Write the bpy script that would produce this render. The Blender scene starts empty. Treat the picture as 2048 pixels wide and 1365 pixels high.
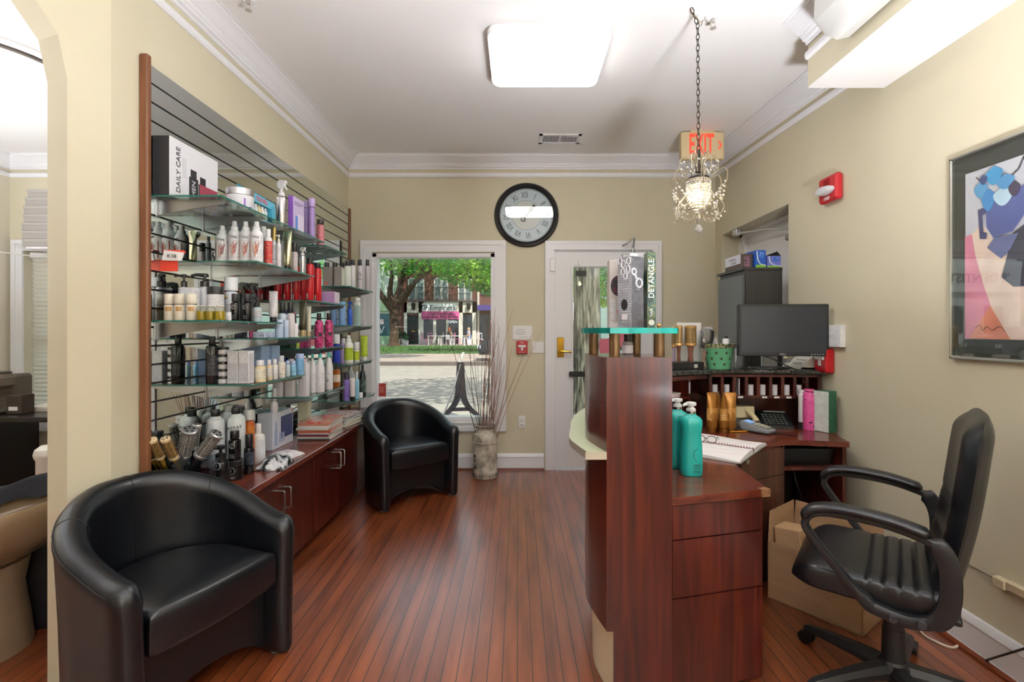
import bpy, bmesh, math, random
from mathutils import Vector, Matrix
S = bpy.context.scene
COL = S.collection
random.seed(7)
PI = math.pi
# ---------------- camera, world, sun, large lights, exposure ----------------
F, CX, CY, EYE = 1000.0, 1035.0, 660.0, 1.30          # focal length in px, vanishing point, eye height
cd = bpy.data.cameras.new('camera'); cam = bpy.data.objects.new('camera', cd); COL.objects.link(cam)
cd.sensor_width = 36.0; cd.lens = 36.0*F/2048
cd.shift_x = -(CX-1024)/2048; cd.shift_y = -(682.5-CY)/2048
cd.clip_start = 0.05; cd.clip_end = 300
cam.location = (0, 0, EYE); cam.rotation_euler = (PI/2, 0, 0)
S.camera = cam
S.view_settings.view_transform = 'Standard'; S.view_settings.look = 'None'
S.view_settings.gamma = 1.0; S.view_settings.use_curve_mapping = False
S.view_settings.exposure = 0.55
try:
    S.cycles.use_denoising = True
    S.cycles.max_bounces = 8; S.cycles.diffuse_bounces = 4; S.cycles.glossy_bounces = 5
    S.cycles.transmission_bounces = 6; S.cycles.transparent_max_bounces = 24
    S.cycles.sample_clamp_indirect = 6.0
    S.cycles.caustics_reflective = False; S.cycles.caustics_refractive = False
except Exception:
    pass
wd = bpy.data.worlds.new('world'); S.world = wd; wd.use_nodes = True
bg = wd.node_tree.nodes['Background']; bg.inputs[0].default_value = (0.80, 0.90, 1.0, 1); bg.inputs[1].default_value = 1.0
sl = bpy.data.lights.new('sun', 'SUN'); sl.energy = 4.4; sl.angle = math.radians(0.6); sl.color = (1.0, 0.95, 0.86)
so = bpy.data.objects.new('sun', sl); COL.objects.link(so)
so.rotation_euler = Vector((-0.30, 0.50, -0.85)).to_track_quat('-Z', 'Y').to_euler()
FILL_UP_E = 900.0          # added unseen fill lamps that shine up at the ceiling
PANEL_E = 9.5        # ceiling lamp diffusers
FILL_DRUM_E = 12.0      # added unseen glowing drum behind the camera, for fill
# ---------------- helpers ----------------
def W(px, py, Y):
    return Vector(((px-CX)*Y/F, Y, EYE+(CY-py)*Y/F))
def s2l(c):
    c /= 255.0
    return c/12.92 if c <= 0.04045 else ((c+0.055)/1.055)**2.4
def rgb(h):
    h = h.lstrip('#')
    return (s2l(int(h[0:2], 16)), s2l(int(h[2:4], 16)), s2l(int(h[4:6], 16)), 1.0)
MC = {}
def pm(h, r=0.5, m=0.0, sp=0.5, coat=0.0, em=0.0, tr=0.0, al=1.0, sheen=0.0, emc=None):
    k = (h, r, m, sp, coat, em, tr, al, emc)
    if k in MC: return MC[k]
    mt = bpy.data.materials.new('paint_'+h.lstrip('#')); mt.use_nodes = True
    b = mt.node_tree.nodes['Principled BSDF']; I = b.inputs
    I['Base Color'].default_value = rgb(h); I['Roughness'].default_value = r; I['Metallic'].default_value = m
    I['Specular IOR Level'].default_value = sp; I['Coat Weight'].default_value = coat
    I['Transmission Weight'].default_value = tr; I['Alpha'].default_value = al
    if em:
        I['Emission Color'].default_value = rgb(emc or h); I['Emission Strength'].default_value = em
    MC[k] = mt
    return mt
def nodes(mt):
    nt = mt.node_tree; return nt, nt.nodes, nt.links, nt.nodes['Principled BSDF']
def newmat(name):
    mt = bpy.data.materials.new(name); mt.use_nodes = True; return mt
def ramp(N, cols):
    r = N.new('ShaderNodeValToRGB'); e = r.color_ramp.elements
    e[0].position, e[0].color = cols[0][0], rgb(cols[0][1]); e[1].position, e[1].color = cols[-1][0], rgb(cols[-1][1])
    for p, c in cols[1:-1]:
        x = e.new(p); x.color = rgb(c)
    return r
def noise_mat(name, cols, scale=(1, 1, 1), nscale=5.0, detail=6, r=0.5, m=0.0, bump=0.0, sp=0.5, coat=0.0, dist=0.0, coord='Object', rr=None):
    mt = newmat(name); nt, N, L, b = nodes(mt)
    tc = N.new('ShaderNodeTexCoord'); mp = N.new('ShaderNodeMapping'); mp.inputs['Scale'].default_value = scale
    n = N.new('ShaderNodeTexNoise'); n.inputs['Scale'].default_value = nscale; n.inputs['Detail'].default_value = detail
    n.inputs['Distortion'].default_value = dist
    L.new(tc.outputs[coord], mp.inputs[0]); L.new(mp.outputs[0], n.inputs['Vector'])
    rp = ramp(N, cols); L.new(n.outputs[0], rp.inputs[0]); L.new(rp.outputs[0], b.inputs['Base Color'])
    b.inputs['Roughness'].default_value = r; b.inputs['Metallic'].default_value = m
    b.inputs['Specular IOR Level'].default_value = sp; b.inputs['Coat Weight'].default_value = coat
    b.inputs['Coat Roughness'].default_value = 0.12
    if bump:
        bp = N.new('ShaderNodeBump'); bp.inputs['Strength'].default_value = bump; bp.inputs['Distance'].default_value = 0.01
        L.new(n.outputs[0], bp.inputs['Height']); L.new(bp.outputs[0], b.inputs['Normal'])
    if rr:
        mr = N.new('ShaderNodeMapRange'); mr.inputs['To Min'].default_value = rr[0]; mr.inputs['To Max'].default_value = rr[1]
        L.new(n.outputs[0], mr.inputs[0]); L.new(mr.outputs[0], b.inputs['Roughness'])
    return mt
def glass_mat(name, tint='#ffffff', refl=1.0, rough=0.0):
    # clear sheet: straight-through tinted transparency plus a Fresnel mirror
    mt = newmat(name); nt = mt.node_tree; N, L = nt.nodes, nt.links
    N.remove(N['Principled BSDF']); out = N['Material Output']
    t = N.new('ShaderNodeBsdfTransparent'); t.inputs[0].default_value = rgb(tint)
    g = N.new('ShaderNodeBsdfGlossy'); g.inputs['Roughness'].default_value = rough
    f = N.new('ShaderNodeFresnel'); ge = N.new('ShaderNodeNewGeometry'); im = N.new('ShaderNodeMath'); im.operation = 'MULTIPLY_ADD'
    im.inputs[1].default_value = 1/1.5-1.5; im.inputs[2].default_value = 1.5      # same index from either side of a thin sheet
    L.new(ge.outputs['Backfacing'], im.inputs[0]); L.new(im.outputs[0], f.inputs[0])
    mu = N.new('ShaderNodeMath'); mu.operation = 'MULTIPLY'; mu.inputs[1].default_value = refl
    mx = N.new('ShaderNodeMixShader')
    L.new(f.outputs[0], mu.inputs[0]); L.new(mu.outputs[0], mx.inputs[0]); L.new(t.outputs[0], mx.inputs[1]); L.new(g.outputs[0], mx.inputs[2])
    L.new(mx.outputs[0], out.inputs[0])
    return mt
class MB:
    """collects faces, then links them as one mesh object"""
    def __init__(s, T=None): s.v = []; s.f = []; s.m = []; s.T = T or Matrix(); s.mi = 0
    def add(s, vs, fs):
        o = len(s.v)
        s.v += [tuple(s.T @ Vector(p)) for p in vs]
        s.f += [tuple(i+o for i in f) for f in fs]; s.m += [s.mi]*len(fs)
        return s
    def box(s, lo, hi, c=0.0):
        x0, y0, z0 = [min(a, b) for a, b in zip(lo, hi)]; x1, y1, z1 = [max(a, b) for a, b in zip(lo, hi)]
        if c <= 0:
            return s.add([(x0,y0,z0),(x1,y0,z0),(x1,y1,z0),(x0,y1,z0),(x0,y0,z1),(x1,y0,z1),(x1,y1,z1),(x0,y1,z1)],
                         [(0,3,2,1),(4,5,6,7),(0,1,5,4),(1,2,6,5),(2,3,7,6),(3,0,4,7)])
        c = min(c, (x1-x0)*.45, (y1-y0)*.45, (z1-z0)*.45)
        vs = []; idx = {}
        X, Y, Z = (x0, x1), (y0, y1), (z0, z1)
        for i in (0, 1):
            for j in (0, 1):
                for k in (0, 1):
                    a, b, d = X[i], Y[j], Z[k]; sa, sb, sd = (c if i == 0 else -c), (c if j == 0 else -c), (c if k == 0 else -c)
                    idx[i,j,k,0] = len(vs); vs.append((a, b+sb, d+sd))
                    idx[i,j,k,1] = len(vs); vs.append((a+sa, b, d+sd))
                    idx[i,j,k,2] = len(vs); vs.append((a+sa, b+sb, d))
        fs = []
        q = ((0,0),(1,0),(1,1),(0,1))
        for i in (0, 1):
            fs.append([idx[i,j,k,0] for j, k in q]); fs.append([idx[j,i,k,1] for j, k in q]); fs.append([idx[j,k,i,2] for j, k in q])
        for i in (0, 1):
            for j in (0, 1):
                fs.append([idx[i,j,0,0], idx[i,j,1,0], idx[i,j,1,1], idx[i,j,0,1]])
                fs.append([idx[i,0,j,0], idx[i,1,j,0], idx[i,1,j,2], idx[i,0,j,2]])
                fs.append([idx[0,i,j,1], idx[1,i,j,1], idx[1,i,j,2], idx[0,i,j,2]])
                for k in (0, 1):
                    fs.append([idx[i,j,k,0], idx[i,j,k,1], idx[i,j,k,2]])
        return s.add(vs, fs)
    def lathe(s, prof, seg=20, at=(0, 0, 0), sx=1.0, sy=1.0):
        vs = []; fs = []; n = len(prof)
        for r, z in prof:
            r = max(r, 1e-4)
            for k in range(seg):
                a = 2*PI*k/seg; vs.append((at[0]+r*sx*math.cos(a), at[1]+r*sy*math.sin(a), at[2]+z))
        for i in range(n-1):
            for k in range(seg):
                k2 = (k+1) % seg; fs.append((i*seg+k, i*seg+k2, (i+1)*seg+k2, (i+1)*seg+k))
        fs.append(tuple(range(seg))[::-1]); fs.append(tuple((n-1)*seg+k for k in range(seg)))
        return s.add(vs, fs)
    def tube(s, pts, r, seg=8, closed=False, sx=1.0, sy=1.0, up=None):
        P = [Vector(p) for p in pts]; n = len(P)
        R = list(r) if isinstance(r, (list, tuple)) else [r]*n
        vs = []; fs = []; prev = None
        for i in range(n):
            if closed: t = P[(i+1) % n]-P[i-1]
            else: t = P[min(i+1, n-1)]-P[max(i-1, 0)]
            t = t.normalized() if t.length > 1e-9 else Vector((0, 0, 1))
            if up is not None:
                a = Vector(up)-t*t.dot(Vector(up)); a.normalize()
            elif prev is None:
                a = Vector((0, 0, 1)) if abs(t.z) < .9 else Vector((1, 0, 0)); a = (a-t*a.dot(t)).normalized()
            else:
                a = prev-t*prev.dot(t)
                a = a.normalized() if a.length > 1e-6 else prev
            prev = a; b = t.cross(a)
            for k in range(seg):
                an = 2*PI*k/seg; vs.append(P[i]+(a*math.cos(an)*sx+b*math.sin(an)*sy)*R[i])
        m = n if closed else n-1
        for i in range(m):
            j = (i+1) % n
            for k in range(seg):
                k2 = (k+1) % seg; fs.append((i*seg+k, i*seg+k2, j*seg+k2, j*seg+k))
        if not closed:
            fs.append(tuple(range(seg))[::-1]); fs.append(tuple((n-1)*seg+k for k in range(seg)))
        return s.add(vs, fs)
    def cyl(s, p0, p1, r0, r1=None, seg=14): return s.tube([p0, p1], [r0, r1 if r1 is not None else r0], seg)
    def sph(s, c, r, seg=10, sz=1.0):
        n = max(4, seg//2); return s.lathe([(r*math.sin(PI*i/n), -r*sz*math.cos(PI*i/n)) for i in range(n+1)], seg, c)
    def prism(s, poly, z0, z1):
        n = len(poly)
        return s.add([(x, y, z0) for x, y in poly]+[(x, y, z1) for x, y in poly],
                     [tuple(range(n))[::-1], tuple(range(n, 2*n))]+[(i, (i+1) % n, n+(i+1) % n, n+i) for i in range(n)])
    def strip(s, A, B, z0, z1):
        """solid between two plan polylines A and B of equal length"""
        n = len(A); vs = []
        for (ax, ay), (bx, by) in zip(A, B): vs += [(ax, ay, z0), (bx, by, z0), (bx, by, z1), (ax, ay, z1)]
        fs = [(0, 1, 2, 3), tuple(4*(n-1)+k for k in (3, 2, 1, 0))]
        for i in range(n-1):
            for k in range(4):
                k2 = (k+1) % 4; fs.append((4*i+k, 4*i+k2, 4*i+4+k2, 4*i+4+k))
        return s.add(vs, fs)
    def loft(s, secs, cap=True, closed=False):
        n = len(secs[0]); vs = [p for c in secs for p in c]; fs = []
        m = len(secs)
        for i in range(m if closed else m-1):
            j = (i+1) % m
            for k in range(n):
                k2 = (k+1) % n; fs.append((i*n+k, i*n+k2, j*n+k2, j*n+k))
        if cap and not closed: fs.append(tuple(range(n))[::-1]); fs.append(tuple((m-1)*n+k for k in range(n)))
        return s.add(vs, fs)
    def grid(s, fn, nu, nv):
        vs = [fn(i/nu, j/nv) for i in range(nu+1) for j in range(nv+1)]
        return s.add(vs, [(i*(nv+1)+j, (i+1)*(nv+1)+j, (i+1)*(nv+1)+j+1, i*(nv+1)+j+1) for i in range(nu) for j in range(nv)])
    def build(s, name, mats, parent=None, label=None, ang=35, sub=0, recalc=True):
        me = bpy.data.meshes.new(name); me.from_pydata(s.v, [], s.f)
        for mt in (mats if isinstance(mats, (list, tuple)) else [mats]): me.materials.append(mt)
        me.polygons.foreach_set('material_index', s.m)
        if recalc:
            bm = bmesh.new(); bm.from_mesh(me); bmesh.ops.recalc_face_normals(bm, faces=bm.faces); bm.to_mesh(me); bm.free()
        if ang:
            me.polygons.foreach_set('use_smooth', [True]*len(me.polygons)); me.set_sharp_from_angle(angle=math.radians(ang))
        o = bpy.data.objects.new(name, me); COL.objects.link(o)
        if parent: o.parent = parent
        if label: o['label'] = label
        if sub:
            md = o.modifiers.new('s', 'SUBSURF'); md.levels = sub; md.render_levels = sub
        return o
def thing(name, label, cat, loc=(0, 0, 0), rz=0.0, group=None, rot=None):
    o = bpy.data.objects.new(name, None); COL.objects.link(o); o.empty_display_size = .05
    o.location = loc; o.rotation_euler = rot or (0, 0, rz); o['label'] = label; o['category'] = cat
    if group: o['group'] = group
    return o
def tag(o, label, cat, group=None):
    o['label'] = label; o['category'] = cat
    if group: o['group'] = group
    return o
def struct(name, mb, mt, ang=0, parent=None, **k):
    o = mb.build(name, mt, parent, ang=ang, **k)
    if not parent: o['kind'] = 'structure'
    return o
def txt(s, size, mt, parent, loc, rot, name='lettering', sx=1.0, ext=0.0006, bold=0.0, al='CENTER'):
    cu = bpy.data.curves.new('t', 'FONT'); cu.body = s; cu.size = size; cu.extrude = ext; cu.align_x = al; cu.align_y = 'CENTER'; cu.offset = bold
    cu.resolution_u = 3
    ob = bpy.data.objects.new('t', cu); COL.objects.link(ob)
    dg = bpy.context.evaluated_depsgraph_get()
    me = bpy.data.meshes.new_from_object(ob.evaluated_get(dg)); bpy.data.objects.remove(ob); me.name = name
    me.materials.clear(); me.materials.append(mt)
    o = bpy.data.objects.new(name, me); COL.objects.link(o); o.location = loc; o.rotation_euler = rot; o.scale = (sx, 1, 1)
    if parent: o.parent = parent
    return o
FY = (PI/2, 0, 0)            # lettering that faces the camera's way (-Y)
FX = (PI/2, 0, PI/2)         # faces +X
FXM = (PI/2, 0, -PI/2)       # faces -X
def arc(c, r, a0, a1, n): return [(c[0]+r*math.cos(a0+(a1-a0)*i/n), c[1]+r*math.sin(a0+(a1-a0)*i/n)) for i in range(n+1)]
def smooth(pts, n=6):
    """Catmull-Rom through plan or space points"""
    P = [Vector(p) for p in pts]; out = []
    for i in range(len(P)-1):
        p0, p1, p2, p3 = P[max(i-1, 0)], P[i], P[i+1], P[min(i+2, len(P)-1)]
        for k in range(n):
            t = k/n
            out.append(0.5*((2*p1)+(p2-p0)*t+(2*p0-5*p1+4*p2-p3)*t*t+(3*p1-p0-3*p2+p3)*t**3))
    out.append(P[-1]); return [tuple(p) for p in out]
def offset(pts, d):
    out = []
    for i in range(len(pts)):
        a = Vector(pts[max(i-1, 0)]); b = Vector(pts[min(i+1, len(pts)-1)]); t = (b-a).normalized()
        out.append((pts[i][0]-t.y*d, pts[i][1]+t.x*d))
    return out
# ---------------- materials ----------------
WALL = noise_mat('wall_paint', [(0.3, '#cfc7ad'), (0.7, '#d4ccb3')], nscale=2.0, r=0.55, sp=0.35)
CEIL = noise_mat('ceiling_paint', [(0.3, '#f3f2f1'), (0.7, '#f6f5f4')], nscale=1.5, r=0.8)
TRIM = pm('#efeff2', .35)
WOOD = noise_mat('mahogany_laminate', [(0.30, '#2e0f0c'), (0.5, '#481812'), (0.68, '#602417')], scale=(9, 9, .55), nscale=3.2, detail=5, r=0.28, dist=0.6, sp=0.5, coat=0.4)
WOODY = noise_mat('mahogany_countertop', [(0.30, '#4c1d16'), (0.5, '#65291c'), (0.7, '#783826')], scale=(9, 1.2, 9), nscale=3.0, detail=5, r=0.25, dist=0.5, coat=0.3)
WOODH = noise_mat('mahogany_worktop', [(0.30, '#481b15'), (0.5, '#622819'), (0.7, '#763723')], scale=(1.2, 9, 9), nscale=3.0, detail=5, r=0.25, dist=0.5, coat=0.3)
CHROME = pm('#d8d8da', .18, 1.0)
STEEL = pm('#a5a6a8', .3, 1.0)
BLACK = pm('#141416', .4)
LEATHER = noise_mat('black_leather', [(0.3, '#0a0c11'), (0.7, '#101319')], nscale=220, detail=2, r=0.33, bump=0.06, sp=0.6)
PLASTIC = pm('#1d1e21', .42)
GLASS = glass_mat('clear_glass', '#fbfdfc', 1.0)
SHELFG = glass_mat('shelf_glass', '#dcece6', 1.2)
GEDGE = pm('#2b6f66', .15, 0, .6)
MIRROR = pm('#dfe6e4', .015, 1.0)
BRASS = pm('#b08d3c', .28, 1.0)
WHITE = pm('#f0f0f0', .45)
# ---------------- the room ----------------
XL, XR, YB, H = -1.572, 1.84, 4.65, 2.90
def ceilz(x, y):
    u = max(0.0, min(1.0, (x+1.57)/3.41)); v = max(0.0, min(1.0, (YB-y)/2.0))
    return H-0.075*u*v
# hardwood strip floor
fm = newmat('strip_floor'); nt, N, L, b = nodes(fm)
tc = N.new('ShaderNodeTexCoord'); mp = N.new('ShaderNodeMapping'); mp.inputs['Rotation'].default_value = (0, 0, PI/2)
L.new(tc.outputs['Object'], mp.inputs[0])
br = N.new('ShaderNodeTexBrick'); br.inputs['Scale'].default_value = 1.0; br.inputs['Brick Width'].default_value = 3.6; br.inputs['Row Height'].default_value = 0.057
br.inputs['Mortar Size'].default_value = 0.0022; br.inputs['Mortar Smooth'].default_value = 0.2
br.inputs['Color1'].default_value = rgb('#8c4523'); br.inputs['Color2'].default_value = rgb('#9e532c'); br.inputs['Mortar'].default_value = rgb('#351a10')
br.offset = 0.41; br.offset_frequency = 3
L.new(mp.outputs[0], br.inputs['Vector'])
n1 = N.new('ShaderNodeTexNoise'); n1.inputs['Scale'].default_value = 3.0; n1.inputs['Detail'].default_value = 8
mp2 = N.new('ShaderNodeMapping'); mp2.inputs['Scale'].default_value = (6, .6, 1); L.new(tc.outputs['Object'], mp2.inputs[0]); L.new(mp2.outputs[0], n1.inputs['Vector'])
rp = ramp(N, [(0.3, '#a89a94'), (0.7, '#ffffff')]); L.new(n1.outputs[0], rp.inputs[0])
mx = N.new('ShaderNodeMix'); mx.data_type = 'RGBA'; mx.blend_type = 'MULTIPLY'; mx.inputs[0].default_value = 1.0
L.new(br.outputs[0], mx.inputs[6]); L.new(rp.outputs[0], mx.inputs[7]); L.new(mx.outputs[2], b.inputs['Base Color'])
n2 = N.new('ShaderNodeTexNoise'); n2.inputs['Scale'].default_value = 1.8; n2.inputs['Detail'].default_value = 5
L.new(tc.outputs['Object'], n2.inputs['Vector'])
mr = N.new('ShaderNodeMapRange'); mr.inputs['To Min'].default_value = 0.3; mr.inputs['To Max'].default_value = 0.42
L.new(n2.outputs[0], mr.inputs[0]); L.new(mr.outputs[0], b.inputs['Roughness'])
b.inputs['Specular IOR Level'].default_value = 0.7; b.inputs['Coat Weight'].default_value = 0.8; b.inputs['Coat Roughness'].default_value = 0.24; b.inputs['Coat IOR'].default_value = 1.6
bp = N.new('ShaderNodeBump'); bp.inputs['Strength'].default_value = 0.12; bp.inputs['Distance'].default_value = 0.004; L.new(br.outputs[1], bp.inputs['Height']); bp.invert = True
L.new(bp.outputs[0], b.inputs['Normal'])
struct('floor', MB().box((-4.9, -2.7, -.08), (2.1, YB+.0, 0)), fm)
# ceiling, following the slight sag towards the soffit
c = MB()
def cpt(u, v): x = -1.75+u*3.75; y = -2.7+v*(YB+2.7); return (x, y, ceilz(x, y))
c.grid(cpt, 14, 24)
c.grid(lambda u, v: (cpt(u, v)[0], cpt(u, v)[1], H+.12), 14, 24)
struct('ceiling', c, CEIL, recalc=False)
struct('ceiling_side_room', MB().box((-4.9, -2.7, H), (-1.62, YB, H+.12)), CEIL)
# exterior wall at the back: pieces round the window, the door and the side-room window
WX0, WX1, WZ0, WZ1 = -1.35, -.212, .44, 2.01      # window opening
DX0, DX1, DZ = .33, 1.31, 2.04                   # door opening
SX0, SX1, SZ0, SZ1 = -4.59, -3.45, .45, 2.03     # side-room window
T = .22
wb = MB()
wb.box((-4.9, YB, 0), (SX0, YB+T, H)).box((SX0, YB, 0), (SX1, YB+T, SZ0)).box((SX0, YB, SZ1), (SX1, YB+T, H))
wb.box((SX1, YB, 0), (WX0, YB+T, H)).box((WX0, YB, 0), (WX1, YB+T, WZ0)).box((WX0, YB, WZ1), (WX1, YB+T, H))
wb.box((WX1, YB, 0), (DX0, YB+T, H)).box((DX0, YB, DZ), (DX1, YB+T, H)).box((DX1, YB, 0), (2.1, YB+T, H))
wb.box((-5.1, YB+.02, H), (2.3, YB+T, H+.5))
struct('wall_back', wb, WALL)
# wall with the mirrored display; then the bend and the arched opening
struct('wall_left', MB().box((XL-.12, 1.934, 0), (XL, YB, H)), WALL)
dv = Vector((-.342, -.94, 0)).normalized(); nv = Vector((-.94, .342, 0)).normalized()   # along the arch wall, into it
A0 = Vector((XL, 1.934, 0)); TH = .115
def aw(s_, z, d=0.0): p = A0+dv*s_+nv*d; return (p.x, p.y, z)
S0, S1 = .143, 1.75
prof = []
for i in range(13):
    t = i/12; a = PI*t
    prof.append((S0+(S1-S0)*(1-math.cos(a))/2, 2.205+.43*math.sin(a)**.8))
aw_mb = MB()
def awbox(s0, s1, z0, z1):
    v = [aw(s0, z0), aw(s1, z0), aw(s1, z0, TH), aw(s0, z0, TH), aw(s0, z1), aw(s1, z1), aw(s1, z1, TH), aw(s0, z1, TH)]
    aw_mb.add(v, [(0,3,2,1),(4,5,6,7),(0,1,5,4),(1,2,6,5),(2,3,7,6),(3,0,4,7)])
awbox(0, S0, 0, H)
for (sa, za), (sb, zb) in zip(prof, prof[1:]):
    v = [aw(sa, za), aw(sb, zb), aw(sb, zb, TH), aw(sa, za, TH), aw(sa, H), aw(sb, H), aw(sb, H, TH), aw(sa, H, TH)]
    aw_mb.add(v, [(0,3,2,1),(4,5,6,7),(0,1,5,4),(1,2,6,5),(2,3,7,6),(3,0,4,7)])
awbox(S1, 4.9, 0, H)
struct('wall_left_arch', aw_mb, WALL)
# wall on the other side, with the door recess
NY0, NY1, NZ, ND = 3.395, 4.51, 2.155, .18
wr = MB()
wr.box((XR, -2.7, 0), (XR+.32, NY0, H)).box((XR, NY1, 0), (XR+.32, YB, H)).box((XR, NY0, NZ), (XR+.32, NY1, H))
wr.box((XR+ND+.04, NY0, 0), (XR+.32, NY1, NZ))
struct('wall_right', wr, WALL)
struct('wall_rear', MB().box((-4.9, -2.85, 0), (2.1, -2.7, H)), WALL)
struct('wall_side_room', MB().box((-4.9, -2.7, 0), (-4.72, YB, H)), noise_mat('side_wall_paint', [(0.3, '#e0d9c6'), (0.7, '#e5decc')], nscale=2, r=.6))
# soffit box with its own crown
SFX, SFY, SFZ = 1.458, 2.51, 2.515
so_ = MB(); so_.box((SFX, -2.7, SFZ+.004), (XR, SFY, H)); struct('wall_soffit', so_, WALL)
struct('ceiling_soffit', MB().box((SFX, -2.7, SFZ), (XR, SFY, SFZ+.004)), CEIL)
# crown moulding and picture rail: profile swept along a wall
CROWN = [(0, -.165), (.012, -.165), (.012, -.145), (.028, -.138), (.030, -.122), (.040, -.112), (.042, -.100), (.052, -.092), (.075, -.060), (.098, -.030), (.110, -.024), (.112, -.012), (.128, -.010), (.128, 0), (0, 0)]
CROWN = [(d, z*.66) for d, z in CROWN]
RAIL = [(d, z+.042) for d, z in [(0, -.225), (.008, -.225), (.016, -.215), (.018, -.200), (.014, -.188), (.010, -.184), (0, -.184)]]
def molding(name, p0, p1, nrm, profs, zf, m0=0, m1=0, n=8):
    mb = MB(); p0 = Vector(p0); p1 = Vector(p1); nr = Vector(nrm); t = (p1-p0).normalized()
    for pr in profs:
        secs = []
        for i in range(n+1):
            q = i/n; base = p0.lerp(p1, q); sec = []
            for d, z in pr:
                w = base+nr*d+t*(d*(m0*(1-q)*(1 if i == 0 else 0)-m1*(1 if i == n else 0)))
                sec.append((w.x, w.y, zf(base.x, base.y)+z))
            secs.append(sec)
        mb.loft(secs)
    return struct(name, mb, TRIM, ang=30)
flat = lambda x, y: H
molding('trim_1', (XL, 1.2, 0), (XL, YB, 0), (1, 0, 0), [CROWN, RAIL], flat, 0, 1)
molding('trim_2', (XL, YB, 0), (XR, YB, 0), (0, -1, 0), [CROWN, RAIL], flat, 1, 1)
molding('trim_3', (XR, SFY-.3, 0), (XR, YB, 0), (-1, 0, 0), [CROWN, RAIL], ceilz, 0, 1)
molding('trim_4', (SFX, -2.7, 0), (SFX, SFY, 0), (-1, 0, 0), [CROWN, RAIL], lambda x, y: H-.062, 0, 0)
molding('trim_5', (-4.72, YB, 0), (-1.69, YB, 0), (0, -1, 0), [CROWN, RAIL], flat, 1, 0)
molding('trim_6', (-4.72, -2.7, 0), (-4.72, YB, 0), (1, 0, 0), [CROWN, RAIL], flat, 0, 1)
# baseboards
BASE = [(0, 0), (.022, 0), (.022, .012), (.016, .018), (.016, .112), (.020, .118), (.018, .130), (.008, .148), (0, .150)]
def baseboard(name, p0, p1, nrm):
    mb = MB(); nr = Vector(nrm)
    mb.loft([[(Vector(p).x+nr.x*d, Vector(p).y+nr.y*d, z) for d, z in BASE] for p in (p0, p1)])
    struct(name, mb, TRIM, ang=30)
    mb = MB(); mb.loft([[(Vector(p).x+nr.x*d, Vector(p).y+nr.y*d, z) for d, z in [(.022, 0), (.040, 0), (.038, .010), (.030, .017), (.022, .019)]] for p in (p0, p1)])
    struct('trim_'+name, mb, pm('#6d3218', .3), ang=30)
baseboard('baseboard_back', (WX0, YB, 0), (.245, YB, 0), (0, -1, 0))
baseboard('baseboard_back_corner', (1.34, YB, 0), (XR, YB, 0), (0, -1, 0))
baseboard('baseboard_right', (XR, -2.7, 0), (XR, NY0, 0), (-1, 0, 0))
baseboard('baseboard_side_room', (-4.72, YB, 0), (-1.69, YB, 0), (0, -1, 0))
# main window: casing, sash, sill, pane
def casing_boards(mb, x0, x1, z0, z1, w, y, bottom=True):
    """picture-frame casing with a stepped profile, on a wall that faces -Y"""
    for (dw, dp) in ((0, .018), (w*.62, .026)):
        a = w-dw if dw == 0 else w*.38
        X0, X1, Z0, Z1 = x0+dw*0, x1, z0, z1
        if dw == 0: o = 0
        else: o = 0
        i = a
        mb.box((X0, y-dp, Z0 if bottom else 0), (X0+i, y, Z1)); mb.box((X1-i, y-dp, Z0 if bottom else 0), (X1, y, Z1))
        mb.box((X0+i, y-dp, Z1-i), (X1-i, y, Z1))
        if bottom: mb.box((X0+i, y-dp, Z0), (X1-i, y, Z0+i))
w1 = MB(); casing_boards(w1, -1.455, -.107, .36, 2.128, .106, YB)
wn = struct('window_1', w1, TRIM)
fr = MB()
for a, b_ in (((WX0, YB, WZ0), (WX0+.036, YB+.12, WZ1)), ((WX1-.036, YB, WZ0), (WX1, YB+.12, WZ1)), ((WX0, YB, WZ1-.032), (WX1, YB+.12, WZ1)), ((WX0, YB, WZ0), (WX1, YB+.12, WZ0+.046))): fr.box(a, b_)
fr.box((WX0-.0, YB-.03, WZ0-.012), (WX1, YB+.02, WZ0+.004), .003)
fr.build('window_frame', TRIM, wn, ang=0)
MB().box((WX0+.03, YB+.06, WZ0+.04), (WX1-.03, YB+.066, WZ1-.03)).build('window_pane', GLASS, wn, ang=0)
# front door
DC = MB(); casing_boards(DC, .256, 1.335, 0, 2.124, .082, YB, False)
DC.box((.33, YB, 0), (.35, YB+.16, 2.04)).box((1.288, YB, 0), (1.31, YB+.16, 2.04)).box((.33, YB, 2.03), (1.31, YB+.16, 2.05))
dn = struct('door_1', DC, TRIM)
GX0, GX1, GZ0, GZ1 = .52, 1.13, .50, 1.885
sd = MB(); y0, y1 = YB+.012, YB+.052
sd.box((.352, y0, .012), (GX0, y1, 2.028)).box((GX1, y0, .012), (1.286, y1, 2.028)).box((GX0, y0, .012), (GX1, y1, GZ0)).box((GX0, y0, GZ1), (GX1, y1, 2.028))
for a, b_ in (((GX0-.022, y0-.012, GZ0-.022), (GX0, y0, GZ1+.022)), ((GX1, y0-.012, GZ0-.022), (GX1+.022, y0, GZ1+.022)), ((GX0, y0-.012, GZ1), (GX1, y0, GZ1+.022)), ((GX0, y0-.012, GZ0-.022), (GX1, y0, GZ0))): sd.box(a, b_, .003)
sd.build('door_slab', pm('#eeeef0', .4), dn, ang=0)
MB().box((GX0, y0+.015, GZ0), (GX1, y0+.021, GZ1)).build('door_pane', GLASS, dn, ang=0)
lk = MB(); lk.box((.368, y0-.01, 1.045), (.432, y0, 1.228), .003); lk.cyl((.40, y0-.02, 1.19), (.40, y0, 1.19), .017)
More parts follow.
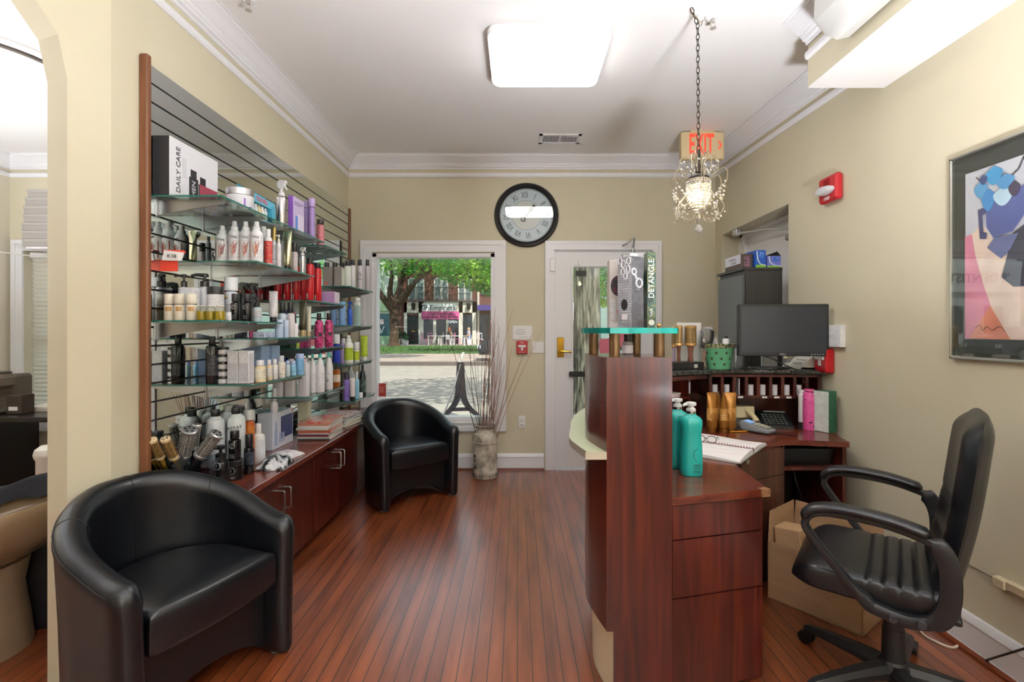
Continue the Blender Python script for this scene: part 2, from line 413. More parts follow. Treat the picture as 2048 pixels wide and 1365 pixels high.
lk.cyl((.40, y0-.02, 1.10), (.40, y0, 1.10), .026); lk.tube([(.40, y0-.018, 1.10), (.40, y0-.05, 1.10), (.42, y0-.055, 1.10), (.50, y0-.055, 1.095)], [.011, .011, .01, .008], 8)
lk.build('door_handle', pm('#b38a35', .22, 1.0), dn, 'brass lever handle with thumb-turn lock')
MB().box((.475, y0-.05, .865), (1.20, y0-.03, .915), .012).build('push_bar', pm('#26272a', .45), dn, 'black push bar')
cl = MB(); cl.box((.96, y0-.06, 1.955), (1.21, y0, 2.0), .012); cl.build('door_closer', pm('#d9dadc', .3, .3), dn)
ca = MB(); ca.tube([(1.07, y0-.03, 2.0), (1.07, y0-.03, 2.06)], .012); ca.tube([(1.07, y0-.03, 2.055), (1.07, y0-.10, 2.14), (1.0, y0-.09, 2.085), (.97, y0-.05, 2.075)], .008, 6); ca.build('closer_arm', pm('#b9babd', .3, .8), dn)
MB().box((.30, YB-.035, 1.84), (.35, YB-.02, 1.96), .004).build('hinge_guard', TRIM, dn)
MB().box((.565, y0-.014, 2.0-.075), (.59, y0, 2.0-.055), .003).box((.575, y0-.022, 1.90), (.585, y0, 1.935)).build('coat_hook', STEEL, dn)
MB().box((.545, y0+.010, 1.80), (.645, y0+.014, 1.852)).build('sticker', pm('#111111', .5), dn, 'black sticker on the glass')
# white door in the recess
d2 = MB(); d2.box((XR+ND, NY0+.005, .01), (XR+ND+.04, NY1-.06, NZ-.03)); n2_ = struct('door_2', d2, pm('#e9e9ec', .4))
MB().box((XR+ND-.02, NY1-.06, 0), (XR+ND+.04, NY1, NZ)).box((XR+ND-.02, NY0, NZ-.03), (XR+ND+.04, NY1, NZ)).build('door_frame', TRIM, n2_, ang=0)
MB().box((XR+ND-.05, NY0+.05, 1.955), (XR+ND, NY0+.30, 2.0), .012).build('door_closer', pm('#9fa0a3', .35, .8), n2_)
MB().tube([(XR+ND-.04, NY0+.22, 2.03), (XR+ND-.10, NY0+.45, 2.075), (XR+.02, NY1-.25, 2.12)], .009, 6).box((XR+.0, NY1-.30, 2.10), (XR+.05, NY1-.22, 2.155), .006).build('closer_arm', pm('#c9c9cc', .3, .7), n2_)
MB().box((XR+ND-.03, NY1-.13, 1.95), (XR+ND, NY1-.06, 2.05), .005).build('door_contact', WHITE, n2_)
# side-room window with blinds
w2 = MB(); casing_boards(w2, -4.69, -3.35, .36, 2.135, .10, YB); w2n = struct('window_2', w2, TRIM)
f2 = MB(); f2.box((SX0, YB+.10, SZ0), (SX0+.03, YB+.16, SZ1)).box((SX1-.03, YB+.10, SZ0), (SX1, YB+.16, SZ1)).box((SX0, YB+.1, SZ1-.03), (SX1, YB+.16, SZ1)).box((SX0, YB+.1, SZ0), (SX1, YB+.16, SZ0+.03)).box((SX0, YB+.1, 1.22), (SX1, YB+.16, 1.25))
f2.build('window_frame', TRIM, w2n, ang=0)
MB().box((SX0+.02, YB+.14, SZ0+.02), (SX1-.02, YB+.145, SZ1-.02)).build('window_pane', GLASS, w2n, ang=0)
bl = newmat('blind_slat'); nt, N, L, b = nodes(bl); b.inputs['Base Color'].default_value = rgb('#f4f2ee'); b.inputs['Roughness'].default_value = .5
tl = N.new('ShaderNodeBsdfTranslucent'); tl.inputs[0].default_value = rgb('#f6f3ea'); mx = N.new('ShaderNodeMixShader'); mx.inputs[0].default_value = .65
L.new(b.outputs[0], mx.inputs[1]); L.new(tl.outputs[0], mx.inputs[2]); L.new(mx.outputs[0], N['Material Output'].inputs[0])
bt = thing('window_blind', 'white horizontal slatted blind hanging in the side room window', 'blind', ((SX0+SX1)/2, YB+.05, SZ1-.005))
k = MB(); k.box((-.54, -.03, -.05), (.54, .03, 0), .004); k.build('headrail', WHITE, bt, ang=0)
k = MB(); n_s = 37
for i in range(n_s):
    z = -.075-i*(1.44/(n_s-1)); k.T = Matrix.Translation((0, 0, z)) @ Matrix.Rotation(-.95, 4, 'X'); k.box((-.535, -.025, -.0015), (.535, .025, .0015))
k.T = Matrix(); k.build('slats', bl, bt, ang=0)
k = MB(); [k.cyl((x, -.03, -.02), (x, -.03, -1.5), .0012, seg=5) for x in (-.35, .35)]; k.cyl((-.30, -.04, -.03), (-.30, -.04, -.62), .002, seg=5); k.cyl((-.27, -.04, -.03), (-.27, -.04, -.80), .002, seg=5)
k.build('cords', WHITE, bt)
# ceiling lamps
LAMP = pm('#ffffff', .5, em=PANEL_E, emc='#fffdf8')
def ceiling_lamp(x0, x1, y0, y1, label, e, zc=None):
    xc, yc = (x0+x1)/2, (y0+y1)/2; zc = ceilz(xc, yc) if zc is None else zc
    t = thing('ceiling_light', label, 'ceiling light', (xc, yc, zc), group=None)
    hx, hy = (x1-x0)/2, (y1-y0)/2
    def rr(d, z, r=.05):
        out = []
        for (sx, sy, a0) in ((1, 1, 0), (-1, 1, PI/2), (-1, -1, PI), (1, -1, 1.5*PI)):
            for i in range(6):
                a = a0+PI/2*i/5; out.append(((sx*(hx-d-r)+r*math.cos(a)), (sy*(hy-d-r)+r*math.sin(a)), z))
        return out
    k = MB(); k.loft([rr(.006, 0), rr(.006, -.012)]); k.build('lamp_base', WHITE, t)
    k = MB(); k.loft([rr(0, -.012), rr(0, -.042), rr(.004, -.046)]); k.build('lamp_rim', pm('#f4f4f4', .4), t)
    k = MB(); k.loft([rr(.0045, -.0462), rr(.012, -.060), rr(.03, -.068), rr(.08, -.071)]); k.build('diffuser', pm('#ffffff', .5, em=e, emc='#fffcf5'), t)
    return t
ceiling_lamp(-.158, .49, 2.55, 3.11, 'bright square acrylic light on the ceiling in front of the vent', PANEL_E)
def added_fill_drum(x, y, z, r, h, e, label):  # added out-of-view drum that evens the room light, no lamp of the salon
    t = thing('added_fill_drum', label, 'added fill lamp', (x, y, 0))
    k = MB(); k.lathe([(.17, 0), (.17, .015), (.03, .03)], 28); k.build('base', pm('#2a2a2c', .4), t)
    k = MB(); k.cyl((0, 0, .02), (0, 0, z+h*.3), .012, seg=12); k.build('pole', STEEL, t)
    k = MB(); k.lathe([(r*.85, z-h/2), (r, z-h/2), (r*.92, z+h/2), (r*.8, z+h/2)], 16); k.build('glow_drum', pm('#ffffff', .6, em=e, emc='#fffdfa'), t)
added_fill_drum(.28, -2.0, 1.25, .22, .40, FILL_DRUM_E, 'added unseen fill light, a glowing white drum behind the camera')
def added_fill_bowl(x, y, e, label):  # added out-of-view bowls, their light bounces off the ceiling to brighten the rooms
    t = thing('added_fill_bowl', label, 'added fill lamp', (x, y, 0))
    k = MB(); k.lathe([(.16, 0), (.16, .015), (.02, .03), (.018, .78), (.05, .80)], 28); k.build('stand', pm('#2a2a2c', .4), t)
    k = MB(); k.lathe([(.05, .78), (.16, .83), (.23, .93), (.235, .93), (.225, .92), (.15, .83), (.02, .81)], 36); k.build('bowl', pm('#e8e8e8', .5), t)
    k = MB(); k.lathe([(.16, .855), (.16, .860), (.0, .861)], 32); k.build('glow_disc', pm('#ffffff', .5, em=e, emc='#f6f9ff'), t)
added_fill_bowl(.95, .5, FILL_UP_E*.36, 'added unseen fill light, open bowl on a low stand beside the camera')
added_fill_bowl(.5, -1.6, FILL_UP_E*.34, 'added unseen fill light, open bowl on a low stand behind the camera')
added_fill_bowl(-3.7, 2.0, FILL_UP_E*.36, 'added unseen fill light, open bowl on a low stand in the side room')
# round lamp of the side room
t = thing('round_ceiling_lamp', 'large round white ceiling lamp in the side room beyond the arch', 'ceiling light', (-3.22, 3.02, H))
MB().lathe([(.50, 0), (.50, -.012), (.47, -.02), (.44, -.02)], 40).build('ceiling_rose', TRIM, t)
MB().lathe([(.455, -.02), (.455, -.032), (.44, -.032)], 40).build('dark_ring', pm('#4a4038', .4), t)
MB().lathe([(.43, -.02), (.43, -.035), (.37, -.075), (.22, -.105), (.0, -.115)], 40).build('diffuser', pm('#fbfaf6', .35, em=.35), t)
# ceiling vent
vx0, vx1, vy0, vy1 = W(1077, 283, 4.255).x, W(1158, 283, 4.255).x, 4.05, 4.255
t = thing('ceiling_vent', 'white louvred air vent set in the ceiling above the clock', 'vent', ((vx0+vx1)/2, (vy0+vy1)/2, ceilz(.3, 4.15)))
hx, hy = (vx1-vx0)/2, (vy1-vy0)/2
k = MB(); k.box((-hx, -hy, -.008), (hx, -hy+.028, 0)).box((-hx, hy-.028, -.008), (hx, hy, 0)).box((-hx, -hy, -.008), (-hx+.028, hy, 0)).box((hx-.028, -hy, -.008), (hx, hy, 0)).box((-.006, -hy, -.007), (.006, hy, 0)); k.build('vent_frame', TRIM, t, ang=0)
k = MB(); k.box((-hx+.02, -hy+.02, -.0015), (hx-.02, hy-.02, -.0005)); k.build('duct_opening', pm('#2a2620', .8), t, ang=0)
k = MB()
for i in range(23):
    x = -hx+.034+i*(2*hx-.068)/22; k.T = Matrix.Translation((x, 0, -.005)) @ Matrix.Rotation(.5, 4, 'Y'); k.box((-.0035, -hy+.026, -.0006), (.0035, hy-.026, .0006))
k.build('louvres', TRIM, t, ang=0)
# sprinkler head and the small one far back
def sprinkler(px, py, label):
    Y = (H-.03-EYE)*1000/(CY-py); t = thing('sprinkler', label, 'sprinkler', (W(px, py, Y).x, Y, ceilz(W(px, py, Y).x, Y)))
    MB().lathe([(.040, 0), (.038, -.008), (.022, -.018), (.016, -.012)], 20).build('escutcheon', WHITE, t)
    k = MB(); k.cyl((0, 0, -.01), (0, 0, -.03), .009); k.tube([(-.009, 0, -.028), (-.011, 0, -.045), (0, 0, -.056), (.011, 0, -.045), (.009, 0, -.028)], .0025, 6); k.lathe([(.004, -.062), (.016, -.060), (.016, -.058), (.003, -.055)], 12); k.build('sprinkler_head', pm('#cfcac2', .3, .5), t)
sprinkler(1426, 22, 'white sprinkler head in the ceiling beside the chandelier chain')
sprinkler(497, 6, 'white sprinkler head in the ceiling near the crown above the display wall')
# ---------------- mirrored slat display on the wall ----------------
PX = -1.55                                   # mirror face
PY0, PY1, PZ0, PZ1 = 2.10, 4.60, .58, 2.42
SP = .0795
sw = thing('mirrored_slatwall', 'tall mirrored slatwall panel with black grooves and wood edge trim', 'display panel', (0, 0, 0))
k = MB(); z = PZ1; k.mi = 0
while z > PZ0:
    k.box((XL+.002, PY0, max(PZ0, z-SP+.0085)), (PX, PY1, z)); z -= SP
k.build('mirror_panel', MIRROR, sw, ang=0)
MB().box((XL+.001, PY0, PZ0), (PX-.006, PY1, PZ1)).build('groove_inserts', pm('#0c0c0d', .5), sw, ang=0)
edge = noise_mat('oak_edge', [(0.3, '#6a4028'), (0.7, '#825232')], scale=(12, 12, .8), nscale=4, r=.4)
MB().box((XL+.001, PY0-.028, PZ0), (PX+.016, PY0, PZ1+.03), .006).build('edge_trim', edge, sw)
MB().box((XL+.001, PY1, PZ0), (PX+.012, PY1+.025, PZ1), .006).build('edge_trim', edge, sw)
# glass shelves on chrome brackets
SHX = -1.25
def shelf(y0, y1, z, tips, label):
    t = thing('glass_shelf', label, 'shelf', (PX, y0, z), group=None)
    L_ = SHX-PX
    MB().box((.004, 0, -.008), (L_, y1-y0, -.0005), .001).build('glass_panel', [SHELFG], t, ang=0)
    k = MB(); k.box((L_, 0, -.0078), (L_+.0012, y1-y0, -.0007)).box((.004, -.0012, -.0078), (L_, 0, -.0007)); k.build('polished_edge', GEDGE, t, ang=0)
    for yt in tips:
        k = MB(); y = yt-y0
        n = 8; sec = []
        for dy in (-.0022, .0022):
            sec.append([(.001, y+dy, -.010), (L_-.004, y+dy, -.010), (L_+.002, y+dy, -.016), (L_-.004, y+dy, -.026), (.10, y+dy, -.060), (.001, y+dy, -.078)])
        k.loft(sec); k.box((.0, y-.012, -.085), (.006, y+.012, -.008), .001)
        k.cyl((L_-.02, y-.006, -.018), (L_-.02, y+.006, -.018), .004, seg=8)
        k.build('bracket', STEEL, t, ang=20)
    return t
shelf(2.11, 3.24, 1.870, (2.15, 2.465, 2.815, 3.125), 'topmost long glass shelf, carrying the large care kit box')
shelf(3.26, 3.66, 1.855, (3.30, 3.585), 'short glass shelf carrying a single pink bottle with black cap')
shelf(2.40, 3.08, 1.632, (2.525, 3.01), 'glass shelf carrying the row of white cone-capped bottles')
shelf(3.06, 3.64, 1.482, (3.16, 3.60), 'glass shelf carrying the tall red cans')
shelf(3.74, 4.32, 1.628, (3.86, 4.22), 'highest glass shelf at the window end, with silver-grey cartons')
shelf(2.11, 2.66, 1.340, (2.14, 2.58), 'glass shelf carrying cream bottles and yellow oils')
shelf(2.50, 3.12, 1.258, (2.61, 3.0), 'glass shelf carrying pale blue tubs and dark gold tubes')
shelf(3.10, 3.62, 1.184, (3.16, 3.58), 'glass shelf carrying two pink patterned bottles')
shelf(3.70, 4.33, 1.334, (3.80, 4.28), 'glass shelf carrying light blue cans at the window end')
shelf(3.70, 4.33, 1.043, (3.76, 4.28), 'glass shelf carrying lime green bottles at the window end')
shelf(2.37, 2.95, 1.040, (2.49, 2.9), 'glass shelf carrying white cartons and cream bottles')
shelf(3.01, 3.63, .893, (3.05, 3.61), 'glass shelf carrying large white bottles with teal caps')
shelf(3.85, 4.40, .747, (3.90, 4.36), 'lowest glass shelf at the window end, with purple bottles')
# orange fold-out shelf talker clipped on the slats
t = thing('shelf_talker', 'small folded card, white over orange-red, clipped to the slats', 'card', (-1.535, 2.16, 1.60), rot=(0, 0, .18))
k = MB(); k.add([(.0, -.005, 0), (.075, .0, 0), (.085, .0, .036), (.01, -.005, .044), (0, .0, 0), (.075, .005, 0), (.085, .005, .036), (.01, .0, .044)], [(0,1,2,3),(4,5,6,7),(0,1,5,4),(1,2,6,5),(2,3,7,6),(3,0,4,7)]); k.build('white_flap', WHITE, t, ang=0)
k = MB(); k.box((-.02, .012, -.045), (.055, .016, .005)).box((.01, .0, .036), (.08, .03, .046)); k.build('orange_panel', pm('#e2442f', .5), t, ang=0)
txt('K18', .022, pm('#161616', .5), t, (.04, -.008, .018), (PI/2, 0, 0))
# ---------------- base cabinets ----------------
CBX, CBZ = -1.20, .58
for i in range(3):
    ya, yb = 2.18+i*.81, 2.18+(i+1)*.81-.002
    if i == 2: yb = 4.62
    nm = ('nearest the front armchair', 'below the magazine piles', 'behind the far armchair')[i]
    t = thing('base_cabinet', 'low mahogany two-door cabinet under the mirror, '+nm, 'cabinet', (XL, ya, 0), group=None)
    D = CBX-.02-XL; Wd = yb-ya
    k = MB(); k.box((.002, 0, .06), (D-.02, Wd, CBZ-.035)).box((.002, 0, 0), (D-.05, Wd, .06)); k.build('body', WOOD, t, ang=0)
    for j in range(2):
        k = MB(); k.box((D-.019, j*Wd/2+.002, .065), (D, (j+1)*Wd/2-.002, CBZ-.04), .002); d = k.build('door', WOOD, t, ang=0)
        yh = Wd/2+(-.035 if j == 0 else .035)
        k = MB(); k.tube([(D, yh, .37), (D+.028, yh, .37), (D+.034, yh, .376), (D+.034, yh, .472), (D+.028, yh, .478), (D, yh, .478)], .0045, 8); k.build('handle', STEEL, d)
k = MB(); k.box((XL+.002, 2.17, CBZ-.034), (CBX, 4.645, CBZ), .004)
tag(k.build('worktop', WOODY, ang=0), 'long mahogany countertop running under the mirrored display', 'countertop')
# ---------------- tub armchairs ----------------
def tub_chair(label, loc, rz):
    """faces local +x; origin on the floor midway between the arm fronts"""
    t = thing('tub_chair', label, 'armchair', loc, rz, 'black leather tub chairs')
    R, TK, LS = .283, .085, .165       # centre-line radius, wall thickness, straight arm length
    def path(u):                       # u in 0..1 from one arm front round the back to the other
        tot = 2*LS+PI*R; d = u*tot
        if d < LS: return Vector((-d, -R, 0)), Vector((-1, 0, 0))
        if d > LS+PI*R: q = d-LS-PI*R; return Vector((-LS+q, R, 0)), Vector((1, 0, 0))
        a = (d-LS)/R; return Vector((-LS-R*math.sin(a), -R*math.cos(a), 0)), Vector((-math.cos(a), math.sin(a), 0))
    def hgt(u):
        v = abs(u-.5)*2; w = max(0, min(1, (v-.10)/1.0)); w = w*w*(3-2*w); return .735-.19*w
    n = 48; secs = []
    def section(u, th, hh, ext=Vector((0, 0, 0))):
        p, tg = path(u); p = p+ext; nr = Vector((tg.y, -tg.x, 0))      # outward for this direction of travel
        if (p+nr*.01-Vector((-LS, 0, 0))).length < (p-Vector((-LS, 0, 0))).length: nr = -nr
        fl = .022                                                       # rim flares out over the base
        pts = []
        def q(d, z): pts.append(tuple(p+nr*(d+fl*(z/.7)**2)+Vector((0, 0, z))))
        q(th*.5-.012, .014); q(th*.5, .03); q(th*.5, .2); q(th*.5, hh*.55); q(th*.5, hh-.07)
        for i in range(9):
            a = PI*i/8; q(th*.5*math.cos(a)*1.08, hh-.05+.05*math.sin(a))
        q(-th*.5, hh-.07); q(-th*.5, hh*.55); q(-th*.5, .2); q(-th*.5, .03); q(-th*.5+.012, .014)
        return pts
    for s_ in range(5):               # rounded arm front
        a = PI/2*s_/5; secs.append(section(0, TK*(.25+.75*math.sin(a)), hgt(0)-.05*(1-math.sin(a)), Vector((.055*math.cos(a), 0, 0))))
    for i in range(n+1): secs.append(section(i/n, TK, hgt(i/n)))
    for s_ in range(4, -1, -1):
        a = PI/2*s_/5; secs.append(section(1, TK*(.25+.75*math.sin(a)), hgt(1)-.05*(1-math.sin(a)), Vector((.055*math.cos(a), 0, 0))))
    k = MB(); k.loft(secs); k.build('shell', LEATHER, t, ang=60)
    # seams over the rim
    def seam(u, nm='seam'):
        for d in (-.004, .004):
            pass
        sc = section(u, TK+.001, hgt(u)); k = MB(); k.tube(sc[3:-3], .0016, 5); k.build(nm, pm('#050506', .5), t)
    for u in (.27, .5, .73): seam(u)
    k = MB(); k.tube([section(i/60, TK+.001, hgt(i/60))[6] for i in range(61)], .0014, 5); k.build('rim_seam', pm('#050506', .5), t)
    # seat cushion: D-shaped with a bulged front
    ri = R-TK*.5-.002
    plan = [(.035, -ri), (.05, -ri*.5), (.055, 0), (.05, ri*.5), (.035, ri)]
    plan = smooth(plan, 4)+[(-LS*.5, ri)]+[(-LS-ri*math.sin(a), ri*math.cos(a)) for a in [PI*i/18 for i in range(19)]]+[(-LS*.5, -ri)]
    cx = -LS*.6; secs = []
    for sc, z in ((.90, .285), (.97, .292), (1.0, .31), (1.0, .375), (.995, .400), (.97, .420), (.90, .430), (.6, .437), (.2, .440)):
        secs.append([(cx+(x-cx)*sc, y*sc, z) for x, y in plan])
    k = MB(); k.loft(secs); k.build('seat', LEATHER, t, ang=60)
    # front skirt with an arched bottom, set back under the seat
    k = MB(); A = []; m = 16
    for dx in (-.03, -.05):
        top = [(dx, -ri+2*ri*i/m, .30) for i in range(m+1)]
        bot = [(dx, -ri+2*ri*i/m, .035+.075*math.sin(PI*i/m)**.7) for i in range(m, -1, -1)]
        A.append(top+bot)
    k.loft(A); k.build('front_skirt', LEATHER, t, ang=20)
    for (gx, gy) in ((-.01, -R), (-.01, R), (-LS-.19, -.17), (-LS-.19, .17)):
        k = MB(); k.lathe([(.020, 0), (.022, .006), (.018, .016)], 12, (gx, gy, 0)); k.build('foot', pm('#c9c9c6', .4), t, 'pale plastic foot')
    return t
tub_chair('black leather tub chair in front, pushed against the near end of the cabinets', (-1.07, 1.76, 0), math.radians(-21))
tub_chair('black leather tub chair standing below the front window', (-.738, 3.755, 0), math.radians(-50.5))
# ---------------- milk can vase with twigs ----------------
vm = newmat('weathered_can'); nt, N, L, b = nodes(vm)
tc = N.new('ShaderNodeTexCoord'); n_ = N.new('ShaderNodeTexNoise'); n_.inputs['Scale'].default_value = 9; n_.inputs['Detail'].default_value = 8; L.new(tc.outputs['Object'], n_.inputs['Vector'])
rp = ramp(N, [(0.36, '#7d766a'), (0.52, '#b7ae9d'), (0.7, '#d5cfc2')]); L.new(n_.outputs[0], rp.inputs[0]); L.new(rp.outputs[0], b.inputs['Base Color']); b.inputs['Roughness'].default_value = .6
va = thing('milk_can_vase', 'weathered cream milk can vase standing on the floor below the window', 'vase', (-.285, 4.42, 0))
k = MB(); k.lathe([(.10, 0), (.106, .008), (.106, .05), (.108, .055), (.106, .06), (.105, .30), (.110, .306), (.110, .318), (.105, .324), (.103, .35), (.092, .385), (.076, .405), (.074, .43), (.086, .445), (.088, .46), (.080, .462), (.070, .45), (.068, .40), (.08, .36)], 32); k.build('can', vm, va)
k = MB()
for sx in (-1,): pass
for a0 in (-2.2, .9):
    u = Vector((math.cos(a0), math.sin(a0), 0)); w = Vector((-u.y, u.x, 0))
    k.tube([u*.10+w*(.05*math.cos(a))+Vector((0, 0, .335+.055*math.sin(a)))+u*(.022*math.sin(a)) for a in [PI*i/10 for i in range(11)]], .008, 8)
k.build('handle', vm, va)
dk = pm('#4b463f', .6)
k = MB()
for zc in (.028,):
    for i in range(22):
        a = 2*PI*i/22; c_ = Vector((.1065*math.cos(a), .1065*math.sin(a), zc)); w = Vector((-math.sin(a), math.cos(a), 0))
        k.tube([c_+w*.008*math.cos(q)+Vector((0, 0, .011*math.sin(q))) for q in [2*PI*j/8 for j in range(8)]], .0022, 4, True)
for i in range(20):
    a = 2*PI*i/20; c_ = Vector((.087*math.cos(a), .087*math.sin(a), .445)); k.sph(c_, .006, 6)
k.build('painted_band', dk, va)
k = MB()
for z, s_ in ((.20, .014), (.165, .013)):
    for a in (-2.5,): c_ = Vector((.1055*math.cos(a), .1055*math.sin(a), z)); k.sph(c_, s_, 10)
a = -2.45; u = Vector((math.cos(a), math.sin(a), 0)); w = Vector((-u.y, u.x, 0)); c_ = u*.106+Vector((0, 0, .10))
k.add([c_+w*-.02+Vector((0, 0, .025)), c_+w*.025, c_+w*-.02+Vector((0, 0, -.025)), c_-u*.01], [(0, 1, 2), (0, 1, 3), (1, 2, 3), (0, 2, 3)])
k.build('painted_motif', dk, va)
rt = random.Random(3)
for i in range(34):
    col = ['#a06c58', '#b58a7c', '#8a6a5c', '#c9b4a8', '#5a4a42'][i % 5] if i > 7 else ['#5b5550', '#8d8a86'][i % 2]
    hh = rt.uniform(.75, 1.25)
    if i < 7: lean = rt.uniform(-.34, -.02)
    elif i < 27: lean = rt.uniform(.0, .20)
    else: lean = rt.uniform(.20, .50); hh *= .85
    ly = rt.uniform(-.10, .08); b0 = Vector((rt.uniform(-.035, .035), rt.uniform(-.035, .035), .15))
    pts = []
    bend = rt.uniform(-.05, .05)
    for j in range(9):
        q = j/8; pts.append(b0+Vector((lean*q*hh*.95+bend*math.sin(PI*q), ly*q*hh, (.15+hh)*q)))
    k = MB(); k.tube(pts, [.0042-.0028*j/8 for j in range(9)], 5)
    o = k.build('dried_twig', pm(col, .7)); o.location = (-.285, 4.42, 0); tag(o, 'slender dried twig standing in the weathered milk can vase', 'twig', 'dried twigs in the milk can vase')
# ---------------- wall clock ----------------
cc = W(1053, 431, YB); ck = thing('wall_clock', 'large round wall clock with black frame and roman numerals', 'clock', cc)
def yl(prof, seg=56): k = MB(Matrix.Rotation(PI/2, 4, 'X')); k.lathe(prof, seg); return k
yl([(.298, 0), (.300, .012), (.290, .030), (.272, .036), (.262, .030), (.256, .026), (.250, .018), (.246, .004), (.20, .002)]).build('frame', pm('#1b1a1e', .32), ck)
yl([(.247, .002), (.247, .006), (.0, .006)]).build('dial', pm('#d2dce6', .5), ck)
yl([(.134, .006), (.134, .0072), (.0, .0072)]).build('dial_centre', pm('#e0dedd', .5), ck)
k = MB()
for r_ in (.137, .236, .242): k.tube([(r_*math.cos(a), -.0075, r_*math.sin(a)) for a in [2*PI*i/64 for i in range(64)]], .0011, 5, True)
k.build('minute_ring', pm('#56606a', .6), ck)
ink = pm('#39424c', .6)
for i, s_ in enumerate(['I', 'II', 'III', 'IIII', 'V', 'VI', 'VII', 'VIII', 'IX', 'X', 'XI', 'XII']):
    a = -(i+1)*PI/6+math.radians(5.5)   # hung slightly crooked
    o = txt(s_, .085, ink, ck, (-.186*math.sin(a), -.0085, .186*math.cos(a)), (PI/2, -a, 0), 'numeral', sx=.62)
def hand(name, L_, ang, w):
    k = MB(Matrix.Translation((0, -.011, 0)) @ Matrix.Rotation(ang, 4, 'Y'))
    pl = [(-w*.4, 0), (-w*.35, L_*.35), (-w, L_*.55), (-w*.9, L_*.66), (-w*.3, L_*.75), (-w*.8, L_*.82), (0, L_), (w*.8, L_*.82), (w*.3, L_*.75), (w*.9, L_*.66), (w, L_*.55), (w*.35, L_*.35), (w*.4, 0), (w*.3, -L_*.25), (-w*.3, -L_*.25)]
    n = len(pl); k.add([(x*-1, -.001, z) for x, z in pl]+[(x*-1, .001, z) for x, z in pl], [tuple(range(n)), tuple(range(n, 2*n))]+[(i, (i+1) % n, n+(i+1) % n, n+i) for i in range(n)])
    k.tube([(w*1.0*math.cos(q), 0, -L_*.40+w*1.0*math.sin(q)) for q in [2*PI*j/14 for j in range(14)]], .004, 5, True)
    k.build(name, pm('#2d3540', .5), ck)
hand('hour_hand', .125, math.radians(38), .020); hand('minute_hand', .125, math.radians(41), .017)
yl([(.012, .006), (.012, .014), (.0, .015)], 14).build('hub', pm('#2d3540', .4), ck)
txt('E X', .012, ink, ck, (.02, -.0085, -.217), FY, 'small_mark')
yl([(.249, .018), (.249, .020), (.0, .020)]).build('glass_cover', GLASS, ck)
# ---------------- small wall fittings ----------------
def plate(name, label, cat, px0, px1, py0, py1, mt, d=.008, c=.003):
    a, b_ = W(px0, py1, YB), W(px1, py0, YB); o = thing(name, label, cat, ((a.x+b_.x)/2, YB, (a.z+b_.z)/2))
    hx, hz = (b_.x-a.x)/2, (b_.z-a.z)/2
    MB().box((-hx, -d, -hz), (hx, 0, hz), c).build('plate', mt, o, ang=20); return o, hx, hz
o, hx, hz = plate('wall_notice', 'white printed notice plate above the red pull station on the back wall', 'notice', 1025, 1064, 652, 680, WHITE, .006)
for i, (z, l) in enumerate(((.03, .05), (.012, .06), (-.002, .07), (-.016, .045), (-.04, .055))):
    MB().box((-l*.9+(0.02 if i == 4 else -.01), -.0066, z-.0015), (l*.5+(0.03 if i == 4 else 0), -.006, z+.0015)).build('printed_line', pm('#8d8d90', .6), o, ang=0)
o, hx, hz = plate('fire_pull_station', 'red fire alarm pull station on the back wall below the printed notice', 'alarm', 1033, 1055, 682, 708, pm('#b8202e', .35), .035, .006)
k = MB(); k.box((-.035, -.045, .0), (.035, -.034, .022), .004).box((-.010, -.042, -.03), (.010, -.034, .004), .003); k.build('pull_handle', WHITE, o)
txt('FIRE', .018, WHITE, o, (0, -.0362, .042), FY); txt('PULL DOWN', .009, WHITE, o, (0, -.0362, -.047), FY)
o, hx, hz = plate('light_switch', 'white double light switch plate beside the front door frame', 'switch', 1064.5, 1088.5, 684, 707, WHITE)
for x in (-.025, .025): MB().box((x-.004, -.016, -.008), (x+.004, -.006, .010), .001).build('toggle', pm('#e6e6e2', .4), o)
o, hx, hz = plate('power_outlet', 'white power outlet low on the back wall beside the vase', 'outlet', 1037, 1051, 832, 857, WHITE)
for z in (-.022, .022):
    k = MB(); k.lathe([(.018, 0), (.018, .004), (.016, .005)], 16); k2 = MB(Matrix.Translation((0, -.008, z)) @ Matrix.Rotation(PI/2, 4, 'X')); k2.lathe([(.018, 0), (.018, .003), (.016, .004)], 16); f_ = k2.build('socket', pm('#e9e9e6', .4), o)
    k = MB(); [k.box((x-.0015, -.0128, z-.002), (x+.0015, -.0118, z+.008)) for x in (-.006, .006)]; k.box((-.002, -.0128, z-.012), (.002, -.0118, z-.008)); k.build('slot', BLACK, o, ang=0)
# wall to the right: strobe, pull station, small canvas
ys = 1.84/.634; t = thing('fire_strobe', 'red fire alarm strobe with clear lens high on the plain wall', 'alarm', (XR, ys, 1.3+.282*ys), rz=-PI/2)
k = MB(); k.box((-.085, -.045, -.075), (.085, 0, .075), .012); k.build('housing', pm('#c0272f', .35), t)
k = MB(); k.loft([[(.07*math.cos(a)*s_, -.044-d, -.012+.026*math.sin(a)*s_) for a in [2*PI*i/20 for i in range(20)]] for s_, d in ((1.0, 0), (1.0, .02), (.8, .038), (.4, .044))]); k.build('lens', pm('#d9dde2', .12, .2), t)
txt('FIRE', .03, WHITE, t, (0, -.0458, -.057), FY)
k = MB(); [k.box((.0+i*.006-.03, -.0462, .02), (.0+i*.006-.028, -.0445, .055)) for i in range(10)]; k.build('horn_grille', pm('#7c1419', .5), t, ang=0)
yp = 1.84/.622; t = thing('fire_pull_station', 'red fire alarm pull station on the plain wall behind the monitor', 'alarm', (XR, yp, 1.3-.060*yp), rz=-PI/2)
MB().box((-.06, -.05, -.075), (.06, 0, .065), .008).build('plate', pm('#b8151f', .35), t)
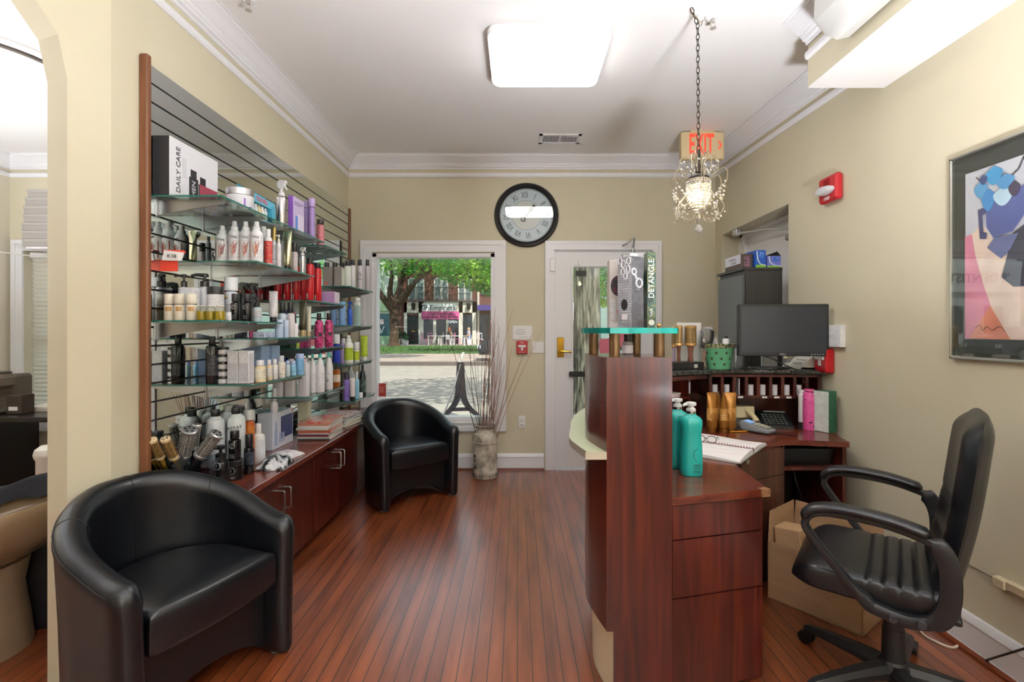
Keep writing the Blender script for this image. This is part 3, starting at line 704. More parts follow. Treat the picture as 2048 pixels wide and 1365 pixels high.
k = MB(); k.box((-.042, -.062, .0), (.042, -.049, .022), .004).box((-.012, -.058, -.035), (.012, -.049, .004), .003); k.build('pull_handle', WHITE, t)
txt('FIRE', .024, WHITE, t, (0, -.0512, .042), FY)
ya = 1.84/.634; t = thing('small_canvas', 'small pale abstract canvas on the wall above the red pull station', 'picture', (XR, ya, 1.3-.0125*ya), rz=-PI/2)
MB().box((-.10, -.03, -.062), (.10, 0, .062), .002).build('canvas', noise_mat('pale_abstract', [(0.3, '#dfe0e6'), (0.5, '#f2f2f4'), (0.7, '#cfd4de')], scale=(1, 1, 3), nscale=6, r=.7), t)
# framed print on the wall
fy0, fy1, fz0, fz1 = 1.30, 2.11, 1.178, 2.02
t = thing('framed_print', 'large silver framed print of a blue cup of flowers on the wall', 'picture', (XR, (fy0+fy1)/2, (fz0+fz1)/2), rz=-PI/2)
hw, hh = (fy1-fy0)/2, (fz1-fz0)/2
k = MB(); [k.box(a, b_, .004) for a, b_ in (((-hw, -.022, -hh), (hw, 0, -hh+.014)), ((-hw, -.022, hh-.014), (hw, 0, hh)), ((-hw, -.022, -hh), (-hw+.014, 0, hh)), ((hw-.014, -.022, -hh), (hw, 0, hh)))]; k.build('frame', pm('#c9c7c0', .25, .9), t)
MB().box((-hw+.01, -.006, -hh+.01), (hw-.01, -.002, hh-.01)).build('mount', pm('#44443f', .6), t, ang=0)
aw_, ah_ = hw-.065, hh-.085
MB().box((-aw_, -.008, -ah_), (aw_, -.006, ah_)).build('print', noise_mat('print_paper', [(0.3, '#cfc9d6'), (0.7, '#ddd8de')], nscale=5, r=.7), t, ang=0)
def flat_poly(name, pts, col, y=-.009):
    k = MB(); n = len(pts); k.add([(x, y, z) for x, z in pts]+[(x, y+.0008, z) for x, z in pts], [tuple(range(n)), tuple(range(n, 2*n))[::-1]]+[(i, (i+1) % n, n+(i+1) % n, n+i) for i in range(n)])
    return k.build(name, noise_mat('art_'+col.lstrip('#'), [(0.3, col), (0.75, '#%02x%02x%02x' % tuple(min(255, int(int(col[i:i+2], 16)*1.13)+6) for i in (1, 3, 5)))], nscale=7, r=.7), t, ang=0)
L0 = -aw_
LL = lambda pts: [(L0+x, z) for x, z in pts]
flat_poly('painted_table', LL([(0, .08), (.03, .085), (.075, .12), (.16, -.02), (.5, -.02), (2*aw_, -.02), (2*aw_, -ah_), (0, -ah_)]), '#e3c3b4')
flat_poly('painted_cloth', LL([(0, .08), (.03, .085), (.045, .0), (.08, -.12), (.13, -.26), (.05, -ah_), (0, -ah_)]), '#d07a92', -.0101)
flat_poly('painted_shadow', LL([(.155, -.10), (.20, .06), (.27, .10), (2*aw_, .10), (2*aw_, -.16), (.2, -.14)]), '#3f3d4a', -.0111)
flat_poly('painted_wedge', LL([(.02, -ah_+.001), (.11, -ah_+.13), (.19, -ah_+.001)]), '#d98268', -.0121)
flat_poly('painted_cup', LL([(.092, .185), (.26, .23), (.26, .14), (.20, .065), (.125, .055), (.098, .10)]), '#565d92', -.0131)
flat_poly('painted_cup_handle', LL([(.062, .175), (.095, .18), (.095, .158), (.08, .15), (.084, .085), (.10, .078), (.095, .055), (.07, .06)]), '#45456c', -.0135)
flat_poly('painted_saucer', LL([(.10, .02), (.13, .055), (.22, .055), (.19, .0), (.155, -.03)]), '#62668f', -.0127)
def blob(cx, cz, rx, rz, col, y): flat_poly('painted_flower', [(cx+rx*math.cos(a)*(1+.12*math.sin(3*a)), cz+rz*math.sin(a)*(1+.1*math.cos(4*a))) for a in [2*PI*i/18 for i in range(18)]], col, y)
for n_, (cx, cz, rx, rz, col) in enumerate(((.105, .205, .028, .040, '#4a86bf'), (.165, .205, .038, .034, '#b3c9da'), (.075, .252, .028, .030, '#5f97c2'), (.13, .292, .034, .033, '#4a94c6'), (.175, .256, .034, .026, '#5790c2'), (.088, .288, .016, .018, '#46507c'), (.21, .22, .021, .026, '#463c50'))): blob(L0+cx, cz, rx, rz, col, -.0141-.0006*n_)
k = MB(); k.tube([(L0+.19, -.0105, .27), (L0+.22, -.0105, .29), (L0+.24, -.0105, .33)], .002, 5).tube([(L0+.075, -.0105, .28), (L0+.05, -.0105, .31)], .0015, 5); k.build('painted_stems', pm('#3a3640', .7), t)
k = MB(); k.tube(smooth([(L0+.05, -.0128, -ah_+.045), (L0+.07, -.0128, -ah_+.055), (L0+.08, -.0128, -ah_+.035), (L0+.10, -.0128, -ah_+.05), (L0+.12, -.0128, -ah_+.035), (L0+.15, -.0128, -ah_+.05), (L0+.17, -.0128, -ah_+.03)], 3), .0012, 4); k.build('signature', pm('#4a3f3c', .7), t)
MB().box((-hw+.012, -.0205, -hh+.012), (hw-.012, -.0195, hh-.012)).build('glazing', GLASS, t, ang=0)
# exit sign
ex = W(1403, 290, 3.98); t = thing('exit_sign', 'tan exit sign with red letters hanging below the ceiling', 'sign', (ex.x, 3.98, ceilz(ex.x, 3.98)))
k = MB(); k.box((-.17, -.03, -.226), (.17, .03, -.012), .006); k.build('housing', pm('#dcc79c', .5), t)
MB().box((-.10, -.035, -.02), (.10, .035, 0), .004).build('canopy', pm('#d9c49a', .5), t)
RED = pm('#dd4a35', .5, em=.5)
txt('EXIT', .225, RED, t, (-.012, -.0312, -.118), FY, sx=.43, bold=.005)
k = MB(); k.add([(.135+x, -.032, -.118+z) for x, z in ((-.018, .034), (-.006, .034), (.016, 0), (-.006, -.034), (-.018, -.034), (.002, 0))]+[(.135+x, -.030, -.118+z) for x, z in ((-.018, .034), (-.006, .034), (.016, 0), (-.006, -.034), (-.018, -.034), (.002, 0))], [(0,1,2,5),(5,2,3,4),(6,7,8,11),(11,8,9,10)]); k.build('arrow', RED, t, ang=0)
# ---------------- chandelier ----------------
hx_ = .362*2.40; ct = thing('chandelier', 'small beaded crystal chandelier hanging on a dark chain', 'chandelier', (hx_, 2.40, ceilz(hx_, 2.4)))
ZT = ceilz(hx_, 2.4)
zl = lambda py: EYE+(CY-py)*2.4/1000-ZT       # picture height on the lamp's own axis to local z
IRON = pm('#3a332c', .45, .7); CRY = pm('#efe9da', .06, 0, .9, tr=.55); PALE = pm('#9d917c', .3, .6)
def chain(name, pts_from, pts_to, link, mt):
    a, b_ = Vector(pts_from), Vector(pts_to); n = max(2, int((b_-a).length/(link*.78))); k = MB(); d = (b_-a).normalized()
    u = d.orthogonal().normalized(); w = d.cross(u)
    for i in range(n):
        c_ = a.lerp(b_, (i+.5)/n); s1 = u if i % 2 else w
        k.tube([c_+d*(link*.5*math.sin(q))*(1)+s1*(link*.22*math.cos(q)) for q in [2*PI*j/12 for j in range(12)]], .0022, 5, True)
    return k.build(name, mt, ct)
chain('chain', (-.035, 0, 0), (-.006, 0, zl(48)), .032, IRON)
chain('chain', (-.004, 0, zl(46)), (0, 0, zl(302)), .034, IRON)
k = MB(); k.tube([(0, 0, zl(300)), (0, 0, zl(345))], [.009, .014]); k.lathe([(.012, zl(350)), (.05, zl(356)), (.052, zl(362)), (.01, zl(362))], 20); k.build('stem', IRON, ct)
k = MB(); k.tube([(-.02, 0, zl(30)), (.01, 0, zl(45)), (.02, 0, zl(40)), (.012, 0, zl(52))], .003, 5); k.build('hook', PALE, ct)
k = MB(); k.lathe([(.052, zl(360)), (.055, zl(366)), (.052, zl(372))], 24)
k.build('shade_ring', PALE, ct); k = MB()
for zz in (zl(420),): k.tube([(.053*math.cos(a), .053*math.sin(a), zz) for a in [2*PI*i/24 for i in range(24)]], .003, 5, True)
k.build('shade_ring', PALE, ct)
k = MB()
for row, zz in enumerate([zl(366+i*5.2) for i in range(11)]):
    rr_ = .053 if row < 7 else .053-.006*(row-6)
    for i in range(22): a = 2*PI*(i+.5*(row % 2))/22; k.sph((rr_*math.cos(a), rr_*math.sin(a), zz), .0062, 6)
k.build('bead_shade', CRY, ct, ang=0)
k = MB(); k.sph((0, 0, zl(392)), .022, 12, 1.3); k.build('bulb', pm('#fff2d0', .4, em=70, emc='#ffe9bd'), ct)
k = MB()
for i in range(6):
    a = 2*PI*i/6+.35; u = Vector((math.cos(a), math.sin(a), 0))
    lo = [(.045, 368), (.085, 352), (.118, 345), (.135, 356), (.128, 374), (.108, 380)]
    k.tube(smooth([u*r_+Vector((0, 0, zl(p))) for r_, p in lo], 4), .0024, 6)
    lo = [(.052, 362), (.060, 385), (.100, 405), (.118, 420), (.095, 436), (.045, 442), (.02, 430)]
    k.tube(smooth([u*r_+Vector((0, 0, zl(p))) for r_, p in lo], 4), .0024, 6)
    a += .52; u = Vector((math.cos(a), math.sin(a), 0))
    lo = [(.016, 345), (.030, 322), (.060, 312), (.085, 320), (.088, 340), (.065, 350), (.050, 340)]
    k.tube(smooth([u*r_+Vector((0, 0, zl(p))) for r_, p in lo], 4), .0023, 6)
    lo = [(.012, 330), (.018, 312), (.036, 306), (.044, 318)]
    k.tube(smooth([u*r_+Vector((0, 0, zl(p))) for r_, p in lo], 4), .002, 6)
k.build('scroll_arms', PALE, ct)
rb = random.Random(5)
for i in range(6):
    k = MB(); a0 = 2*PI*i/6+.35
    for j in range(12):
        q = j/11; a = a0+q*2*PI/6; r_ = .125-.02*math.sin(PI*q); k.sph((r_*math.cos(a), r_*math.sin(a), zl(372+30*math.sin(PI*q))), .0062, 6)
    for j in range(7):
        q = j/6; a = a0+.1+q*.8; r_ = .09-.02*math.sin(PI*q); k.sph((r_*math.cos(a), r_*math.sin(a), zl(330+22*math.sin(PI*q))), .0055, 6)
    for j in range(12): a = a0+rb.uniform(-.35, .35); r_ = rb.uniform(.07, .118); k.sph((r_*math.cos(a), r_*math.sin(a), zl(rb.uniform(405, 442))), rb.uniform(.004, .007), 6)
    k.build('bead_string', CRY, ct, ang=0)
k = MB(); k.cyl((0, 0, zl(425)), (0, 0, zl(445)), .0012, seg=5); k.sph((0, 0, zl(434)), .006, 8); k.sph((0, 0, zl(441)), .005, 8)
k.lathe([(.002, zl(448)), (.012, zl(452)), (.0195, zl(458)), (.014, zl(464)), (.002, zl(467))], 10); k.build('crystal_drop', pm('#ffffff', .03, 0, .8, tr=.8), ct, ang=0)
# speaker on the soffit
t = thing('wall_speaker', 'white wedge-shaped speaker mounted on the side of the soffit box', 'speaker', (SFX, 2.12, 2.70), rz=0)
def wedge(k, y0, y1, x0, x1, z0, z1):
    sec = []
    for y, s_ in ((y0, .86), (y0+.02, 1.0), (y1-.02, 1.0), (y1, .86)):
        zc, hz = (z0+z1)/2, (z1-z0)/2*s_
        sec.append([(x1, y, zc+hz), (x0+(.03), y, zc+hz), (x0+.005, y, zc+hz*.8), (x0, y, zc-hz*.3), (x0+.05, y, zc-hz*.85), (x0+.09, y, zc-hz), (x1, y, zc-hz*.9)])
    k.loft(sec); return k
wedge(MB(), -.23, .08, -.155, -.012, -.135, .115).build('cabinet', pm('#d6d6d2', .5), t)
wedge(MB(), -.42, -.232, -.135, -.012, -.11, .10).build('grille', pm('#cfd2d2', .6), t)
MB().box((-.03, -.06, -.03), (0, .0, .03), .004).build('bracket', pm('#b9b6ae', .5), t)
# ---------------- products on the shelves ----------------
def print_mat(base, ink, dens=1.0, frac=.45):
    """paper or plastic with fine illegible lines of print"""
    key = ('print', base, ink, dens)
    if key in MC: return MC[key]
    mt = newmat('printed_'+base.lstrip('#')); nt, N, L, b = nodes(mt)
    tc = N.new('ShaderNodeTexCoord'); mp = N.new('ShaderNodeMapping'); mp.inputs['Scale'].default_value = (140*dens, 140*dens, 170*dens)
    n = N.new('ShaderNodeTexNoise'); n.inputs['Scale'].default_value = 1.0; n.inputs['Detail'].default_value = 1
    w = N.new('ShaderNodeTexWave'); w.bands_direction = 'Z'; w.inputs['Scale'].default_value = 34*dens
    L.new(tc.outputs['Object'], mp.inputs[0]); L.new(mp.outputs[0], n.inputs['Vector']); L.new(tc.outputs['Object'], w.inputs['Vector'])
    n2 = N.new('ShaderNodeTexNoise'); n2.inputs['Scale'].default_value = 22; L.new(tc.outputs['Object'], n2.inputs['Vector'])
    m1 = N.new('ShaderNodeMath'); m1.operation = 'MULTIPLY'; L.new(w.outputs[1], m1.inputs[0]); L.new(n.outputs[0], m1.inputs[1])
    m2 = N.new('ShaderNodeMath'); m2.operation = 'MULTIPLY'; L.new(m1.outputs[0], m2.inputs[0]); L.new(n2.outputs[0], m2.inputs[1])
    m3 = N.new('ShaderNodeMath'); m3.operation = 'GREATER_THAN'; L.new(m2.outputs[0], m3.inputs[0]); m3.inputs[1].default_value = .22
    mx = N.new('ShaderNodeMix'); mx.data_type = 'RGBA'; mx.inputs[6].default_value = rgb(base); mx.inputs[7].default_value = rgb(ink)
    L.new(m3.outputs[0], mx.inputs[0]); L.new(mx.outputs[2], b.inputs['Base Color']); b.inputs['Roughness'].default_value = .4
    MC[key] = mt; return mt
def colr(c, r=.35, m=0.0): return c if not isinstance(c, str) else pm(c, r, m)
def pumphead(k, z, h, r, dirv=(-.7, -.7)):
    d = Vector((dirv[0], dirv[1], 0)).normalized()
    k.lathe([(r*.9, z), (r*.9, z+h*.42), (r*.55, z+h*.46), (r*.3, z+h*.5), (r*.3, z+h*.72), (r*.75, z+h*.74), (r*.8, z+h*.93), (r*.6, z+h)], 14)
    k.tube([Vector((0, 0, z+h*.86)), d*r*1.6+Vector((0, 0, z+h*.88)), d*r*2.6+Vector((0, 0, z+h*.78))], [r*.42, r*.36, r*.28], 8)
def trigger(k, z, h, r, d=(1, 0)):
    d = Vector((d[0], d[1], 0)).normalized(); w = Vector((-d.y, d.x, 0))
    k.lathe([(r*.8, z), (r*.8, z+h*.22), (r*.4, z+h*.28), (r*.38, z+h*.5)], 12)
    prof_ = [(-r*.9, .55), (-r*1.1, .75), (-r*.8, .95), (0, 1.0), (r*1.3, .95), (r*1.5, .82), (r*1.2, .76), (r*.5, .70), (r*.4, .48), (-r*.4, .46)]
    n = len(prof_); A = [[tuple(d*x+w*sw_*r*.45+Vector((0, 0, z+h*q))) for x, q in prof_] for sw_ in (-1, 1)]
    k.loft(A)
    k.tube([d*r*.9+Vector((0, 0, z+h*.74)), d*r*1.35+Vector((0, 0, z+h*.55)), d*r*1.8+Vector((0, 0, z+h*.34))], [r*.3, r*.22, r*.16], 6)
def product(kind, name, label, cat, loc, w, h, body, cap='#f2f2f2', lab=None, d=None, rz=0.0, group=None, ch=None, lz=(.18, .62), neck=None, text=None, capm=0.0, extra=None):
    """one article with its parts; w,h,d in metres, origin at the foot"""
    t = thing(name, label, cat, loc, rz, group); r = w/2; B = colr(body); C = colr(cap, .3, capm); L_ = colr(lab, .4) if lab else None
    e = .0007
    if kind in ('round', 'cone', 'pump', 'trig', 'can', 'flask'):
        chh = ch if ch else {'round': .18, 'cone': .22, 'pump': .28, 'trig': .32, 'can': .17, 'flask': .16}[kind]
        hb = h*(1-chh)
        if kind == 'can': pr = [(r*.92, 0), (r, h*.015), (r, hb*.93), (r*.93, hb*.965), (r*.72, hb)]
        elif kind == 'flask': pr = [(r*.9, 0), (r, h*.03), (r, hb*.62), (r*.93, hb*.74), (r*.62, hb*.9), (r*.36, hb*.97), (r*.34, hb)]
        elif kind == 'cone': pr = [(r*.95, 0), (r, h*.02), (r, hb*.84), (r*.9, hb*.93), (r*.62, hb)]
        else: pr = [(r*.94, 0), (r, h*.02), (r, hb*.86), (r*.92, hb*.94), (r*.55, hb*.985), (r*.52, hb)]
        k = MB(); k.lathe(pr, 24); k.build('body', B, t)
        k = MB()
        if kind == 'pump': pumphead(k, hb, h-hb, r*.62)
        elif kind == 'trig': trigger(k, hb, h-hb, r*.75, (1, -.3))
        elif kind == 'cone': k.lathe([(r*.60, hb), (r*.58, hb+(h-hb)*.35), (r*.42, hb+(h-hb)*.45), (r*.36, h*.995), (r*.3, h)], 18)
        else:
            rc = {'round': r*.62, 'can': r*.74, 'flask': r*.36}[kind] if neck is None else r*neck
            k.lathe([(rc*.97, hb), (rc, hb+.001), (rc, h-.003), (rc*.93, h)], 20)
        k.build('cap', C, t)
        if L_: k = MB(); k.lathe([(r+e, h*lz[0]), (r+e, min(h*lz[1], hb*.83))], 24); k.build('label', L_, t)
    elif kind == 'jar':
        hl = h*(ch or .3); k = MB(); k.lathe([(r*.96, 0), (r, h*.03), (r, h-hl-.002), (r*.9, h-hl)], 24); k.build('body', B, t)
        k = MB(); k.lathe([(r*1.02, h-hl), (r*1.02, h-.002), (r*.98, h)], 24); k.build('lid', C, t)
        if L_: k = MB(); k.lathe([(r+e, h*.08), (r+e, h-hl-.004)], 24); k.build('label', L_, t)
    elif kind == 'box':
        dd = d or w; k = MB(); k.box((-w/2, -dd/2, 0), (w/2, dd/2, h), .0015); k.build('carton', B, t, ang=0)
        if L_: k = MB(); k.box((w/2, -dd*.45, h*.08), (w/2+e, dd*.45, h*.92)); k.box((-w*.45, -dd/2-e, h*lz[0]), (w*.45, -dd/2, h*lz[1])); k.build('printed_panel', L_, t, ang=0)
    elif kind == 'sq':
        dd = d or w*.7; chh = ch or .16; hb = h*(1-chh)
        def rrc(sx, z): return [(w/2*sx*math.copysign(abs(math.cos(a))**.5, math.cos(a)), dd/2*sx*math.copysign(abs(math.sin(a))**.5, math.sin(a)), z) for a in [2*PI*i/24 for i in range(24)]]
        k = MB(); k.loft([rrc(.95, 0), rrc(1, h*.02), rrc(1, hb*.86), rrc(.9, hb*.95), rrc(.45, hb)]); k.build('body', B, t)
        k = MB()
        if neck == 'pump': pumphead(k, hb, h-hb, r*.5)
        else: rc = r*(neck or .42); k.lathe([(rc, hb), (rc, h-.003), (rc*.9, h)], 18)
        k.build('cap', C, t)
        if L_: k = MB(); k.loft([rrc(1.012, h*lz[0]), rrc(1.012, min(h*lz[1], hb*.82))], cap=False); k.build('label', L_, t)
    elif kind == 'tube':
        hc = h*(ch or .13); k = MB(); k.lathe([(r*.8, 0), (r*.82, .001), (r*.78, hc)], 20); k.build('cap', C, t)
        def el(z, q): return [(w/2*(1+.06*q)*math.cos(a), w/2*(1-q*.95)*math.sin(a), z) for a in [2*PI*i/24 for i in range(24)]]
        k = MB(); k.loft([[(x*.85, y*.85, z) for x, y, z in el(hc, 0)], el(hc+.006, 0), el(h*.4, .15), el(h*.7, .45), el(h*.93, .88), el(h*.94, .97), el(h, .97)]); k.build('body', B, t, ang=50)
        if L_: k = MB(); k.loft([[(x*1.02, y*1.02, z) for x, y, z in el(h*lz[0], .12)], [(x*1.02, y*1.02, z) for x, y, z in el(h*lz[1], .34)]], cap=False); k.build('label', L_, t)
    if extra: extra(t, r, h)
    return t
def P(kind, name, label, cat, z, X, x0, x1, ytop, body, **k):
    """place by the picture: columns x0..x1, top row, on the shelf at height z, X metres from the axis"""
    pc = (x0+x1)/2; Y = X*1000/(pc-CX); w = (x1-x0)*Y/1000; h = EYE+(CY-ytop)*Y/1000-z
    kw = dict(k); sc = kw.pop('ws', 1.0)
    return product(kind, name, label, cat, (X, Y, z+.0004), w*sc, h, body, **kw)
WHT = '#e9e9ec'; PR = print_mat('#e6e6ea', '#a9a9b0', 1.5); PRG = print_mat('#c9cbd0', '#7d7f86')
# --- topmost shelf
t = thing('gift_box', 'large white and charcoal care kit box on the topmost shelf', 'box', (-1.511, 2.29, 1.8704))
k = MB(); k.box((-.037, -.17, 0), (.034, .17, .255), .001); k.build('carton', pm('#26262a', .5), t, ang=0)
MB().box((.034, -.17, 0), (.036, .17, .255)).build('front_face', pm('#dfe0e6', .45), t, ang=0)
o = txt('DAILY CARE', .036, pm('#1c1c20', .5), t, (.0366, -.115, .125), (PI/2, -PI/2, PI/2))
k = MB()
for y, h_ in ((-.012, .15), (.055, .135)):
    k.box((.036, y-.032, .004), (.0364, y+.032, h_-.03)).box((.036, y-.022, h_-.03), (.0364, y+.02, h_+.005))
k.build('printed_bottles', pm('#24252b', .4), t, ang=0)
txt('MEN', .036, pm('#d9dbe2', .5), t, (.0368, -.012, .07), (PI/2, -PI/2, PI/2))
MB().box((.036, .03, .003), (.0370, .165, .105)).build('red_pack', pm('#a8485c', .45), t, ang=0)
for y0_ in (-.085, -.075, -.066): MB().box((.036, y0_, .10), (.0362, y0_+.0015, .19)).build('printed_line', pm('#9a9aa2', .6), t, ang=0)
P('jar', 'cream_jar', 'wide white jar with silver lid beside the care kit box', 'jar', 1.87, -1.36, 455, 505, 380, '#dadbe0', cap='#cfd0d4', capm=1.0, ch=.28, extra=lambda t, r, h: MB().lathe([(r*.2, 0), (r*.2, .001)], 4, (r*.96, -r*.35, h*.2)).box((r*.72, -r*.72, h*.12), (r*.78, -r*.35, h*.55)).build('purple_label', pm('#8a54c4', .4), t, ang=0))
t = thing('travel_set', 'turquoise travel gift set with small bottles on the topmost shelf', 'gift set', (-1.365, 2.62, 1.8704))
k = MB(); k.box((-.03, -.14, 0), (-.026, .14, .155)).box((-.03, -.14, 0), (.03, .14, .012)).box((-.03, .10, 0), (.03, .14, .10)); k.build('backing_card', pm('#4fa9c6', .45), t, ang=0)
k = MB(); k.box((-.028, -.09, .085), (.026, .14, .125)); k.build('header', pm('#64b6cf', .45), t, ang=0)
txt('TRAVEL', .034, pm('#e2476a', .5), t, (.0268, .0, .105), FX)
k = MB(); k.lathe([(.024, 0), (.025, .004), (.025, .085), (.018, .098), (.018, .125), (.016, .127)], 18, (.003, -.108, .012)); k.build('blue_bottle', pm('#1f4c86', .3), t)
for i in range(5): k = MB(); k.lathe([(.012, 0), (.012, .05), (.008, .055), (.008, .068)], 12, (.008, -.066+i*.033, .012)); k.build('small_bottle', pm(['#e6e6e2', '#d8dde0', '#c9b98a'][i % 3], .35), t)
P('trig', 'spray_bottle', 'silver spray bottle with white trigger between turquoise set and purple box', 'bottle', 1.87, -1.33, 553, 573, 361, pm('#b9b3b4', .22, .9), cap='#e8e8ec', ch=.33)
t = thing('gift_box', 'purple gift box with pale front on the topmost shelf', 'box', (-1.325, 2.995, 1.8704))
k = MB(); k.box((-.016, -.075, 0), (.014, .075, .215), .001); k.build('carton', pm('#8d5cc0', .45), t, ang=0)
MB().box((.014, -.073, .002), (.015, .075, .213)).build('front_face', pm('#cbbce0', .45), t, ang=0)
k = MB(); [k.box((.015, y-.012, .01), (.0155, y+.012, .12)) for y in (.0, .03, .058)]; k.build('printed_bottles', pm('#e3dcef', .4), t, ang=0)
MB().box((.015, -.045, .012), (.0156, -.015, .105)).build('printed_blue_bottle', pm('#5a8fe0', .4), t, ang=0)
k = MB(); k.box((.015, -.06, .18), (.0155, .06, .185)).box((.015, -.06, .168), (.0155, .02, .172)); k.build('printed_line', pm('#6c5a9a', .6), t, ang=0)
LAV = print_mat('#a58cc6', '#8570b0')
P('round', 'shampoo_bottle', 'shorter lavender bottle directly beside the purple gift box', 'bottle', 1.87, -1.34, 608, 618, 403, LAV, cap='#b29bd0', ch=.16, neck=.98)
P('round', 'shampoo_bottle', 'taller lavender bottle at the end of the topmost long shelf', 'bottle', 1.87, -1.30, 617, 630, 398, LAV, cap='#b6a0d4', ch=.2, neck=.98)
P('round', 'shampoo_bottle', 'salmon pink bottle with black cap alone on its short shelf', 'bottle', 1.855, -1.32, 633, 648, 440, print_mat('#c26a72', '#d6a0a2'), cap='#2a2528', ch=.17, neck=.9)
# --- row of white cone-capped bottles
def arcs(cols):
    def f(t, r, h):
        for a0, dz, c_ in cols:
            k = MB(); k.tube([((r+.0012)*math.cos(a0+.55*q), (r+.0012)*math.sin(a0+.55*q), h*(.12+dz+.30*abs(math.sin(PI*q*.9)))) for q in [i/8-.5 for i in range(9)]], .0016, 5); k.build('printed_arc', pm(c_, .4), t)
        k = MB(); k.grid(lambda u, v: ((r+.0009)*math.cos(-2.25+.16*u), (r+.0009)*math.sin(-2.25+.16*u), h*(.08+.42*v)), 2, 1); k.build('colour_stripe', pm(cols[0][2], .4), t)
        txt('Olaq', r*.55, pm('#3a3a40', .5), t, ((r+.0012)*math.cos(-1.3), (r+.0012)*math.sin(-1.3), h*.60), (PI/2, 0, -1.3+PI/2))
    return f
rowc = [('#7b2c36', 'nearest the wood edge trim'), ('#c05040', 'second in the row, with a red stripe and brown curls'), ('#a8503c', 'third in the row, with brick-red curls'), ('#e08a3a', 'fourth in the row, with an orange stripe')]
for (x0, x1, yt, X), (c_, wd_) in zip(((432.5, 457, 452, -1.45), (457, 481, 443, -1.39), (480, 503, 444, -1.335), (501, 525, 444, -1.28)), rowc):
    P('cone', 'shampoo_bottle', 'white cone-capped bottle '+wd_, 'bottle', 1.632, X, x0, x1, yt, WHT, cap='#e6e6ea', lab=PR, lz=(.1, .66), group='white cone-capped bottles', extra=arcs([(-1.2, .02, c_), (-1.0, .06, '#8d4030'), (-1.4, -.02, '#b86a4c')]))
P('round', 'shampoo_bottle', 'white bottle with a blue stripe behind the orange-striped cone-capped one', 'bottle', 1.632, -1.325, 519, 535, 454, WHT, lab=PR, ch=.2, extra=arcs([(-1.2, .02, '#3d6fb4'), (-.9, .05, '#d0b060')]))
P('round', 'shampoo_bottle', 'white bottle with a solid red label on the cone-capped bottle shelf', 'bottle', 1.632, -1.285, 529, 544, 459, WHT, lab=print_mat('#c23a34', '#e09a90'), ch=.2, lz=(.05, .68))
P('round', 'spray_bottle', 'slim white bottle with tall gold cap', 'bottle', 1.632, -1.30, 543.5, 553, 455, '#d9dde0', cap='#b39a5e', capm=.8, ch=.33, neck=.85, lab=PRG)
P('pump', 'serum_bottle', 'slim white pump bottle with a gold collar', 'bottle', 1.632, -1.275, 553, 562, 470, WHT, cap='#d8d3c8', ch=.25, lab=PR)
P('round', 'shampoo_bottle', 'pale grey bottle with grey cap beside the foil tube', 'bottle', 1.632, -1.34, 560, 569, 465, '#c7ccd2', cap='#7d8790', ch=.22)
P('tube', 'foil_tube', 'tall silver and gold foil tube standing on a black cap', 'tube', 1.632, -1.285, 567, 583, 462, pm('#cfc6a8', .2, .9), cap='#17171a', ch=.1)
P('can', 'hair_spray_can', 'pale pink can with tall black cap beside the foil tube', 'can', 1.632, -1.285, 583, 595, 487, print_mat('#cfc4c2', '#a09a9c'), cap='#201d1d', ch=.3, neck=.9)
P('trig', 'foam_bottle', 'silvery foam bottle with a white spray nozzle', 'bottle', 1.632, -1.28, 599, 611, 495, pm('#c9c6cc', .22, .8), cap='#e8eaea', ch=.3)
# --- cream bottles, oils and black bottles
def gold(t, r, h):
    k = MB(); k.lathe([(r*1.01, h*.60), (r*1.015, h*.612)], 20); k.build('silver_ring', CHROME, t)
    k = MB(); k.grid(lambda u, v: ((r+.0012)*math.cos(-1.75+1.1*u), (r+.0012)*math.sin(-1.75+1.1*u), h*(.35+.16*v)), 6, 1); k.build('gold_label', pm('#b08a52', .4), t)
CRM = '#ded8c8'
for i, (x0, x1, X, Y_, wd_) in enumerate(((328, 346, -1.50, 2.155, 'closest to the wood edge'), (346, 365, -1.452, 2.15, 'second from the wood edge'), (371, 391, -1.40, 2.15, 'next to the yellow oils'), (300, 316, -1.513, 2.23, 'behind the one closest to the wood edge'))):
    product('round', 'lotion_bottle', 'cream bottle with silver ring and gold label, '+wd_, 'bottle', (X, Y_, 1.3404), .0405, .114, CRM, cap='#e3decf', ch=.38, neck=.99, group='cream bottles with gold labels', extra=gold)
for X, Y_, wd_ in ((-1.512, 2.29, 'against the mirror behind the cream bottles'), (-1.462, 2.245, 'standing just behind the cream bottles')):
    product('box', 'product_carton', 'tall white carton '+wd_, 'carton', (X, Y_, 1.3404), .044, .148, '#dfe2ea', d=.044, lab=PR, group='white cartons behind the cream bottles')
P('pump', 'pump_bottle', 'white pump bottle with black head in front, behind the oils', 'bottle', 1.34, -1.45, 395, 424, 548, '#d3d5dc', cap='#17181a', ch=.28)
P('pump', 'pump_bottle', 'white pump bottle with black head against the mirror', 'bottle', 1.34, -1.497, 358, 378, 549, '#d3d5dc', cap='#17181a', ch=.28)
product('jar', 'mask_jar', 'white printed jar with wide black lid behind the yellow oils', 'jar', (-1.395, 2.31, 1.3404), .068, .158, '#dcdcdc', cap='#1a1a1c', ch=.22, lab=PR)
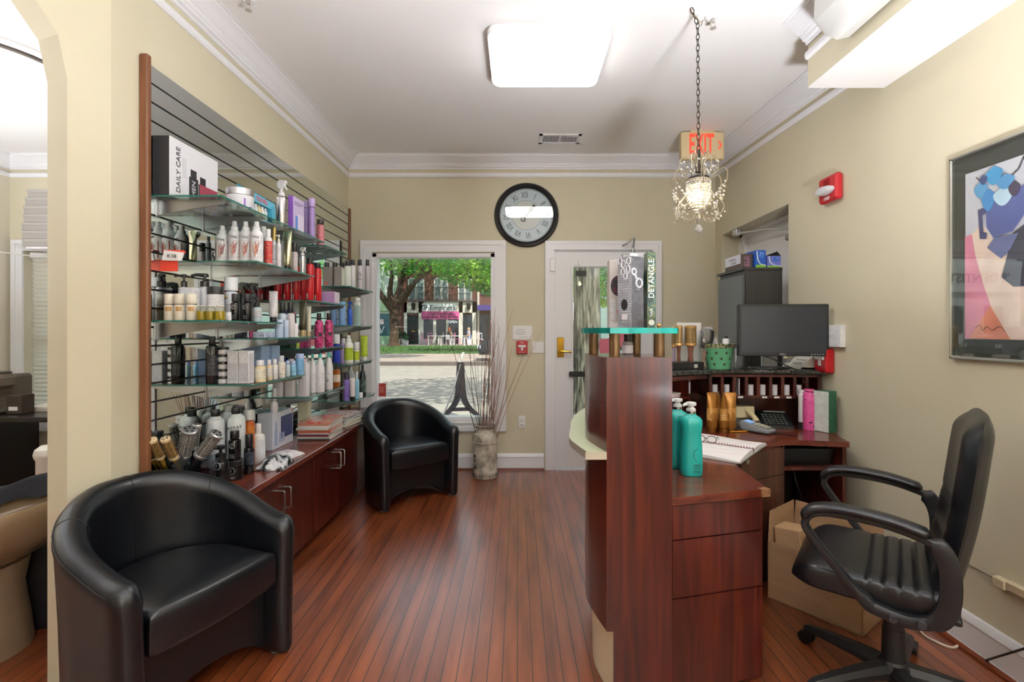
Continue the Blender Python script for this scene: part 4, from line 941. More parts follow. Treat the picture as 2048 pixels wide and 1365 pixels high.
for i, (x0, x1) in enumerate(((394, 412), (412.5, 430), (431, 450))):
    X = (-1.352, -1.312, -1.268)[i]
    def oil(t, r, h):
        k = MB(); k.lathe([(r*.9, .002), (r*.93, .004), (r*.93, h*.62)], 18); k.build('oil', pm('#b7a000', .1, 0, .6, tr=.25), t)
    P('round', 'oil_bottle', 'small clear bottle of yellow oil, '+('next to the last cream bottle', 'in the middle of the three', 'next to the small white pot')[i], 'bottle', 1.34, X, x0, x1, 612, glass_mat('oil_glass', '#f4f4ea'), cap='#dcdccf', ch=.06, neck=.8, group='yellow oil bottles', extra=oil)
P('round', 'shampoo_bottle', 'tall pale bottle with round gold emblem behind the black bottles', 'bottle', 1.34, -1.375, 450, 475, 556, '#d5dbe6', cap='#dfe3ea', ch=.3, neck=.98, lab=PRG, lz=(.1, .4), extra=lambda t, r, h: MB().sph((r*math.cos(-1.9), r*math.sin(-1.9), h*.55), r*.35, 12).build('gold_emblem', pm('#8d7a50', .4), t))
P('jar', 'styling_pot', 'tiny white pot between the oils and the black bottles', 'pot', 1.34, -1.272, 451.5, 462, 625, WHT, cap=WHT, lab=PR)
def ring(t, r, h):
    a = -1.45; c_ = Vector((math.cos(a)*(r+.0006), math.sin(a)*(r+.0006), h*.50)); w_ = Vector((-math.sin(a), math.cos(a), 0))
    k = MB(); k.tube([c_+w_*r*.42*math.cos(q)+Vector((0, 0, r*.42*math.sin(q))) for q in [2*PI*j/14 for j in range(14)]], .0009, 4, True); k.tube([c_+Vector((0, 0, r*.2)), c_+Vector((0, 0, -r*.15)), c_+w_*-r*.15+Vector((0, 0, -r*.15))], .0008, 4)
    for z in (.20, .15, .10): k.tube([c_+w_*-r*.4+Vector((0, 0, h*(z-.5))), c_+w_*r*.4+Vector((0, 0, h*(z-.5)))], .0006, 4)
    k.build('printed_emblem', pm('#c9c9c9', .5), t)
P('round', 'styling_bottle', 'glossy black bottle with ring emblem beside the tiny white pot', 'bottle', 1.34, -1.28, 462, 479.5, 588, pm('#121216', .18), cap='#222226', ch=.3, neck=.78, extra=ring)
P('round', 'styling_bottle', 'glossy black bottle with ring emblem beside the pale blue jar', 'bottle', 1.34, -1.28, 485, 503.5, 588, pm('#121216', .18), cap='#222226', ch=.3, neck=.78, extra=ring)
P('trig', 'trigger_spray', 'black trigger spray directly behind the two black bottles', 'bottle', 1.34, -1.375, 475, 497, 565, '#1d211e', cap='#232823', ch=.36)
P('trig', 'trigger_spray', 'black trigger spray with curved lever behind the pale blue jar', 'bottle', 1.34, -1.325, 496, 516, 566, '#18191b', cap='#1b1c1e', ch=.36)
P('pump', 'pump_bottle', 'pale blue jar-shaped bottle with black pump', 'bottle', 1.34, -1.28, 506, 523, 594, '#b9ccd6', cap='#1b1d1f', ch=.42, lab=PRG)
P('tube', 'cream_tube', 'white printed tube on black cap at the end of the cream shelf', 'tube', 1.34, -1.275, 538.5, 555, 583, PR, cap='#1b1b1e', ch=.16)
# --- pale blue tubs and gold tubes
product('box', 'product_carton', 'low lilac-white carton lying beside the pale blue tubs', 'carton', (-1.31, 2.585, 1.2584), .06, .032, '#b9c6e2', d=.11, rz=PI/2*0, lab=print_mat('#c3cfe8', '#5a6080'))
for i, (x0, x1, yt) in enumerate(((551, 566, 640), (565, 577, 641))):
    P('jar', 'mask_tub', 'pale blue tub '+('beside the low lilac carton', 'beside the white black-capped bottle'), 'jar', 1.258, -1.268, x0, x1, yt, '#b6cae6', cap='#c0d2ea', ch=.4) if False else P('jar', 'mask_tub', ('pale blue tub beside the low lilac carton', 'pale blue tub in front of the white bottle with square black cap')[i], 'jar', 1.258, -1.268, x0, x1, yt, '#b6cae6', cap='#c0d2ea', ch=.4)
P('round', 'shampoo_bottle', 'white bottle with square black cap behind the pale blue tubs', 'bottle', 1.258, -1.33, 556, 573, 606, '#cfdcee', cap='#1f2225', ch=.3, neck=.7)
P('round', 'shampoo_bottle', 'white bottle with black cap beside the small round pot', 'bottle', 1.258, -1.29, 573, 589, 606, '#e4dfe2', cap='#1f2225', ch=.3, neck=.7)
P('jar', 'styling_pot', 'small white pot in front of the dark gold tube', 'pot', 1.258, -1.266, 588, 596, 647, WHT, cap=WHT)
P('tube', 'cream_tube', 'tall dark olive tube standing on a gold cap', 'tube', 1.258, -1.29, 599, 613, 600, pm('#4c4a38', .25, .3), cap='#cdb78a', capm=.5, ch=.18)
P('tube', 'cream_tube', 'cream tube standing on a gold cap beside the olive one', 'tube', 1.258, -1.28, 612.5, 622, 613, '#d9d6c4', cap='#cdb78a', capm=.5, ch=.16)
product('box', 'product_carton', 'dark carton with pink print behind the olive tube', 'carton', (-1.40, 3.07, 1.2584), .05, .165, '#4b4f70', d=.05, lab=pm('#c8698e', .5))
product('tube', 'oil_tube', 'slim dark gold tapering tube in front of the red cans', 'tube', (-1.375, 2.90, 1.2584), .028, .20, pm('#6e673c', .25, .5), cap='#2a2a22')
# --- tall red cans
RD = pm('#c3202a', .25)
for i, (X, Y_, h_, wd_) in enumerate(((-1.287, 3.10, .262, 'tallest and nearest, at the shelf front'), (-1.285, 3.215, .247, 'second along the shelf front'), (-1.39, 3.135, .25, 'behind the tallest one'), (-1.445, 3.135, .25, 'third from the front in the near row'), (-1.503, 3.135, .25, 'against the mirror in the near row'), (-1.39, 3.235, .25, 'in the second row, towards the front'), (-1.50, 3.235, .25, 'in the second row, against the mirror'))):
    product('can', 'hair_spray_can', 'tall red can, '+wd_, 'can', (X, Y_, 1.4824), .048, h_, RD, cap='#1c1717', ch=.14, neck=.74, group='tall red cans', extra=lambda t, r, h: MB().grid(lambda u, v: ((r+.0008)*math.cos(-2.0+.35*u), (r+.0008)*math.sin(-2.0+.35*u), h*(.03+.13*v)), 3, 1).build('barcode', print_mat('#d8cfcf', '#4a3a3a'), t, ang=0))
product('box', 'gift_box', 'lilac carton beside the red cans', 'box', (-1.298, 3.475, 1.4824), .088, .08, '#c39bd0', d=.10, lab=pm('#d9cfd6', .5), lz=(.9, .92))
# --- highest shelf at the window end
def dot(t, r, h):
    k = MB(Matrix.Translation((-r*.2, -.046, h*.16)) @ Matrix.Rotation(PI/2, 4, 'X')); k.lathe([(.011, -.001), (.011, .001)], 16); k.build('orange_dot', pm('#e56a4a', .5), t)
product('box', 'product_carton', 'silver-grey carton with orange dot near the red cans', 'carton', (-1.442, 3.835, 1.6284), .072, .15, pm('#aaa4a2', .3, .3), d=.09, extra=dot)
product('box', 'product_carton', 'silver-grey carton with white side next to the white spray can', 'carton', (-1.362, 3.835, 1.6284), .058, .15, pm('#aca4a0', .3, .3), d=.09, lab=pm('#e3e8dc', .5), lz=(.9, .91))
for X, Y_, wd_ in ((-1.50, 3.93, 'against the mirror behind the cartons'), (-1.44, 3.945, 'in the middle behind the cartons'), (-1.37, 3.95, 'nearest the edge behind the cartons')):
    product('can', 'hair_spray_can', 'grey can with black cap standing '+wd_, 'can', (X, Y_, 1.6284), .05, .20, '#b9bdbf', cap='#1e2224', ch=.22, group='black-capped cans behind the cartons')
def face(t, r, h):
    a = -1.35; c_ = Vector((math.cos(a)*(r+.0006), math.sin(a)*(r+.0006), h*.50)); w_ = Vector((-math.sin(a), math.cos(a), 0))
    k = MB(); k.tube([c_+w_*r*.5*math.cos(q)+Vector((0, 0, r*.5*math.sin(q))) for q in [2*PI*j/14 for j in range(14)]], .002, 4, True)
    k.tube([c_+w_*-r*.7+Vector((0, 0, -h*.16)), c_+w_*r*.7+Vector((0, 0, -h*.16))], .0022, 4); k.build('printed_emblem', pm('#4b4b50', .5), t)
for i, (X, x0, x1, yt, c_, wd_, ex_) in enumerate(((-1.31, 689, 702, 522, '#dfe4de', 'white can with black cap touching the silver-grey carton', None), (-1.29, 700, 711, 520, '#d9d9dc', 'white can with black cap and small black band, before the ringed one', None), (-1.285, 714, 725, 520, '#cfcbd0', 'white can with black cap and round ring emblem', face), (-1.28, 730, 739.5, 520, '#c5c0c4', 'last white can with black cap at the window end', None))):
    P('can', 'hair_spray_can', wd_, 'can', 1.628, X, x0, x1, yt, c_, cap='#22262a', ch=.2, group='white black-capped cans', extra=ex_)
# --- light blue cans
P('round', 'shampoo_bottle', 'light blue bottle behind the others on the blue shelf', 'bottle', 1.334, -1.395, 660, 674, 608, print_mat('#86aede', '#6d97cc'), cap='#7fa8da', ch=.12, neck=.98)
P('round', 'shampoo_bottle', 'light blue bottle next to the royal blue spray', 'bottle', 1.334, -1.325, 677, 691.5, 604, print_mat('#86aede', '#6d97cc'), cap='#7fb6dc', ch=.12, neck=.98)
P('trig', 'spray_bottle', 'royal blue spray bottle with pointed cap', 'bottle', 1.334, -1.29, 695, 705, 603, '#2a5cc0', cap='#1f4fae', ch=.3)
P('sq', 'product_carton', 'pale green and white tall pack at the end of the blue shelf', 'pack', 1.334, -1.285, 708, 721, 596, '#dfe4e2', cap='#eef0f0', ch=.12, neck=.9, lab='#9fb9b6', lz=(.03, .72))
# --- pink patterned bottles
PINK = noise_mat('pink_leopard', [(0.44, '#d64f8c'), (0.53, '#cf3f80'), (0.56, '#7d1c48')], nscale=95, detail=1, r=.35)
for x0, x1, wd_ in ((630, 646, 'pink leopard bottle with black cap, farther from the window'), (650, 665.5, 'pink leopard bottle with black cap, nearer the window')):
    P('round', 'shampoo_bottle', wd_, 'bottle', 1.184, -1.29, x0, x1, 627, PINK, cap='#211a1e', ch=.2, neck=.55, extra=lambda t, r, h: MB().grid(lambda u, v: ((r+.0008)*math.cos(-1.3+.8*u), (r+.0008)*math.sin(-1.3+.8*u), h*(.33+.1*v)), 4, 1).build('black_patch', pm('#2a2026', .5), t, ang=0))
product('box', 'product_carton', 'small pink flowered carton beside the pink bottles', 'carton', (-1.40, 3.30, 1.1844), .05, .06, PINK, d=.06)
product('box', 'product_carton', 'dark green carton behind the small pink flowered one', 'carton', (-1.48, 3.22, 1.1844), .075, .055, '#1f3d2c', d=.09)
# --- lime green bottles
P('round', 'shampoo_bottle', 'royal blue bottle with large white cap on the lime shelf', 'bottle', 1.043, -1.36, 665, 680, 669, pm('#2b3fb4', .3), cap='#eceef4', ch=.32, neck=.95)
product('round', 'shampoo_bottle', 'lilac bottle beside the royal blue one on the lime shelf', 'bottle', (-1.345, 3.86, 1.0434), .05, .19, '#b9a3d6', cap='#e8e4ef', ch=.2)
P('cone', 'foam_bottle', 'lime and white foam bottle with rounded white cap', 'bottle', 1.043, -1.30, 689, 706, 671, '#eef0e6', cap='#f4f4f2', ch=.25, lab=print_mat('#b6cf35', '#83982a'), lz=(.12, .55))
P('round', 'shampoo_bottle', 'small white-capped bottle with lime label', 'bottle', 1.043, -1.29, 707, 719, 685, '#e9ece0', cap='#f0f0f0', ch=.35, neck=.98, lab=print_mat('#bccf2c', '#7d8d24'), lz=(.1, .6))
P('tube', 'cream_tube', 'lime green tube on white cap at the window end', 'tube', 1.043, -1.28, 721.5, 735, 672, print_mat('#bfd63a', '#8aa02a'), cap='#eef0ee', ch=.16)
# --- white cartons, jars, cream bottles
for i in range(5):
    product('jar', 'clay_jar', 'white jar with black lid, '+('lowest of its stack', 'second from the bottom of its stack', 'middle of its stack', 'second from the top of its stack', 'topmost of its stack')[i]+' beside the white cartons', 'jar', (-1.43, 2.43, 1.0404+i*.0352), .050, .0348, '#d9d8d2', cap='#17171a', ch=.36, lab=PR, group='stack of black-lidded white jars')
product('round', 'styling_bottle', 'tall glossy black bottle beside the stack of white jars', 'bottle', (-1.468, 2.405, 1.0404), .056, .228, pm('#15151c', .15), cap='#101013', ch=.16, neck=.5, lab=print_mat('#1d1d24', '#5a5a62'))
for X, wd_ in ((-1.369, 'beside the jar stack'), (-1.315, 'beside the cream bottles')):
    product('box', 'product_carton', 'white printed carton '+wd_, 'carton', (X, 2.425, 1.0404), .050, .158, PR, d=.05, lab=print_mat('#c9c9d0', '#a9a9b2', 1.5), lz=(.08, .62), group='white printed cartons')
TAN = '#d9c8a2'
for i, (x0, x1, yt, c_, l_, wd_) in enumerate(((510, 531, 721, TAN, print_mat('#e4dfca', '#8d8470'), 'cream bottle with tan contents beside the white cartons'), (532, 544, 720, TAN, print_mat('#dfdcd4', '#9a9488'), 'cream bottle with tan contents, second along its shelf'), (543, 555, 719, '#e3e2da', PR, 'cream bottle with printed label, third along its shelf'), (555, 570, 712, '#dcdcd4', print_mat('#e2e0d4', '#b0604a'), 'cream bottle with red print before the pale blue ones'), (570, 580, 722, '#bfd3da', None, 'small pale blue-grey bottle between cream and blue bottles'), (580.5, 592, 722, '#9ccbe0', print_mat('#8fc4de', '#234f86'), 'blue bottle with dark blue print'), (592, 607, 708, '#8fbfe2', print_mat('#7fb6dc', '#4f86b8'), 'blue bottle with white cap at the end of the carton shelf'))):
    P('round' if i < 6 else 'jar', 'lotion_bottle', wd_, 'bottle', 1.04, -1.275, x0, x1, yt, c_, cap='#e0e2ea' if i < 4 else '#a9bce0', ch=.24, neck=.7, lab=l_)
for X, Y_, wd_ in ((-1.43, 2.74, 'nearer the white printed cartons'), (-1.43, 2.86, 'nearer the blue bottles')):
    product('box', 'product_carton', 'pale blue carton behind the cream bottles, '+wd_, 'carton', (X, Y_, 1.0404), .10, .17, '#9db6dc', d=.09, group='pale blue cartons')
# --- large white bottles with teal caps
for X, wd_ in ((-1.462, 'against the mirror'), (-1.39, 'in the middle of the near row'), (-1.31, 'at the front corner of its shelf')):
    product('sq', 'shampoo_bottle', 'large plain white bottle with pink cap ring, '+wd_, 'bottle', (X, 3.065, .8934), .066, .228, '#dcdae0', d=.05, cap='#e5c9cd', ch=.07, neck=.55, group='large plain white bottles')
for X, x0, x1, yt, wd_, l_ in ((-1.385, 608, 620, 707, 'at the back of its shelf', None), (-1.325, 618, 632, 708, 'just behind the plain white bottles', PR), (-1.285, 631, 649, 707, 'with two small dark marks', PR), (-1.285, 650, 665.5, 706, 'with a green plant print', None)):
    def plant(t, r, h):
        k = MB(); rr = random.Random(4)
        for i in range(7): a = -1.5+rr.uniform(-.3, .3); k.sph(((r+.0)*math.cos(a), (r+.0)*math.sin(a), h*rr.uniform(.2, .5)), r*.16, 6)
        k.build('plant_print', pm('#8aa6a0', .5), t)
    P('flask', 'shampoo_bottle', 'white shouldered bottle with teal cap '+wd_, 'bottle', .893, X, x0, x1, yt, '#e4e4e6', cap='#4fbdb2', ch=.12, group='white bottles with teal caps', lab=l_, lz=(.1, .5), extra=plant if 'plant' in wd_ else None)
P('sq', 'pump_bottle', 'amber square bottle with black pump beside the teal-capped bottles', 'bottle', .893, -1.29, 667, 680, 725, pm('#a5561a', .15, 0, .6, tr=.15), cap='#201a18', ch=.28, neck='pump', lab=pm('#dccdb8', .5), lz=(.2, .5), d=.04)
# --- lowest shelf at the window end
P('round', 'shampoo_bottle', 'purple bottle with dark violet cap on the lowest shelf', 'bottle', .747, -1.335, 687, 699.5, 747, print_mat('#7d63b4', '#a795d0'), cap='#3a2f48', ch=.2, neck=.98)
P('tube', 'cream_tube', 'white tube on black cap leaning between purple and blue bottles', 'tube', .747, -1.285, 700, 710, 756, '#e2dcdc', cap='#19191b', ch=.18)
P('flask', 'shampoo_bottle', 'big white round-shouldered bottle at the back of the lowest shelf', 'bottle', .747, -1.43, 692, 710, 731, '#e0e4e4', cap='#e8ebeb', ch=.14)
P('round', 'shampoo_bottle', 'sky blue bottle with pale pump neck on the lowest shelf', 'bottle', .747, -1.285, 708.5, 718.5, 744, '#8cc0d4', cap='#d9e2e4', ch=.26, neck=.5)
P('flask', 'shampoo_bottle', 'dark green-black bottle on the lowest shelf beside the window frame', 'bottle', .747, -1.30, 718.5, 732, 730, pm('#23282a', .25), cap='#26272a', ch=.14, lab=print_mat('#1f3a34', '#9fb8a8'), lz=(.12, .55))
product('jar', 'styling_pot', 'white pot in front of the dark green-black bottle', 'pot', (-1.285, 4.06, .7474), .055, .042, WHT, cap=WHT)
# ---------------- on the countertop ----------------
CZ = CBZ+.0004
product('jar', 'mask_jar', 'wide black jar with ring emblem on the countertop, under a black bottle', 'jar', (-1.367, 2.416, CZ), .078, .092, pm('#121215', .2), cap='#17171a', ch=.3, extra=ring)
product('round', 'styling_bottle', 'black bottle with ring emblem stacked on the wide black jar', 'bottle', (-1.367, 2.416, CZ+.0925), .054, .14, pm('#121215', .18), cap='#1a1a1d', ch=.27, neck=.75, extra=ring)
product('round', 'styling_bottle', 'tall slim black bottle beside the wide black jar', 'bottle', (-1.345, 2.505, CZ), .047, .196, pm('#15161a', .2), cap='#1e1e22', ch=.3, neck=.8, lab=print_mat('#1a1c22', '#5b6c86'), lz=(.25, .55))
product('pump', 'pump_bottle', 'round-shouldered black pump bottle on the countertop', 'bottle', (-1.392, 2.345, CZ), .080, .178, pm('#131316', .2), cap='#19191c', ch=.38, extra=ring)
product('round', 'shampoo_bottle', 'big white litre bottle with black lettering and black cap', 'bottle', (-1.432, 2.545, CZ), .085, .325, '#dfe6e6', cap='#1b1c1f', ch=.10, neck=.5, extra=lambda t, r, h: txt('KERAT', .022, pm('#2c2c30', .5), t, (r*math.cos(-1.2), r*math.sin(-1.2), h*.70), (PI/2, -.12, -1.2+PI/2)))
product('round', 'shampoo_bottle', 'big white litre bottle with black cap behind the silver brush', 'bottle', (-1.492, 2.47, CZ), .08, .325, '#dbe0e2', cap='#1b1c1f', ch=.10, neck=.5)
product('round', 'shampoo_bottle', 'big white litre bottle with grey cap between the two black-capped ones', 'bottle', (-1.505, 2.60, CZ), .08, .325, '#d5d8da', cap='#a8a8a8', ch=.10, neck=.5)
product('round', 'shampoo_bottle', 'orange-red bottle with pale grey cap on the countertop', 'bottle', (-1.425, 2.655, CZ), .054, .295, noise_mat('sunset_label', [(0.4, '#a82a20'), (0.6, '#c07a2a')], scale=(1, 1, 4), nscale=6, r=.35), cap='#c9c9c4', ch=.18, neck=.98)
product('round', 'lotion_bottle', 'small white rounded bottle in front of the blue-white box', 'bottle', (-1.40, 2.70, CZ), .068, .212, '#e2e2de', cap='#e8e8e6', ch=.24, neck=.44, lab=PR)
t = thing('gift_box', 'large white gift box with navy panel on the countertop', 'box', (-1.50, 3.105, CZ))
MB().box((-.045, -.135, 0), (.045, .135, .218), .001).build('carton', pm('#d9dcea', .45), t, ang=0)
MB().box((.045, -.05+.02, .05), (.0456, .125, .185)).build('navy_panel', pm('#3d4878', .45), t, ang=0)
k = MB(); k.box((.045, -.11, .02), (.0458, -.075, .12)).box((.045, -.103, .12), (.0458, -.082, .165)).box((.045, -.05, .03), (.046, -.025, .09)).box((.045, -.015, .03), (.046, .015, .085)); k.build('printed_bottles', pm('#a5b2d4', .4), t, ang=0)
MB().box((.045, .115, .195), (.0458, .128, .21)).build('red_dot', pm('#d8585a', .5), t, ang=0)
product('flask', 'spray_bottle', 'narrow white bottle standing on the large white gift box', 'bottle', (-1.475, 3.03, CZ+.2185), .046, .145, '#dcd7da', cap='#d2cfd2', ch=.5, neck=.62)
product('box', 'product_carton', 'cream carton standing behind the magazines', 'carton', (-1.478, 3.47, CZ), .07, .24, '#dcd9bd', d=.06, lab=pm('#e3e0c8', .5))
# foil bags
def bag(label, x, y, lx, ly, hz, rz, col):
    rr = random.Random(int(x*1000)); ph = [rr.uniform(0, 6) for _ in range(6)]
    def fz(u, v, top):
        e = (math.sin(PI*u)*math.sin(PI*v))**.35; wob = .5+.3*math.sin(9*u+ph[0])*math.sin(7*v+ph[1])+.22*math.sin(17*u+ph[2]+5*v)
        return ((u-.5)*lx, (v-.5)*ly+.006*math.sin(11*u+ph[3]), .001+(hz*e*(.75+.4*wob) if top else 0))
    k = MB(); k.grid(lambda u, v: fz(u, v, True), 26, 18); k.grid(lambda u, v: fz(u, v, False), 26, 18)
    o = k.build('plastic_bag', col, ang=75); o.location = (x, y, CZ); o.rotation_euler = (0, 0, rz)
    return tag(o, label, 'bag')
FOIL = noise_mat('crinkled_bag', [(0.46, '#222226'), (0.52, '#b8b8bc'), (0.66, '#dcdadc')], nscale=13, detail=5, r=.22, bump=.5, sp=.7, dist=.8)
FOIL2 = noise_mat('crinkled_clear_bag', [(0.3, '#c9c2c6'), (0.6, '#e8e6e8')], nscale=14, detail=5, r=.2, bump=.5, sp=.7, dist=.8)
bag('crinkled silver and black plastic packet at the countertop edge', -1.28, 2.64, .14, .20, .06, .15, FOIL)
bag('crinkled clear plastic packet beside the large white gift box', -1.32, 2.83, .14, .17, .035, -.25, FOIL2)
# brushes in clear holders
def barrel_mat(c0, c1):
    mt = newmat('perforated_barrel'); nt, N, L, b = nodes(mt)
    tc = N.new('ShaderNodeTexCoord'); v = N.new('ShaderNodeTexVoronoi'); v.inputs['Scale'].default_value = 210; v.inputs['Randomness'].default_value = .15
    L.new(tc.outputs['Object'], v.inputs['Vector']); rp = ramp(N, [(0.40, c1), (0.52, c0)]); L.new(v.outputs[0], rp.inputs[0]); L.new(rp.outputs[0], b.inputs['Base Color'])
    b.inputs['Metallic'].default_value = .25; b.inputs['Roughness'].default_value = .4; return mt
SILB = barrel_mat('#b7b5ae', '#1c1c1e'); GOLB = barrel_mat('#b3935e', '#4a3414')
def round_brush(label, base, top, r, mat, capc, bristle, hcol='#26262a', hl=.10, group=None):
    """barrel from base to top, handle below base"""
    b_, t_ = Vector(base), Vector(top); d = (t_-b_); ln = d.length; q = d.to_track_quat('Z', 'Y')
    t = thing('round_brush', label, 'hair brush', b_, group=group); t.rotation_mode = 'XYZ'; t.rotation_euler = q.to_euler()
    k = MB(); k.lathe([(r, .012), (r, ln-.006)], 24); k.build('barrel', mat, t)
    k = MB(); k.lathe([(r*1.05, ln-.01), (r*1.08, ln), (r*.9, ln+.003), (r*.3, ln+.002)], 24); k.build('end_cap', capc, t)
    if r > .017:
        k = MB()
        for i in range(5): a = 2*PI*i/5; k.prism([(r*.3*math.cos(a), r*.3*math.sin(a)), (r*.75*math.cos(a-.3), r*.75*math.sin(a-.3)), (r*.75*math.cos(a+.3), r*.75*math.sin(a+.3))], ln+.0022, ln+.0042)
        k.build('vent_holes', BLACK, t, ang=0)
    k = MB(); k.lathe([(r*.8, 0), (r*1.06, .004), (r*1.06, .016), (r*.95, .02)], 24); k.build('collar', capc, t)
    k = MB(); rr = random.Random(9)
    for i in range(170):
        a = rr.uniform(0, 2*PI); z = rr.uniform(.02, ln-.012); c_ = Vector((math.cos(a), math.sin(a), 0)); p = c_*r*.98+Vector((0, 0, z)); e = c_*(r+.010)+Vector((0, 0, z+.001)); s_ = Vector((-math.sin(a), math.cos(a), 0))*.0006
        k.add([p-s_, p+s_, e+s_, e-s_], [(0, 1, 2, 3)])
    k.build('bristles', bristle, t, ang=0, recalc=False)
    k = MB(); k.lathe([(r*.35, -hl), (r*.5, -hl+.01), (r*.42, -hl*.5), (r*.6, 0)], 12); k.build('handle', pm(hcol, .4), t)
    return t
HB = pm('#1c1a1a', .6)
t = thing('brush_holder', 'clear acrylic holder full of round brushes on the countertop', 'holder', (-1.462, 2.268, CZ))
ac = glass_mat('acrylic', '#e4ecf2', 1.0); k = MB()
for a, b_ in (((-.082, -.09, 0), (-.079, .09, .13)), ((.079, -.09, 0), (.082, .09, .13)), ((-.082, -.09, 0), (.082, -.087, .13)), ((-.082, .087, 0), (.082, .09, .13)), ((-.082, -.09, 0), (.082, .09, .004))): k.box(a, b_)
k.build('holder_box', ac, t, ang=0)
HPX = lambda px, py, Y: W(px, py, Y)
round_brush('gold round brush with pale end cap, closest to the wood edge', HPX(322, 917, 2.16), HPX(304, 880, 2.10), .017, GOLB, pm('#d8c19a', .4), pm('#6a4a24', .6), '#a07828', group='gold round brushes')
round_brush('gold round brush with pale end cap, beside the silver brushes', HPX(349, 918, 2.19), HPX(330, 878, 2.13), .018, GOLB, pm('#d8c19a', .4), pm('#6a4a24', .6), '#a07828', group='gold round brushes')
round_brush('fat silver round brush with five-hole cap, upright in the holder', HPX(366, 914, 2.24), HPX(379, 860, 2.20), .030, SILB, pm('#b9b9b9', .3, .8), HB)
round_brush('fat silver round brush with five-hole cap, tilted towards the black bottles', HPX(399, 914, 2.27), HPX(434, 868, 2.26), .028, SILB, pm('#bdbdbd', .3, .8), HB)
round_brush('slim silver round brush tilted behind the gold brushes', HPX(324, 900, 2.30), HPX(345, 855, 2.28), .018, SILB, pm('#c5c5c5', .3, .8), HB)
round_brush('black bristled round brush with bright end behind the fat silver brush', HPX(388, 900, 2.34), HPX(394, 850, 2.33), .018, SILB, pm('#e0e0dc', .3, .5), HB)
k = MB(Matrix.Translation(W(360, 930, 2.14)) @ Matrix.Rotation(-.75, 4, 'Y')); k.box((-.03, -.0015, .012), (.03, .0015, .02))
for i in range(14): k.box((-.03+i*.0045, -.001, -.016), (-.0282+i*.0045, .001, .012))
t = thing('hair_comb', 'black comb with pale teeth leaning on the brush holder', 'comb', (0, 0, 0)); k.build('comb_body', pm('#2a2a2c', .5), t, ang=0)
k = MB(); k.box((-.016, -.012, 0), (.016, .012, .13), .004)
o = k.build('blue_packet', glass_mat('blue_film', '#8fb2d8', 1.5)); o.name = 'brush_sleeve'; o.location = (-1.395, 2.235, CZ); tag(o, 'blue-tinted clear plastic sleeve beside the black pump bottle', 'packaging')
# magazines
rm = random.Random(11)
MCOL = ['#5a6f78', '#c9c4bc', '#6b2f38', '#cfcaca', '#c4563c', '#d6cbb4', '#e0dcd8', '#ddd8dc', '#c98c72']
PAGE = print_mat('#d9d4ca', '#aaa59c', .3)
def magazine(x, y, z, lx, ly, th, rz, col, label, group, coverm=None):
    t = thing('magazine', label, 'magazine', (x, y, z), rz, group)
    MB().box((-lx/2+.001, -ly/2+.001, .0012), (lx/2-.001, ly/2-.001, th-.0012)).build('pages', PAGE, t, ang=0)
    k = MB(); k.box((-lx/2, -ly/2, 0), (lx/2, ly/2, .0012)).box((-lx/2, -ly/2, th-.0012), (lx/2, ly/2, th)).box((-lx/2, -ly/2, 0), (lx/2, -ly/2+.001, th)); k.build('cover', coverm or pm(col, .3), t, ang=0)
ords = ['bottom', 'second', 'third', 'fourth', 'fifth', 'sixth', 'seventh', 'eighth', 'ninth', 'topmost']
COV = noise_mat('red_photo_cover', [(0.38, '#7a6a5a'), (0.46, '#d9a08c'), (0.52, '#cf4a44'), (0.62, '#e2b89a')], nscale=9, detail=4, r=.25, dist=1.0)
COV2 = noise_mat('pale_photo_cover', [(0.38, '#8a7a80'), (0.46, '#d9cfd0'), (0.56, '#c98a94'), (0.64, '#e6e0de')], nscale=9, detail=4, r=.25, dist=1.0)
z = CZ; n_ = 10
for i in range(n_):
    th = rm.uniform(.0095, .0135); top = i == n_-1
    magazine(-1.335+rm.uniform(-.006, .006), 3.395+rm.uniform(-.012, .012), z, .205, .275, th, rm.uniform(-.05, .05)+.03, MCOL[i % 9], 'magazine in the near pile on the countertop, '+(ords[i] if not top else 'topmost, with a red photo cover')+('' if top else ' from the bottom' if i else ' one'), 'near pile of magazines', COV if top else None); z += th+.0003
z = CZ; n_ = 9
MC2 = ['#d6d0b4', '#4a4f8a', '#bba27a', '#8fc2d2', '#d8d0c6', '#c8ccd8', '#a8b8cc', '#d8b0b4', '#e0dada']
for i in range(n_):
    th = rm.uniform(.009, .013); top = i == n_-1
    magazine(-1.322+rm.uniform(-.012, .012), 3.72+rm.uniform(-.02, .02), z, .215, .29, th, rm.uniform(-.09, .09)-.1, MC2[i % 9], 'magazine in the far pile beside the far armchair, '+(ords[i] if not top else 'topmost, with a pale photo cover')+('' if top else ' from the bottom' if i else ' one'), 'far pile of magazines', COV2 if top else None); z += th+.0003
# ---------------- reception desk ----------------
DK = thing('reception_desk', 'tall curved mahogany reception desk with granite counter and drawers', 'desk', (0, 0, 0))
OUT = smooth([(.31, 1.74), (.285, 1.85), (.270, 1.97), (.292, 2.15), (.33, 2.40), (.43, 2.70), (.63, 2.98), (.92, 3.19), (1.25, 3.29), (1.58, 3.31), (1.835, 3.31)], 5)
INN = offset(OUT, -.045)
INN[0] = (.36, 1.742); INN[-1] = (1.835, 3.265)
k = MB(); k.strip(OUT, INN, .25, 1.035); k.build('curved_front', WOOD, DK, ang=30)
bo = offset(OUT, -.03); bi = offset(OUT, -.06); bo[0] = (.338, 1.742); bi[0] = (.37, 1.742)
bo[-1] = (1.835, 3.28); bi[-1] = (1.835, 3.25)
k = MB(); k.strip(bo, bi, 0, .25); k.build('plinth', noise_mat('cream_plinth', [(0.3, '#d2c4a2'), (0.7, '#ddd1b4')], nscale=3, r=.45), DK, 'cream set-back plinth', ang=30)
